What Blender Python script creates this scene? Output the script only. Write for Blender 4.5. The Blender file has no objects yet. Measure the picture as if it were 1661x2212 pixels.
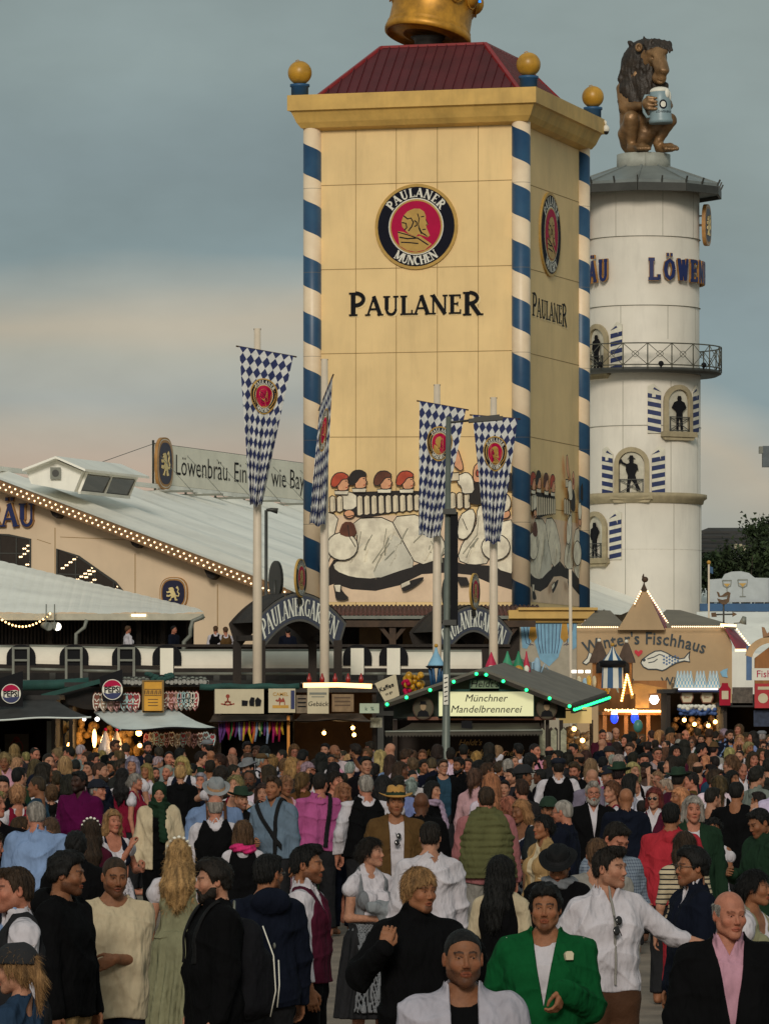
import bpy, math, random
import numpy as np
from mathutils import Vector, Matrix
SC = bpy.context.scene
COL = SC.collection
PI = math.pi
R = math.radians
random.seed(7)
rng = np.random.default_rng(7)
F = 10760.0; CX = 830.5; HZ = 1512.0; CAMH = 2.5
def P(x, y, Y):
 return Vector(((x - CX) / F * Y, Y, CAMH - (y - HZ) / F * Y))
def onplane(O, N, x, y):
 d = Vector(((x - CX) / F, 1.0, -(y - HZ) / F)); c = Vector((0, 0, CAMH))
 t = (O - c).dot(N) / d.dot(N)
 return c + d * t
def tag(o, label=None, cat=None, group=None, kind=None):
 if label: o['label'] = label
 if cat: o['category'] = cat
 if group: o['group'] = group
 if kind: o['kind'] = kind
 return o
def empty(name, loc=(0, 0, 0), rz=0.0):
 o = bpy.data.objects.new(name, None); COL.objects.link(o)
 o.location = loc; o.rotation_euler = (0, 0, rz); o.empty_display_size = .3
 return o
def link(name, me, parent=None, mat=None, color=None, M=None):
 o = bpy.data.objects.new(name, me); COL.objects.link(o)
 if parent is not None: o.parent = parent
 if M is not None: o.matrix_basis = M
 if color is not None: o.color = (*color[:3], 1.0)
 if mat is not None and len(me.materials) == 0: me.materials.append(mat)
 return o
def children(o): return [c for c in bpy.data.objects if c.parent == o]
def copy_tree(o, kids=None, parent=None):
 c = o.copy(); COL.objects.link(c)
 if parent is not None: c.parent = parent
 for ch in (children(o)):
  copy_tree(ch, None, c)
 return c
def np_mesh(name, V, Q, smooth=True):
 """mesh from numpy verts and equal-length faces"""
 me = bpy.data.meshes.new(name)
 n = len(V); me.vertices.add(n); me.vertices.foreach_set('co', np.asarray(V, np.float32).ravel())
 k = Q.shape[1]; m = len(Q)
 me.loops.add(m * k); me.loops.foreach_set('vertex_index', Q.astype(np.int32).ravel())
 me.polygons.add(m); me.polygons.foreach_set('loop_start', np.arange(0, m * k, k, dtype=np.int32))
 me.polygons.foreach_set('loop_total', np.full(m, k, np.int32))
 if smooth: me.polygons.foreach_set('use_smooth', np.ones(m, bool))
 me.update(calc_edges=True); me.validate()
 return me
SPLIT = {'post', 'timber_post', 'bar', 'light_tube', 'wall_panel', 'menu_plate', 'clamp', 'roof_lamp', 'balcony_spotlight', 'downpipe', 'green_bulb', 'lit_edge', 'light_bar', 'red_roof', 'slats', 'antenna_box', 'bracket', 'box_picture', 'roof_bracket', 'window_bulb', 'bulb', 'support', 'red_shape', 'yellow_shape', 'zip', 'white_top', 'cap'}
class MB:
 def __init__(s, M=None): s.v = []; s.f = []; s.m = []; s.M = M or Matrix(); s.mi = 0; s.sm = []; s.smooth = False
 def add(s, vs, fs, smooth=None):
  b = len(s.v); s.v += [tuple(s.M @ Vector(p)) for p in vs]
  for f in fs:
   s.f.append([i + b for i in f]); s.m.append(s.mi); s.sm.append(s.smooth if smooth is None else smooth)
  return s
 def box(s, x0, x1, y0, y1, z0, z1):
  return s.add([(x0,y0,z0),(x1,y0,z0),(x1,y1,z0),(x0,y1,z0),(x0,y0,z1),(x1,y0,z1),(x1,y1,z1),(x0,y1,z1)],
   [(0,3,2,1),(4,5,6,7),(0,1,5,4),(1,2,6,5),(2,3,7,6),(3,0,4,7)], False)
 def beam(s, a, b, w, h=None, up=(0, 0, 1)):
  a = Vector(a); b = Vector(b); h = h or w; d = (b - a).normalized(); u = Vector(up)
  if abs(d.dot(u)) > .99: u = Vector((0, 1, 0))
  r = d.cross(u).normalized(); u = r.cross(d).normalized(); r = r * w / 2; u = u * h / 2
  return s.add([a-r-u, a+r-u, a+r+u, a-r+u, b-r-u, b+r-u, b+r+u, b-r+u],
   [(0,1,2,3),(7,6,5,4),(0,4,5,1),(1,5,6,2),(2,6,7,3),(3,7,4,0)], False)
 def tube(s, pts, r, n=8, caps=True):
  pts = [Vector(p) for p in pts]; rs = r if isinstance(r, (list, tuple)) else [r] * len(pts)
  vs = []; prev = None
  for i, p in enumerate(pts):
   d = (pts[min(i+1, len(pts)-1)] - pts[max(i-1, 0)]).normalized()
   u = prev if prev is not None else (Vector((0,0,1)) if abs(d.z) < .9 else Vector((1,0,0)))
   a = d.cross(u).normalized(); u = a.cross(d).normalized(); prev = u
   for k in range(n):
    t = 2*PI*k/n; vs.append(p + (a*math.cos(t) + u*math.sin(t)) * rs[i])
  fs = []
  for i in range(len(pts)-1):
   for k in range(n):
    fs.append((i*n+k, i*n+(k+1)%n, (i+1)*n+(k+1)%n, (i+1)*n+k))
  s.add(vs, fs, True)
  if caps and n > 2:
   b = len(s.v) - len(vs)
   s.f.append([b+k for k in range(n)][::-1]); s.m.append(s.mi); s.sm.append(False)
   s.f.append([b+(len(pts)-1)*n+k for k in range(n)]); s.m.append(s.mi); s.sm.append(False)
  return s
 def lathe(s, prof, n=32, c=(0, 0, 0), a0=0, a1=2*PI, smooth=True, cap=True):
  full = abs(a1 - a0 - 2*PI) < 1e-6; m = n if full else n + 1
  vs = [(c[0]+r*math.cos(a0+(a1-a0)*k/n), c[1]+r*math.sin(a0+(a1-a0)*k/n), c[2]+z) for (r, z) in prof for k in range(m)]
  fs = []
  for i in range(len(prof)-1):
   for k in range(n):
    k2 = (k+1) % m
    fs.append((i*m+k, i*m+k2, (i+1)*m+k2, (i+1)*m+k))
  s.add(vs, fs, smooth)
  if cap and full:
   b = len(s.v) - len(vs)
   s.f.append([b+k for k in range(m)][::-1]); s.m.append(s.mi); s.sm.append(False)
   s.f.append([b+(len(prof)-1)*m+k for k in range(m)]); s.m.append(s.mi); s.sm.append(False)
  return s
 def sphere(s, c, r, seg=16, rings=10):
  r = r if isinstance(r, (tuple, list)) else (r, r, r); vs = []; fs = []
  for i in range(rings+1):
   t = PI*i/rings
   for k in range(seg):
    p = 2*PI*k/seg; vs.append((c[0]+r[0]*math.sin(t)*math.cos(p), c[1]+r[1]*math.sin(t)*math.sin(p), c[2]+r[2]*math.cos(t)))
  for i in range(rings):
   for k in range(seg):
    fs.append((i*seg+k, (i+1)*seg+k, (i+1)*seg+(k+1)%seg, i*seg+(k+1)%seg))
  return s.add(vs, fs, True)
 def prism(s, poly, mp, n0, n1, sides=True, back=False):
  """polygon (u,v) pushed through mp(u,v,n) from depth n0 to n1 (front)"""
  k = len(poly); area = sum(poly[i][0]*poly[(i+1)%k][1]-poly[(i+1)%k][0]*poly[i][1] for i in range(k))
  if area < 0: poly = poly[::-1]
  vs = [mp(u, v, n1) for u, v in poly] + ([mp(u, v, n0) for u, v in poly] if sides else [])
  fs = [tuple(range(k))]
  if sides: fs += [(k+i, k+(i+1)%k, (i+1)%k, i) for i in range(k)]
  if sides and back: fs.append(tuple(range(k, 2*k))[::-1])
  return s.add(vs, fs, False)
 def disc(s, c, r, mp, n0, n1, n=32, rings=1, r_in=0.0, sides=True, ry=None):
  """disc or ring in (u,v), finely divided so that it can follow a curved surface"""
  ry = ry or r; q = ry / r
  vs = []; fs = []
  rr = [r_in + (r - r_in) * i / rings for i in range(rings+1)]
  for a in rr:
   for k in range(n):
    t = 2*PI*k/n; vs.append(mp(c[0]+a*math.cos(t), c[1]+a*q*math.sin(t), n1))
  for i in range(rings):
   for k in range(n):
    if i == 0 and r_in == 0:
     continue
    fs.append((i*n+k, (i+1)*n+k, (i+1)*n+(k+1)%n, i*n+(k+1)%n))
  if r_in == 0:
   cc = len(vs); vs.append(mp(c[0], c[1], n1))
   for k in range(n): fs.append((cc, n+k, n+(k+1)%n))
  if sides:
   b = len(vs)
   for k in range(n):
    t = 2*PI*k/n; vs.append(mp(c[0]+r*math.cos(t), c[1]+r*q*math.sin(t), n0))
   for k in range(n): fs.append((rings*n+k, b+k, b+(k+1)%n, rings*n+(k+1)%n))
  return s.add(vs, fs, False)
 def ribbon(s, pts, w, mp, n1, n0=None):
  """constant width line in (u,v) plane"""
  pts = [Vector((p[0], p[1], 0)) for p in pts]; vs = []; N = len(pts)
  ws = w if isinstance(w, (list, tuple)) else [w]*N
  for i, p in enumerate(pts):
   d = (pts[min(i+1, N-1)] - pts[max(i-1, 0)]); d.normalize(); nn = Vector((-d.y, d.x, 0)) * ws[i]/2
   vs.append(p+nn); vs.append(p-nn)
  V = [mp(q.x, q.y, n1) for q in vs]; fs = [(2*i, 2*i+1, 2*i+3, 2*i+2) for i in range(N-1)]
  if n0 is not None:
   b = len(V); V += [mp(q.x, q.y, n0) for q in vs]
   for i in range(N-1):
    fs.append((2*i, 2*i+2, b+2*i+2, b+2*i)); fs.append((2*i+1, b+2*i+1, b+2*i+3, 2*i+3))
   fs.append((0, b, b+1, 1)); fs.append((2*N-2, 2*N-1, b+2*N-1, b+2*N-2))
  return s.add(V, fs, False)
 def build(s, name, mats, parent=None, M=None, color=None):
  if name in SPLIT and len(s.f) > 1:
   par = list(range(len(s.v)))
   def find(a):
    while par[a] != a: par[a] = par[par[a]]; a = par[a]
    return a
   for f in s.f:
    for i in f[1:]: par[find(i)] = find(f[0])
   gr = {}
   for k, f in enumerate(s.f): gr.setdefault(find(f[0]), []).append(k)
   if 1 < len(gr) < 90:
    for ks in gr.values():
     q = MB(); ids = sorted({i for k in ks for i in s.f[k]}); mp = {a: b for b, a in enumerate(ids)}
     q.v = [s.v[i] for i in ids]; q.f = [[mp[i] for i in s.f[k]] for k in ks]; q.m = [s.m[k] for k in ks]; q.sm = [s.sm[k] for k in ks]
     o = q.build(name, mats, parent, M, color)
    return o
  me = bpy.data.meshes.new(name); me.from_pydata(s.v, [], s.f)
  mats = mats if isinstance(mats, (list, tuple)) else [mats]
  for m in mats: me.materials.append(m)
  me.polygons.foreach_set('material_index', np.array(s.m, np.int32))
  me.polygons.foreach_set('use_smooth', np.array(s.sm, bool))
  me.validate(); me.update()
  return link(name, me, parent, None, color, M)
def arc(cx, cy, r, a0, a1, n=12, ry=None):
 ry = ry or r
 return [(cx+r*math.cos(R(a0+(a1-a0)*i/n)), cy+ry*math.sin(R(a0+(a1-a0)*i/n))) for i in range(n+1)]
def frame(O, U, N, V=Vector((0, 0, 1))):
 O = Vector(O); U = Vector(U).normalized(); N = Vector(N).normalized()
 return lambda u, v, n=0.0: O + U*u + V*v + N*n
_mats = {}
def nodes(m):
 m.use_nodes = True; nt = m.node_tree; nt.nodes.clear()
 o = nt.nodes.new('ShaderNodeOutputMaterial'); b = nt.nodes.new('ShaderNodeBsdfPrincipled')
 nt.links.new(b.outputs[0], o.inputs[0]); return nt, b
def mth(nt, op, a, b=None, c=None):
 n = nt.nodes.new('ShaderNodeMath'); n.operation = op
 for i, x in enumerate((a, b, c)):
  if x is None: continue
  if isinstance(x, (int, float)): n.inputs[i].default_value = x
  else: nt.links.new(x, n.inputs[i])
 return n.outputs[0]
def mixc(nt, fac, a, b, mode='MIX'):
 n = nt.nodes.new('ShaderNodeMix'); n.data_type = 'RGBA'; n.blend_type = mode
 for s, x in ((n.inputs[0], fac), (n.inputs[6], a), (n.inputs[7], b)):
  if isinstance(x, (int, float)): s.default_value = x
  elif isinstance(x, (tuple, list)): s.default_value = (*x[:3], 1)
  else: nt.links.new(x, s)
 return n.outputs[2]
def noise_n(nt, scale, detail=4, rough=.6, coord='Object', stretch=None, lo=.35, hi=.65, to0=0., to1=1.):
 tc = nt.nodes.new('ShaderNodeTexCoord'); v = tc.outputs[coord]
 if stretch:
  mp = nt.nodes.new('ShaderNodeMapping'); mp.inputs['Scale'].default_value = stretch
  nt.links.new(v, mp.inputs[0]); v = mp.outputs[0]
 n = nt.nodes.new('ShaderNodeTexNoise'); n.inputs['Scale'].default_value = scale
 n.inputs['Detail'].default_value = detail; n.inputs['Roughness'].default_value = rough
 nt.links.new(v, n.inputs['Vector'])
 mr = nt.nodes.new('ShaderNodeMapRange'); mr.inputs[1].default_value = lo; mr.inputs[2].default_value = hi
 mr.inputs[3].default_value = to0; mr.inputs[4].default_value = to1
 nt.links.new(n.outputs[0], mr.inputs[0]); return mr.outputs[0]
def bump(nt, b, h, strength=.3, dist=.02):
 n = nt.nodes.new('ShaderNodeBump'); n.inputs['Strength'].default_value = strength; n.inputs['Distance'].default_value = dist
 nt.links.new(h, n.inputs['Height']); nt.links.new(n.outputs[0], b.inputs['Normal'])
def srgb(r, g, b):
 f = lambda c: (c/255/12.92) if c/255 <= .04045 else ((c/255+.055)/1.055)**2.4
 return (f(r), f(g), f(b))
def mat(name, col, rough=.7, var=.12, scale=3., metal=0., bmp=0., bscale=30., stretch=None, dirt=0., emit=None, estr=0., spec=.5):
 if name in _mats: return _mats[name]
 m = bpy.data.materials.new(name); nt, b = nodes(m)
 b.inputs['Roughness'].default_value = rough; b.inputs['Metallic'].default_value = metal
 b.inputs['Specular IOR Level'].default_value = spec
 f = noise_n(nt, scale, stretch=stretch)
 c = mixc(nt, f, tuple(x*(1-var) for x in col), tuple(min(1, x*(1+var)) for x in col))
 if dirt > 0:
  g = noise_n(nt, .9, 6, .7, stretch=(1.6, 1.6, .25), lo=.5, hi=.75)
  c = mixc(nt, mth(nt, 'MULTIPLY', g, dirt), c, tuple(x*.45 for x in col))
 nt.links.new(c, b.inputs['Base Color'])
 if bmp > 0: bump(nt, b, noise_n(nt, bscale, 3), bmp)
 if emit:
  b.inputs['Emission Color'].default_value = (*emit, 1); b.inputs['Emission Strength'].default_value = estr
 _mats[name] = m; return m
def objmat(name, rough=.8, var=.1, scale=8., bmp=.3, bscale=14., stretch=None, attr=False, spec=.3, dist=.02, pattern=None, sheen=0., det=5):
 """material whose base colour is the object's own colour (one cloth or skin shader, many dyes)"""
 if name in _mats: return _mats[name]
 m = bpy.data.materials.new(name); nt, b = nodes(m)
 oi = nt.nodes.new('ShaderNodeObjectInfo'); c = oi.outputs['Color']
 f = noise_n(nt, scale, stretch=stretch, to0=1-var, to1=1+var)
 vm = nt.nodes.new('ShaderNodeVectorMath'); vm.operation = 'SCALE'; nt.links.new(c, vm.inputs[0]); nt.links.new(f, vm.inputs['Scale'])
 c = vm.outputs[0]
 if attr:
  at = nt.nodes.new('ShaderNodeAttribute'); at.attribute_name = 'tint'
  c = mixc(nt, 1.0, c, at.outputs['Color'], 'MULTIPLY')
 if pattern:
  tc = nt.nodes.new('ShaderNodeTexCoord'); sp = nt.nodes.new('ShaderNodeSeparateXYZ'); nt.links.new(tc.outputs['Object'], sp.inputs[0])
  if pattern == 'check':
   a = mth(nt, 'LESS_THAN', mth(nt, 'FRACT', mth(nt, 'MULTIPLY', sp.outputs[0], 45)), .35)
   d = mth(nt, 'LESS_THAN', mth(nt, 'FRACT', mth(nt, 'MULTIPLY', sp.outputs[2], 45)), .35)
   k = mth(nt, 'MULTIPLY', mth(nt, 'ADD', a, d), .42)
   c = mixc(nt, k, c, (.03, .045, .08))
  elif pattern == 'stripe':
   a = mth(nt, 'LESS_THAN', mth(nt, 'FRACT', mth(nt, 'MULTIPLY', sp.outputs[2], 24)), .3)
   c = mixc(nt, a, c, (.01, .01, .015))
  elif pattern == 'tartan':
   a = mth(nt, 'LESS_THAN', mth(nt, 'FRACT', mth(nt, 'MULTIPLY', sp.outputs[0], 16)), .4)
   d = mth(nt, 'LESS_THAN', mth(nt, 'FRACT', mth(nt, 'MULTIPLY', sp.outputs[2], 16)), .4)
   c = mixc(nt, mth(nt, 'MULTIPLY', mth(nt, 'ADD', a, d), .45), c, (.02, .02, .022))
 nt.links.new(c, b.inputs['Base Color']); b.inputs['Roughness'].default_value = rough
 b.inputs['Specular IOR Level'].default_value = spec
 if sheen: b.inputs['Sheen Weight'].default_value = sheen
 if bmp > 0: bump(nt, b, noise_n(nt, bscale, det, .55, stretch=stretch, lo=.2, hi=.8), bmp, dist)
 _mats[name] = m; return m
def emat(name, col, strength):
 if name in _mats: return _mats[name]
 m = bpy.data.materials.new(name); nt, b = nodes(m)
 b.inputs['Base Color'].default_value = (*[min(1, c) for c in col], 1)
 b.inputs['Emission Color'].default_value = (*col, 1); b.inputs['Emission Strength'].default_value = strength
 _mats[name] = m; return m
def unit(v): v = np.asarray(v, float); return v / np.linalg.norm(v)
class SDF:
 def __init__(s, lo, hi, h):
  s.h = h; s.lo = np.asarray(lo, float); n = np.ceil((np.asarray(hi) - s.lo) / h).astype(int) + 1
  s.ax = [s.lo[i] + h*np.arange(n[i]) for i in range(3)]
  s.d = np.full(tuple(n), .5, np.float32)
 def reg(s, lo, hi):
  sl = []
  for i in range(3):
   a = int(max(0, math.floor((lo[i]-s.lo[i])/s.h))); b = int(min(len(s.ax[i]), math.ceil((hi[i]-s.lo[i])/s.h)+1))
   if b <= a: return None, None
   sl.append(slice(a, b))
  X = s.ax[0][sl[0]][:, None, None].astype(np.float32); Y = s.ax[1][sl[1]][None, :, None].astype(np.float32); Z = s.ax[2][sl[2]][None, None, :].astype(np.float32)
  return tuple(sl), (X, Y, Z)
 def comb(s, sl, d, k, op):
  a = s.d[sl]
  if op == 'sub':
   d = -d
   if k > 0:
    h = np.clip(.5 - .5*(d-a)/k, 0, 1); s.d[sl] = d*(1-h) + a*h + k*h*(1-h)
   else: s.d[sl] = np.maximum(a, d)
  elif k > 0:
   h = np.clip(.5 + .5*(d-a)/k, 0, 1); s.d[sl] = d*(1-h) + a*h - k*h*(1-h)
  else: s.d[sl] = np.minimum(a, d)
 def cone(s, a, b, ra, rb, k=.02, fl=None, op='add'):
  a = np.asarray(a, float); b = np.asarray(b, float)
  f = max(1, fl[1]) if fl else 1
  pad = (max(ra, rb) + k)*f + 2*s.h
  sl, g = s.reg(np.minimum(a, b)-pad, np.maximum(a, b)+pad)
  if sl is None: return s
  ba = b-a; L = max(ba@ba, 1e-9); px, py, pz = g[0]-a[0], g[1]-a[1], g[2]-a[2]
  t = np.clip((px*ba[0]+py*ba[1]+pz*ba[2])/L, 0, 1)
  qx, qy, qz = px-t*ba[0], py-t*ba[1], pz-t*ba[2]
  if fl:
   n = unit(fl[0]); w = (qx*n[0]+qy*n[1]+qz*n[2])*(1/fl[1]-1)
   qx = qx+w*n[0]; qy = qy+w*n[1]; qz = qz+w*n[2]
  s.comb(sl, (np.sqrt(qx*qx+qy*qy+qz*qz)-(ra+t*(rb-ra))).astype(np.float32), k, op); return s
 def ell(s, c, r, k=.02, op='add'):
  c = np.asarray(c, float); r = np.asarray(r, float); pad = r + k + 2*s.h
  sl, g = s.reg(c-pad, c+pad)
  if sl is None: return s
  x, y, z = g[0]-c[0], g[1]-c[1], g[2]-c[2]
  k0 = np.sqrt((x/r[0])**2+(y/r[1])**2+(z/r[2])**2); k1 = np.sqrt((x/r[0]**2)**2+(y/r[1]**2)**2+(z/r[2]**2)**2)+1e-6
  s.comb(sl, (k0*(k0-1)/k1).astype(np.float32), k, op); return s
 def grid(s): return s.ax[0][:, None, None].astype(np.float32), s.ax[1][None, :, None].astype(np.float32), s.ax[2][None, None, :].astype(np.float32)
 def cut(s, fn, k=0.0):
  """keep where fn(x,y,z) < 0"""
  X, Y, Z = s.grid(); g = np.broadcast_to(fn(X, Y, Z), s.d.shape)
  s.comb((slice(None),)*3, -g.astype(np.float32), k, 'sub'); return s
 def disp(s, fn):
  X, Y, Z = s.grid(); s.d = s.d + fn(X, Y, Z).astype(np.float32); return s
 def mesh(s):
  d = s.d; d[0] = d[-1] = .5; d[:, 0] = d[:, -1] = .5; d[:, :, 0] = d[:, :, -1] = .5
  ins = d < 0
  c = ins[:-1,:-1,:-1].astype(np.int8)
  cnt = sum(ins[i:ins.shape[0]-1+i, j:ins.shape[1]-1+j, k:ins.shape[2]-1+k].astype(np.int8) for i in (0,1) for j in (0,1) for k in (0,1))
  act = np.argwhere((cnt > 0) & (cnt < 8))
  if len(act) == 0: return np.zeros((0, 3)), np.zeros((0, 4), int)
  ids = np.full(cnt.shape, -1, np.int64); ids[tuple(act.T)] = np.arange(len(act))
  off = np.array([(i, j, k) for i in (0,1) for j in (0,1) for k in (0,1)])
  vals = np.stack([d[tuple((act+o).T)] for o in off], 1)
  S = np.zeros((len(act), 3)); N = np.zeros(len(act))
  for a in range(8):
   for b in range(a+1, 8):
    df = off[b]-off[a]
    if np.abs(df).sum() != 1: continue
    va, vb = vals[:, a], vals[:, b]; m = (va < 0) != (vb < 0)
    t = np.where(m, va/(va-vb+1e-12*(~m)), 0)
    S += np.where(m[:, None], off[a]+t[:, None]*df, 0); N += m
  V = (act + S/N[:, None])*s.h + s.lo
  Q = []
  for ax in range(3):
   o1 = np.zeros(3, int); o1[ax] = 1; u = (ax+1) % 3; v = (ax+2) % 3
   A = ins[tuple(slice(0, ins.shape[i]-o1[i]) for i in range(3))]; B = ins[tuple(slice(o1[i], ins.shape[i]) for i in range(3))]
   e = np.argwhere(A != B)
   e = e[(e[:, u] > 0) & (e[:, v] > 0)]
   flip = ~A[tuple(e.T)]
   eu = np.zeros(3, int); eu[u] = 1; ev = np.zeros(3, int); ev[v] = 1
   q = np.stack([ids[tuple((e-eu-ev).T)], ids[tuple((e-ev).T)], ids[tuple(e.T)], ids[tuple((e-eu).T)]], 1)
   q[flip] = q[flip][:, ::-1]; Q.append(q)
  Q = np.concatenate(Q); Q = Q[(Q >= 0).all(1)]
  return V, Q
def joinVQ(parts):
 V = []; Q = []; b = 0
 for v, q in parts:
  V.append(v); Q.append(q+b); b += len(v)
 return np.concatenate(V), np.concatenate(Q)
def wob(X, Y, Z, a, f, ph=0.):
 w = .35*np.sin(7*Z+5*X+ph)+.3*np.sin(11*X-6*Y+ph*2)
 r1 = 1-np.abs(np.sin(f*.55*(X*.55+Z*.8)+w*2.4+ph)); r2 = 1-np.abs(np.sin(f*.5*(-X*.9+Z*.45+Y*.5)+w*2+ph*1.7))
 m = .5+.5*np.sin(5*Z+4*X+ph*2.2); return -a*(1.25*r1**3*m+1.1*r2**3*(1-m)-.35)
# ================================================================= PEOPLE
A3 = lambda *a: np.array(a, float)
M_skin = objmat('skin', rough=.58, var=.13, scale=34, bmp=.3, bscale=75, attr=True, spec=.28, dist=.006)
M_hair = objmat('hair', rough=.62, var=.5, scale=34, bmp=.8, bscale=70, stretch=(1, 1, .16), spec=.25, dist=.01)
M_cloth = objmat('cloth', rough=.92, var=.14, scale=6, bmp=.9, bscale=6.5, stretch=(1, 1, .45), spec=.08, dist=.05, det=3)
M_smooth = objmat('felt', rough=.8, var=.12, scale=7, bmp=.2, bscale=40, spec=.25)
M_check = objmat('checked_cloth', pattern='check', bmp=.4, bscale=9)
M_stripe = objmat('striped_cloth', pattern='stripe', bmp=.4, bscale=9)
M_tartan = objmat('tartan_cloth', pattern='tartan', bmp=.4, bscale=9)
M_glass = mat('dark_lens', (.012, .01, .01), rough=.12, var=0)
M_wire = mat('spectacle_wire', (.05, .04, .03), rough=.3, var=0)
SKULL_C = A3(0, .015, .035); SKULL_R = A3(.076, .095, .088)
def head_mesh(h, fp):
 g = fp.get; sex = g('sex', 'm'); f = sex == 'f'
 w = g('width', 1.0)*(.95 if f else 1)
 s = SDF((-.115, -.16, -.19), (.115, .14, .16), h)
 s.ell(SKULL_C, SKULL_R*A3(w, 1, 1), .01)
 s.ell((0, -.025, -.03), (.0595*w, .07, .083), .03)
 jw = (.034 if f else .041)*w*g('jaw', 1.); jz = -.064
 for x in (-1, 1):
  s.cone((x*jw, .0, jz), (x*.012, -.062, -.096), .021, .02, .03)
  s.cone((x*jw*1.1, .01, -.03), (x*jw, .0, jz), .022, .021, .03)
  s.ell((x*.042*w, -.062, -.026), (.02, .018, .018), .03)
 s.ell((0, -.074, -.1), (.018, .018, .018) if f else (.024, .02, .02), .02)
 s.cone((-.036, -.082, .022), (.036, -.082, .022), .009 if f else .012, .009 if f else .012, .014)
 for x in (-1, 1):
  s.cone((x*.025, -.105, .003), (x*.043, -.099, .001), .0155, .013, .01, op='sub')
  s.ell((x*.0315, -.0765, .002), (.0135, .0125, .0125), .002)
 nl = g('nose', 1.)
 s.cone((0, -.088, .014), (0, -.107-.008*(nl-1), -.03), .0055, .0093*nl, .009)
 for x in (-1, 1): s.ell((x*.0105, -.1, -.0355), (.0075, .01, .007), .006)
 sm = g('smile', 0)
 for x in (-1, 1):
  s.cone((0, -.097, -.0605), (x*(.023+.005*sm), -.089+.006*sm, -.0635+.006*sm), .0042, .0025, .005)
  s.cone((0, -.096, -.0735), (x*(.021+.005*sm), -.089+.006*sm, -.071+.006*sm), .0052 if not f else .0058, .003, .005)
 op = g('open', 0)
 if op or sm > .5:
  s.cone((-.015, -.1, -.0672+.003*sm), (.015, -.1, -.0672+.003*sm), .005+.005*op, .005+.005*op, .003, op='sub')
 for x in (-1, 1):
  s.ell((x*.079*w, .014, -.006), (.0085, .019, .031), .005)
  s.ell((x*.085*w, .006, -.004), (.005, .009, .017), .004, op='sub')
 nr = .043 if f else .053
 s.cone((0, .03, -.05), (0, .035, -.16), nr, nr, .02)
 V, Q = s.mesh()
 x, y, z = V.T; ax = np.abs(x); T = np.ones((len(V), 3))
 def put(m, c, a=1.0):
  m = np.clip(m, 0, 1)[:, None]*a; T[:] = T*(1-m)+np.array(c)*m
 sstep = lambda e0, e1, v: np.clip((v-e0)/(e1-e0), 0, 1)
 put((1-sstep(.012, .03, np.sqrt((ax-.045)**2+(z+.03)**2)))*(y < -.03), (1.06, .84, .8), .5)
 put((1-sstep(.01, .02, np.sqrt(x**2+(z+.033)**2)))*(y < -.09), (1.05, .82, .78), .6)
 put((ax > .076)*(np.abs(z) < .04)*1., (1.02, .75, .68), .5)
 bc = np.array(g('beardcol', (.25, .2, .18)))
 b = g('beard', 0)
 if b:
  line = -.05 + .35*np.clip(ax-.03, 0, 1)          # cheek line
  m = sstep(0, .012, line-z)*sstep(-.014, -.002, -(y-.012))*sstep(-.128, -.116, z)
  if g('goatee'): m = m*(1-sstep(.02, .03, ax))*(z < -.078)
  m = np.maximum(m, g('stache', 1)*(1-sstep(.018, .028, ax))*(z < -.046)*(z > -.0585)*(y < -.085))
  nz = .85+.15*np.sin(x*900+z*500)*np.sin(z*1100-y*700)
  put(m*nz, bc, b)
 lip = (((ax/(.026+.005*sm))**2+((z+.067-.006*sm*(ax/.02)**2)/.0125)**2) < 1)*(y < -.083)
 put(lip*1., (.8, .4, .38) if f else (.8, .5, .46), .9)
 put(((((ax/.021)**2+((z+.0675-.004*sm)/.0022)**2) < 1)*(y < -.08))*1., (.25, .12, .1), .8)
 if sm > .5 or op: put(((((ax/(.016+.006*sm))**2+((z+.067-.006*sm*(ax/.02)**2)/.0036)**2) < 1)*(y < -.078))*1., (1.5, 1.6, 1.8) if sm > .5 else (.15, .06, .05), .9)
 bz = .023+.004*np.sin(np.clip((ax-.012)/.036, 0, 1)*PI)
 bt = .003 if f else .0052
 put(((np.abs(z-bz) < bt)*(ax > .011)*(ax < .05)*(y < -.06))*1., g('brow', (.22, .18, .16)), .9)
 gz = g('gaze', 0)*.004
 ey = ((x-np.sign(x)*.0315)/.0135)**2+((z-.001)/.006)**2
 fr = (y < -.078)
 put(((ey < 1)*fr)*1., (1.2, 1.25, 1.35), .9)
 put(((((x-np.sign(x)*.0315-gz)**2+(z-.002)**2) < .0056**2)*(ey < 1.15)*fr)*1., (.06, .045, .04), 1)
 put(((ey > .8)*(ey < 2.3)*(z > .003)*fr)*1., (.22, .16, .15), .9)
 put(((ey > 1)*(ey < 2.2)*(z < 0)*fr)*1., (.78, .66, .64), .5)
 return V, Q, T
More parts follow.
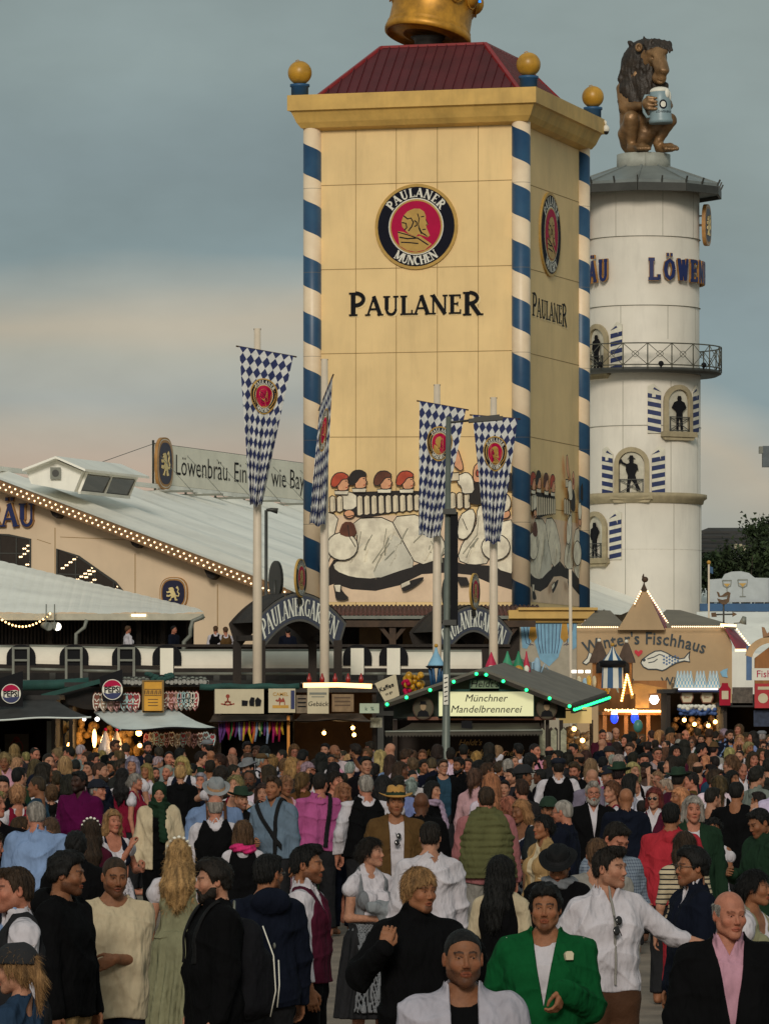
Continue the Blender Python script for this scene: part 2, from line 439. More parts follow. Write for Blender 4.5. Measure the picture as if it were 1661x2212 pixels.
def hand_sdf(s, W, d, n, thumb, curl=.3, point=False, sc=1.0, k=.006):
 """hand into sdf s: wrist W, direction d, palm normal n (side the fingers curl to), thumb direction"""
 W = np.asarray(W, float); d = unit(d); n = np.asarray(n, float); n = unit(n - d*(n@d))
 y = unit(np.cross(n, d)); y = y if y@np.asarray(thumb, float) > 0 else -y
 P3 = lambda a, b, c: W + sc*(d*a + y*b + n*c)
 s.cone(P3(-.01, 0, 0), P3(.03, 0, 0), .026*sc, .026*sc, .01, (n, .75))
 for b in (.028, .010, -.010, -.027):
  s.cone(P3(.02, b*.7, 0), P3(.088 if abs(b) < .02 else .082, b, 0), .0155*sc, .0115*sc, .012)
 for j, (b, L) in enumerate(((.029, .070), (.010, .078), (-.010, .072), (-.027, .058))):
  c = curl if not (point and j == 0) else .05
  if point and j > 0: c = max(.85, curl)
  p = P3(.085, b, 0); a = 0
  for seg, (fr_, r) in enumerate(((.45, .0088), (.3, .008), (.25, .0072))):
   a += c*(1.15 + .15*j*.3)
   dd = d*math.cos(a) + n*math.sin(a) + y*b*1.2
   q = p + unit(dd)*L*fr_*sc
   s.cone(p, q, r*sc, (r-.0006)*sc, .003); p = q
 t0 = P3(.018, .026, .004); t1 = P3(.05, .05, .012+.012*curl); t2 = P3(.078, .056-.02*curl, .02+.03*curl); t3 = P3(.1, .052-.035*curl, .026+.035*curl)
 s.cone(t0, t1, .0145*sc, .011*sc, .01); s.cone(t1, t2, .0102*sc, .009*sc, .003); s.cone(t2, t3, .009*sc, .0075*sc, .002)
class Rig:
 def __init__(s, sex='m', arms=None, yaw=0, pitch=0, roll=0, fat=1.0, hands=None, stance=.1, lean=0):
  s.sex = sex; s.f = sex == 'f'; s.fat = fat
  s.sw = (.15 if s.f else .176)*(1+.3*(fat-1)); s.sz = 1.385 if s.f else 1.395
  arms = arms or {}
  s.arm = {}
  for sg in (-1, 1):
   W = A3(*arms.get(sg, (sg*(s.sw+.085), -.05, .86))); S = A3(sg*s.sw, .01, s.sz)
   l1, l2 = .285, .255
   D = W-S; L = np.linalg.norm(D)
   if L > (l1+l2)*.995: W = S + D/L*(l1+l2)*.995; D = W-S; L = np.linalg.norm(D)
   a = (l1*l1-l2*l2+L*L)/(2*L); hh = math.sqrt(max(0, l1*l1-a*a)); u = D/L
   hint = A3(sg*.45, .55, -.75); hint = hint - u*(hint@u); hint = unit(hint)
   E = S + u*a + hint*hh
   s.arm[sg] = (S, E, W)
  s.hands = hands or {}
  piv = Vector((0, .035, 1.505)); 
  s.HM = Matrix.Translation(piv) @ Matrix.Rotation(R(yaw), 4, 'Z') @ Matrix.Rotation(R(pitch), 4, 'X') @ Matrix.Rotation(R(roll), 4, 'Y') @ Matrix.Scale(.93, 4) @ Matrix.Translation((0, -.035, .125))
  s.st = stance
 def hp(s, x, y, z): return np.array(s.HM @ Vector((x, y, z)))
 def torso(s, o, t=0., loose=0., low=.86):
  ft = s.fat; yv = A3(0, 1, 0)
  if s.f:
   o.cone((-.075, .01, .94), (.075, .01, .94), .108*ft+t, .108*ft+t, .04, (yv, .95))
   o.cone((-.035, 0, 1.1), (.035, 0, 1.1), .092*ft+t+loose, .092*ft+t+loose, .07, (yv, .95))
   o.cone((-.05, .005, 1.26), (.05, .005, 1.26), .092+t+loose, .092+t+loose, .07, (yv, .98))
   for x in (-1, 1): o.ell((x*.07, -.085, 1.245), A3(.068, .06, .07)+t, .03)
   o.cone((-s.sw+.03, .012, 1.375), (s.sw-.03, .012, 1.375), .056+t, .056+t, .05)
  else:
   o.cone((-.07, .01, .94), (.07, .01, .94), .103*ft+t+loose*.6, .103*ft+t+loose*.6, .05, (yv, .97))
   o.cone((-.06, -.01*ft, 1.1), (.06, -.01*ft, 1.1), .1*ft+t+loose, .1*ft+t+loose, .08, (yv, .93+.25*(ft-1)))
   o.cone((-.08, 0, 1.28), (.08, 0, 1.28), .105*(1+.4*(ft-1))+t+loose*.7, .105*(1+.4*(ft-1))+t+loose*.7, .07, (yv, .95))
   o.cone((-s.sw+.03, .01, 1.385), (s.sw-.03, .01, 1.385), .066+t, .066+t, .05)
  for x in (-1, 1): o.cone((x*.135, .015, 1.412 if not s.f else 1.395), (x*.025, .03, 1.485), .034+t*.8, .042+t*.6, .05)
  if low < .9:
   o.cone((-.07, .01, .94), (-.07, .0, low), .105*ft+t+loose*.5, .108*ft+t+loose*.5, .04); o.cone((.07, .01, .94), (.07, .0, low), .105*ft+t+loose*.5, .108*ft+t+loose*.5, .04)
  return o
 def arms(s, o, t=0., upto=2.0, loose=0.):
  f = .86 if s.f else 1.0
  for sg in (-1, 1):
   S, E, W = s.arm[sg]
   u = min(1, upto); e = S+(E-S)*u
   o.cone(S, e, .056*f+t+loose*.6, (.056-.014*u)*f+t+loose, .03)
   if upto > 1:
    u = min(1, upto-1); w = E+(W-E)*u
    o.cone(E, w, .043*f+t+loose, (.043-.015*u)*f+t+loose*.75, .012)
    o.ell(E, A3(1, 1, 1)*(.043*f+t+loose), .01)
  return o
 def legs(s, o, t=0., low=.09, loose=0.):
  for sg in (-1, 1):
   k = A3(sg*(s.st+.0), -.015, .49); a = A3(sg*(s.st+.01), .02, .09)
   o.cone((sg*.085, .005, .9), k, .092*s.fat+t, .06+t+loose*.5, .04)
   e = k+(a-k)*min(1, (.49-low)/.4); o.cone(k, e, .058+t+loose*.5, .046+t+loose, .03)
  return o
def bb(rig, pad=.12, zlo=0., zhi=1.62):
 P_ = np.array([p for a in rig.arm.values() for p in a]); lo = P_.min(0)-pad; hi = P_.max(0)+pad
 lo[0] = min(lo[0], -.3); hi[0] = max(hi[0], .3); lo[1] = min(lo[1], -.27); hi[1] = max(hi[1], .27)
 lo[2] = zlo; hi[2] = max(hi[2], zhi) if zhi > 1.5 else zhi
 return lo, hi
def body_mesh(rig, fp, hh=.0045, hb=.013, hhand=.005, legs=True):
 Vh, Qh, T = head_mesh(hh, fp)
 Hm = np.array(rig.HM); Vh = Vh@Hm[:3, :3].T+Hm[:3, 3]
 o = SDF(*bb(rig, zlo=0.0 if legs else .8), hb)
 rig.torso(o, -.006); rig.arms(o)
 nr = .045 if rig.f else .056
 o.cone((0, .03, 1.40), rig.hp(0, .033, -.13), nr+.006, nr-.002, .03)
 if legs:
  rig.legs(o)
  for sg in (-1, 1): o.ell((sg*(rig.st+.015), -.05, .04), (.045, .125, .045), .03)
 parts = [o.mesh()]
 for sg in (-1, 1):
  S, E, W = rig.arm[sg]; hd = rig.hands.get(sg, {})
  d = unit(hd.get('d', W-E)); n = A3(*hd.get('n', (-sg, .2, 0)))
  if abs(unit(n)@d) > .95: n = A3(0, 0, -1.)
  s2 = SDF(W-.24, W+.24, hhand)
  f = .86 if rig.f else 1.
  s2.cone(W-unit(W-E)*.06, W, .031*f, .027*f, .01)
  hand_sdf(s2, W, d, n, hd.get('t', (0, -1, .5)), hd.get('curl', .35), hd.get('point', False), .98*f if not rig.f else .92)
  parts.append(s2.mesh())
 Vb, Qb = joinVQ(parts)
 V, Q = joinVQ([(Vh, Qh), (Vb, Qb)])
 me = np_mesh('person', V, Q)
 at = me.color_attributes.new('tint', 'FLOAT_COLOR', 'POINT')
 C = np.ones((len(me.vertices), 4), np.float32); C[:len(T), :3] = T
 at.data.foreach_set('color', C.ravel())
 me.materials.append(M_skin); return me
def front_gap(o, wt, wb, z0=1.5, z1=.85, y0=.0):
 o.cut(lambda X, Y, Z: np.maximum(np.abs(X)-np.interp(Z, [z1-.001, z1, z0, 1.7], [-.3 if wb <= 0 else wb, wb, wt, wt]), Y-y0)*-1, .006)
def top_mesh(rig, h=.011, t=.014, sleeve=2.0, hem=.86, neck='crew', loose=.015, gap=None, seed=0, fold=.006, hood=False, stand=0., cuff=False, ruff=False):
 loose *= .72; t = min(t, .024); fold *= 2.3
 o = SDF(*bb(rig, .13, hem-.12), h)
 rig.torso(o, t, loose, low=min(hem, .9)-.05)
 if sleeve > 0: rig.arms(o, t*.8, sleeve, loose*.75)
 nr = .045 if rig.f else .056
 if neck in ('collar', 'turtle', 'hood', 'stand', 'jacket'):
  top = rig.hp(0, .03, -.115) if neck == 'turtle' else A3(0, .018, 1.512+stand)
  ro = nr+(.03 if neck == 'jacket' else .02)
  o.cone((0, .025, 1.43), top, ro+.014, ro, .012 if neck != 'collar' else .006)
 ph = seed*1.7
 o.disp(lambda X, Y, Z: wob(X, Y, Z, fold, 17, ph)+.5*wob(Y, X, Z, fold, 41, ph+1))
 if rig.f and ruff:                                   # puffed short sleeve
  for sg in (-1, 1):
   S, E, W = rig.arm[sg]; o.ell(S+(E-S)*.22+A3(sg*.01, 0, .01), (.075, .075, .07), .02)
 if neck == 'crew': o.cone((0, .03, 1.45), (0, -.03, 1.62), nr+.016, .12, .004, op='sub')
 elif neck == 'scoop': o.cone((0, -.06, 1.40), (0, -.02, 1.62), .085, .15, .006, op='sub'); o.ell((0, -.13, 1.40), (.1, .1, .1), .01, op='sub')
 elif neck == 'collar':
  o.cone((0, .03, 1.46), (0, .012, 1.62), nr+.006, nr+.012, .0, op='sub')
  o.cut(lambda X, Y, Z: -np.maximum(np.maximum(np.abs(X)-(Z-1.42)*.5, Y+.0), 1.40-Z), 0)
 elif neck in ('hood', 'stand', 'jacket'):
  o.cone((0, .03, 1.45), (0, .0, 1.66), nr+.012, nr+.035, .0, op='sub')
 if hood: o.ell((0, .12, 1.46), (.125, .075, .085), .03); o.cone((0, .03, 1.47), (0, -.02, 1.66), nr+.02, .13, 0, op='sub')
 if gap: front_gap(o, *gap)
 o.cut(lambda X, Y, Z: (hem-Z)+.006*np.sin(X*25+ph)+.004*np.sin(Y*31), .0)
 V, Q = o.mesh(); return np_mesh('top', V, Q)
def vest_mesh(rig, h=.011, t=.026, hem=.9, gap=(.075, .0, 1.48, 1.2), seed=0, loose=.012, puffer=False, fold=.004, arm=.15):
 loose *= .72; fold *= 2.3
 o = SDF((-.34, -.3, hem-.1), (.34, .3, 1.56), h); rig.torso(o, t, loose, low=min(hem, .9)-.05)
 nr = .045 if rig.f else .056
 if puffer: 
  o.cone((0, .025, 1.43), (0, .02, 1.55), nr+.045, nr+.04, .01)
  o.disp(lambda X, Y, Z: -.011*np.abs(np.sin(Z*PI/.062))+.004)
  o.cone((0, .03, 1.45), (0, .02, 1.66), nr+.012, nr+.03, 0, op='sub')
 else: o.cone((0, .035, 1.44), (0, -.02, 1.60), nr+.022, .12, .004, op='sub')
 o.disp(lambda X, Y, Z: wob(X, Y, Z, fold, 17, seed*1.7)+.5*wob(Y, X, Z, fold, 41, seed*1.7+1))
 aw = arm*(rig.sw/.187)
 for sg in (-1, 1): o.cone((sg*(aw+.09), .01, 1.36), (sg*(aw+.06), .01, 1.5), .085, .085, .01, (A3(0, 1, 0), 1.6), op='sub')
 if gap: front_gap(o, *gap)
 o.cut(lambda X, Y, Z: hem-Z, 0)
 V, Q = o.mesh(); return np_mesh('vest', V, Q)
def strap_mesh(rig, planes, t=.034, h=.009, w=.018, zr=(.95, 1.5), loose=.012, side=0):
 """straps lying on the torso; planes = [(nx,ny,nz,c)] keep |n.p-c|<w"""
 o = SDF((-.3, -.28, zr[0]), (.3, .28, 1.56), h); rig.torso(o, t, loose)
 i = SDF((-.3, -.28, zr[0]), (.3, .28, 1.56), h); rig.torso(i, t-.014, loose)
 o.d = np.maximum(o.d, -i.d)
 def fn(X, Y, Z):
  g = None
  for (a, b, c, e) in planes:
   q = np.abs(a*X+b*Y+c*Z-e)-w; g = q if g is None else np.minimum(g, q)
  g = np.maximum(g, np.abs(X)-rig.sw+.015)
  if side: g = np.maximum(g, Y*side)
  return g
 o.cut(fn, 0); o.cut(lambda X, Y, Z: np.maximum(zr[0]-Z, Z-zr[1]-.03), 0)
 V, Q = o.mesh(); return np_mesh('strap', V, Q)
def trousers_mesh(rig, h=.015, t=.012, low=.1, loose=.02, seed=0):
 o = SDF((-.32, -.26, low-.08), (.32, .26, 1.12), h); rig.legs(o, t, low, loose)
 rig.torso(o, .0)
 o.disp(lambda X, Y, Z: wob(X, Y, Z, .005, 22, seed)+.3*wob(X, Y, Z*2, .005, 40, seed))
 o.cut(lambda X, Y, Z: np.maximum(Z-1.02, low-Z), 0)
 V, Q = o.mesh(); return np_mesh('trousers', V, Q)
def shoes_mesh(rig, h=.012):
 o = SDF((-.25, -.25, -.01), (.25, .15, .16), h)
 for sg in (-1, 1):
  o.ell((sg*(rig.st+.015), -.055, .035), (.052, .14, .05), .02); o.ell((sg*(rig.st+.01), .02, .08), (.05, .06, .06), .03)
 o.cut(lambda X, Y, Z: .003-Z, 0)
 V, Q = o.mesh(); return np_mesh('shoes', V, Q)
def skirt_mesh(rig, h=.014, low=.35, flare=.3, top=1.06, front=False):
 o = SDF((-.42, -.42, low-.05), (.42, .42, top+.05), h)
 X, Y, Z = o.grid(); rz = np.interp(Z, [low, .75, .95, top], [flare, flare*.82, .2, .125+.02*rig.fat])
 th = np.arctan2(Y, X); r = np.sqrt((X*.92)**2+(Y*1.08)**2)
 pl = .02*np.sin(th*17+2*np.sin(Z*5))*np.clip((top-Z)*2.2, 0, 1)
 d = (r-rz-pl-(.014 if front else 0))*.8; d = np.maximum(d, np.maximum(Z-top, low-Z))
 if front: d = np.maximum(d, np.maximum(Y+.02, np.abs(X)-.16-(top-Z)*.12)); d = np.maximum(d, -(r-rz-pl-.001))
 o.d = np.broadcast_to(d, o.d.shape).astype(np.float32).copy()
 V, Q = o.mesh(); return np_mesh('skirt', V, Q)
def strands(V, Q, kind, h, seed):
 """loose locks and flyaway hairs standing a little off the hair mass"""
 rg = np.random.default_rng(seed+5); fn = np.cross(V[Q[:, 2]]-V[Q[:, 0]], V[Q[:, 3]]-V[Q[:, 1]]); N = np.zeros_like(V)
 for k in range(4): np.add.at(N, Q[:, k], fn)
 N /= np.linalg.norm(N, axis=1)[:, None]+1e-9
 n = 3600 if h < .0075 else 900; L = {'short': .024, 'quiff': .03, 'curly': .02, 'afro': .02, 'receding': .018, 'ring': .018, 'buzz': .004, 'bob': .045, 'bowl': .04}.get(kind, .07)
 i = rg.integers(0, len(V), n); p = V[i]; nn = N[i]; ok = ~((p[:, 1] < -.07) & (p[:, 2] < .05)); p = p[ok]; nn = nn[ok]; n = len(p)
 fl = np.stack([np.sign(p[:, 0])*.25*(p[:, 2] > .09), np.where(p[:, 2] > .1, -.5, .25), np.full(n, -1.)], 1)+rg.normal(0, .22 if kind not in ('curly', 'afro', 'wavy') else .7, (n, 3))
 t = fl-nn*(fl*nn).sum(1)[:, None]; t /= np.linalg.norm(t, axis=1)[:, None]+1e-9; sd = np.cross(t, nn); l = (L*rg.uniform(.4, 1.2, n))[:, None]; w = (.0011 if h < .0075 else .0022)*rg.uniform(.6, 1.5, (n, 1)); lift = rg.uniform(.06, .3, (n, 1))**1.3
 a = p-nn*.001; b = p+t*l*.55+nn*l*lift*.5; c = p+t*l+nn*l*lift*.4
 W = np.concatenate([a-sd*w, a+sd*w, b-sd*w, b+sd*w, c-sd*w*.25, c+sd*w*.25]); k = np.arange(n)
 q = np.concatenate([np.stack([k, k+n, k+3*n, k+2*n], 1), np.stack([k+2*n, k+3*n, k+5*n, k+4*n], 1)])+len(V)
 return np.concatenate([V, W]), np.concatenate([Q, q])
def hair_mesh(kind, h=.006, seed=0):
 long_ = kind in ('long', 'wavy', 'straight')
 o = SDF((-.17, -.17, -.5 if long_ else -.25), (.17, .22, .23), h)
 t = {'buzz': .003, 'short': .007, 'quiff': .007, 'curly': .016, 'receding': .006, 'ring': .009, 'bowl': .018, 'bob': .02, 'afro': .03}.get(kind, .015)
 o.ell(SKULL_C, SKULL_R+t, .01)
 nk = kind in ('short', 'quiff', 'curly', 'buzz', 'receding', 'ring'); o.ell((0, .05, -.02), A3(.06, .05, .05)+t*.6 if nk else A3(.066, .055, .065)+t*.8, .03)
 ys = [-.12, -.07, -.045, -.03, -.014, -.004, .03, .05, .09]
 zs = [.082, .074, .05, .012, -.02, .005, -.015, -.05, -.058]
 if kind in ('receding',): zs = [.12, .11, .08, .03, -.015, .005, -.03, -.075, -.085]
 if kind in ('bowl',): zs = [.026, .024, .022, .0, -.03, -.035, -.05, -.09, -.09]
 if kind in ('bob',) or long_: zs = [.075, .068, .05, .0, -.08, -.12, -.12, -.12, -.12]
 if kind == 'quiff': o.ell((0, -.04, .118), (.05, .05, .022), .03); o.ell((0, -.072, .104), (.046, .026, .024), .02)
 if kind == 'curly' or kind == 'afro': o.ell((0, -.03, .1), (.07, .065, .04), .03)
 if kind == 'short': o.ell((0, -.055, .098), (.055, .035, .022), .02)
 if kind == 'bob' or long_:
  for x in (-1, 1):
   o.cone((x*.062, -.02, .05), (x*.078, .0, -.09), .03, .034, .03)
   o.cone((x*.055, .03, .03), (x*.07, .04, -.1), .04, .045, .03)
  o.cone((0, .06, .02), (0, .07, -.1), .065, .06, .03)
 if long_:
  fl = {'long': 1., 'wavy': 1.25, 'straight': .95}[kind]
  for x, y_, r_ in ((-.075, .03, .04), (.075, .03, .04), (-.04, .085, .05), (.04, .085, .05), (0, .095, .05)):
   o.cone((x, y_-.01, -.08), (x*fl*1.1, y_+.035, -.25), r_, r_*fl, .03); o.cone((x*fl*1.1, y_+.035, -.25), (x*fl, y_+.04, -.4+.03*math.sin(x*90+seed)), r_*fl, r_*.6, .02)
 am = {'curly': .007, 'afro': .01, 'wavy': .007, 'buzz': 0, 'short': .0035, 'quiff': .0042, 'receding': .0015, 'ring': .0015}.get(kind, .0035)
 fq = 75 if kind in ('curly', 'afro') else 38
 if am:
  def dd(X, Y, Z):
   th = np.arctan2(Y-.02, X)
   if kind in ('curly', 'afro', 'wavy'): return am*np.sin(fq*X+seed)*np.sin(fq*.8*Y+1+seed)*np.sin(fq*.9*Z+2)+.3*am*np.sin(160*X+90*Z)
   return am*np.sin(th*19+Z*40+seed)+.6*am*np.sin(th*43-Z*60+seed)
  o.disp(dd)
 else: pass
 o.ell((0, -.098, -.04), (.06, .05, .112 if long_ or kind == 'bob' else .1), .006, op='sub')
 o.cut(lambda X, Y, Z: (np.interp(Y, ys, zs)-Z + (.0 if kind in ('bowl', 'bob') else .35*np.maximum(0, np.abs(X)-.045)*(Y < -.03)) )*.6 if not long_ else np.maximum((np.interp(Y, ys, [.075, .068, .05, .0, -.2, -.6, -.6, -.6, -.6])-Z)*.5, -1.), .004)
 if kind == 'ring': o.cut(lambda X, Y, Z: Z-.055+.0*X, .006); o.ell((0, -.09, .05), (.1, .08, .08), .01, op='sub')
 if kind == 'receding': o.ell((0, .0, .14), (.03, .05, .03), .02, op='sub')
 if kind == 'bun': o.ell((0, .075, .125), (.045, .042, .042), .012)
 if kind == 'lowbun': o.ell((0, .115, .0), (.045, .04, .042), .012)
 if kind == 'pony':
  o.ell((0, .11, .06), (.026, .03, .026), .01); o.cone((0, .12, .05), (0, .145, -.06), .026, .034, .02); o.cone((0, .145, -.06), (.01, .13, -.2), .034, .012, .02)
 if kind == 'braid':
  for i in range(14): 
   a = -PI*.02+PI*1.04*i/13; o.ell((.082*math.cos(a), -.01, .045+.088*math.sin(a)), (.02, .024, .02), .006)
 V, Q = o.mesh(); return np_mesh('hair', *strands(V, Q, kind, h, seed))
def beard_mesh(h=.0055, full=1.):
 o = SDF((-.11, -.15, -.19), (.11, .06, .0), h)
 for x in (-1, 1):
  o.cone((x*.055, -.005, -.03), (x*.046, -.02, -.075), .025, .028, .02); o.cone((x*.046, -.02, -.075), (x*.012, -.068, -.105), .028, .028+.006*full, .02)
  o.cone((0, -.1, -.0525), (x*.026, -.09, -.066), .008, .007, .006); o.cone((x*.026, -.09, -.066), (x*.022, -.082, -.09), .009, .014, .01)
 o.disp(lambda X, Y, Z: .0025*np.sin(X*210+Z*90)*np.sin(Z*170+Y*120))
 o.cut(lambda X, Y, Z: np.where((np.abs(X) < .03) & (Z > -.075), Z+.046, Z+.036), 0)
 o.cone((-.012, -.11, -.068), (.012, -.11, -.068), .0075, .0075, .002, op='sub')
 o.ell((0, -.02, -.03), (.055, .068, .05), .0, op='sub')
 V, Q = o.mesh(); return np_mesh('beard', V, Q)
def hat_mesh(kind, dip=.0):
 m = MB(); c = (0, .012, 0)
 if kind in ('fedora', 'straw'):
  br = .155 if kind == 'fedora' else .17
  prof = [(.0, .165), (.035, .172), (.07, .165), (.084, .15), (.092, .10), (.1, .072), (.103, .068), (br*.85, .066), (br, .076), (br+.002, .07), (br*.85, .058), (.1, .056)]
  n = 40; vs = []; fs = []
  for (r, z) in prof:
   for k in range(n):
    a = 2*PI*k/n; x = r*math.cos(a)*.94; y = r*math.sin(a)*1.12
    zz = z
    if r > .11: zz += .022*abs(math.cos(a))**3 - .012*(math.sin(a) < 0)*abs(math.sin(a))
    if r < .08: zz -= .02*math.exp(-(x/.02)**2)
    if r < .095 and z > .12: x *= (1-.12*max(0, -math.sin(a)))
    vs.append((x, y+.012, zz))
  for i in range(len(prof)-1):
   for k in range(n): fs.append((i*n+k, i*n+(k+1)%n, (i+1)*n+(k+1)%n, (i+1)*n+k))
  m.add(vs, fs, True)
 elif kind == 'alpine':
  prof = [(.0, .178), (.05, .174), (.072, .15), (.09, .1), (.1, .075), (.122, .062), (.124, .058), (.1, .06)]
  m.lathe([(r, z) for r, z in prof], 32, c, cap=False)
 elif kind == 'flat':
  m.lathe([(.0, .146), (.06, .142), (.1, .115), (.108, .09), (.098, .065), (.088, .06)], 28, c, cap=False)
  m.M = Matrix.Translation((0, -.1, .068)) @ Matrix.Rotation(R(-12), 4, 'X'); m.sphere((0, 0, 0), (.07, .045, .008))
 me_ = None
 o = m.build('hat', M_smooth); me_ = o.data; bpy.data.objects.remove(o); return me_
def band_mesh(r=.1, z0=.072, z1=.1, top=.0935):
 m = MB(); vs = []; n = 40; fs = []
 for (rr, z) in ((r+.001, z0), (top+.003, z1)):
  for k in range(n):
   a = 2*PI*k/n; vs.append((rr*math.cos(a)*.95, rr*math.sin(a)*1.13+.012, z))
 for k in range(n): fs.append((k, (k+1)%n, n+(k+1)%n, n+k))
 m.add(vs, fs, True); o = m.build('hat_band', M_smooth); me = o.data; bpy.data.objects.remove(o); return me
def cap_mesh():
 o = SDF((-.13, -.24, .0), (.13, .14, .16), .006)
 o.ell(SKULL_C+A3(0, 0, .006), SKULL_R+.036, .01); o.cut(lambda X, Y, Z: .044-.12*np.clip(Y, 0, 1)-Z, 0)
 o.cone((-.03, -.09, .062), (-.02, -.16, .052), .04, .035, .01, (A3(0, .15, 1), .14)); o.cone((.03, -.09, .062), (.02, -.16, .052), .04, .035, .01, (A3(0, .15, 1), .14))
 V, Q = o.mesh(); me = np_mesh('cap', V, Q); me.materials.append(M_smooth); return me
def hijab_mesh():
 o = SDF((-.2, -.2, -.32), (.2, .2, .2), .008)
 o.ell(SKULL_C, SKULL_R+.018, .01); o.cone((0, .0, -.06), (0, .03, -.16), .085, .09, .04); o.cone((0, .02, -.18), (0, .02, -.24), .12, .15, .05)
 o.disp(lambda X, Y, Z: .005*np.sin(Z*70+3*np.sin(X*14))*(Z < -.05)+.002*np.sin(Y*60+Z*30))
 o.ell((0, -.1, -.022), (.053, .06, .083), .006, op='sub')
 V, Q = o.mesh(); return np_mesh('headscarf', V, Q)
def scarf_mesh(seed=0, drop=.0):
 o = SDF((-.22, -.22, 1.0), (.22, .2, 1.6), .009)
 for i in range(16):
  a = 2*PI*i/16; o.ell((.085*math.cos(a), .02+.085*math.sin(a), 1.475+.012*math.sin(a*2)), (.045, .045, .042), .02)
 if drop: o.cone((.03, -.1, 1.45), (.05, -.16, 1.45-drop), .045, .05, .02, (A3(0, 1, 0), .5))
 o.disp(lambda X, Y, Z: .006*np.sin(Z*110+X*40+seed))
 V, Q = o.mesh(); return np_mesh('scarf', V, Q)
def glasses_mesh(dark=False):
 m = MB()
 for x in (-1, 1):
  if dark:
   m.mi = 1; m.sphere((x*.032, -.099, -.001), (.025, .006, .019), 16, 8); m.mi = 0
  pts = [(x*.032+.0245*math.cos(a), -.1, .0+.018*math.sin(a)) for a in [2*PI*k/16 for k in range(17)]]
  m.tube(pts, .0022 if not dark else .003, 5, False); m.tube([(x*.056, -.099, .005), (x*.078, -.04, .006), (x*.082, .02, .004)], .0022, 5)
 m.tube([(-.009, -.103, .004), (.009, -.103, .004)], .0022, 5)
 o = m.build('glasses', [M_wire, M_glass]); me = o.data; bpy.data.objects.remove(o); return me
# ================================================================= LETTERING
def sr(x, y, w=.17, t=.07): return ([(x-w, y), (x+w, y)], t)
TK, TN = .2, .09
def S_(x): return [([(x, 0), (x, 1)], TK), sr(x, .035), sr(x, .965)]
GL = {
'P': (.72, S_(.2)+[(arc(.3, .71, .33, 90, -90, 12, .26), .16), ([(.2, .965), (.32, .965)], .08), ([(.2, .45), (.32, .45)], .08)]),
'R': (.82, S_(.2)+[(arc(.3, .74, .32, 90, -90, 12, .23), .15), ([(.2, .965), (.32, .965)], .08), ([(.2, .5), (.36, .5)], .08), ([(.38, .5), (.7, .02)], .18), sr(.76, .035, .1)]),
'B': (.78, S_(.2)+[(arc(.3, .75, .28, 90, -90, 10, .22), .15), (arc(.32, .27, .34, 90, -90, 10, .24), .16), ([(.2, .965), (.32, .965)], .08), ([(.2, .52), (.34, .52)], .08), ([(.2, .035), (.34, .035)], .08)]),
'A': (.86, [([(.1, 0), (.42, 1)], TN), ([(.4, 1), (.74, 0)], TK), ([(.2, .33), (.62, .33)], .09), sr(.1, .035, .13), sr(.74, .035, .15)]),
'U': (.86, [([(.2, 1), (.2, .3)], TK), (arc(.43, .3, .23, 180, 360, 12, .26), .13), ([(.66, .3), (.66, 1)], TN), sr(.2, .965), sr(.66, .965, .13)]),
'L': (.68, S_(.2)+[([(.2, .04), (.62, .04)], .08), ([(.61, .0), (.61, .25)], .06)]),
'N': (.9, [([(.15, 0), (.15, 1)], TN), ([(.12, 1), (.74, 0)], TK), ([(.74, 0), (.74, 1)], TN), sr(.15, .035, .12), sr(.74, .965, .12), sr(.1, .965, .1)]),
'E': (.7, S_(.2)+[([(.2, .04), (.62, .04)], .08), ([(.2, .96), (.6, .96)], .08), ([(.2, .52), (.48, .52)], .08), ([(.61, 0), (.61, .22)], .06), ([(.59, .8), (.59, 1)], .06), ([(.47, .42), (.47, .62)], .05)]),
'M': (1.05, [([(.15, 0), (.15, 1)], TN), ([(.15, 1), (.5, .1)], TK), ([(.5, .1), (.84, 1)], TN), ([(.86, 1), (.86, 0)], TK), sr(.15, .035, .12), sr(.86, .035), sr(.12, .965, .1), sr(.9, .965, .1)]),
'C': (.78, [(arc(.45, .5, .32, 50, 310, 16, .44), [.08]*3+[.18]*11+[.08]*3), ([(.67, .72), (.67, .98)], .06)]),
'H': (.9, S_(.2)+[([(.7, 0), (.7, 1)], TK), sr(.7, .035), sr(.7, .965), ([(.2, .5), (.7, .5)], .09)]),
'G': (.84, [(arc(.45, .5, .32, 50, 320, 16, .44), [.08]*3+[.18]*11+[.1]*3), ([(.67, .72), (.67, .96)], .06), ([(.7, .05), (.7, .42)], .16), sr(.68, .44, .13)]),
'T': (.76, [([(.38, 0), (.38, 1)], TK), sr(.38, .035), ([(.06, .96), (.7, .96)], .08), ([(.07, .78), (.07, 1)], .06), ([(.69, .78), (.69, 1)], .06)]),
'W': (1.1, [([(.1, 1), (.34, 0)], TK), ([(.34, 0), (.55, .95)], TN), ([(.53, 1), (.78, 0)], TK), ([(.78, 0), (1.0, 1)], TN), sr(.1, .965, .13), sr(1.0, .965, .1)]),
'O': (.84, [(arc(.42, .5, .3, 0, 360, 8, .44), .19)]),
' ': (.4, []), '.': (.3, [([(.08, .08), (.24, .08)], .16)]),
}
DOT = lambda cx: [([(cx-.2, 1.2), (cx-.06, 1.2)], .14), ([(cx+.06, 1.2), (cx+.2, 1.2)], .14)]
for a, b in (('Ä', 'A'), ('Ö', 'O'), ('Ü', 'U')): GL[a] = (GL[b][0], GL[b][1]+DOT(.42))
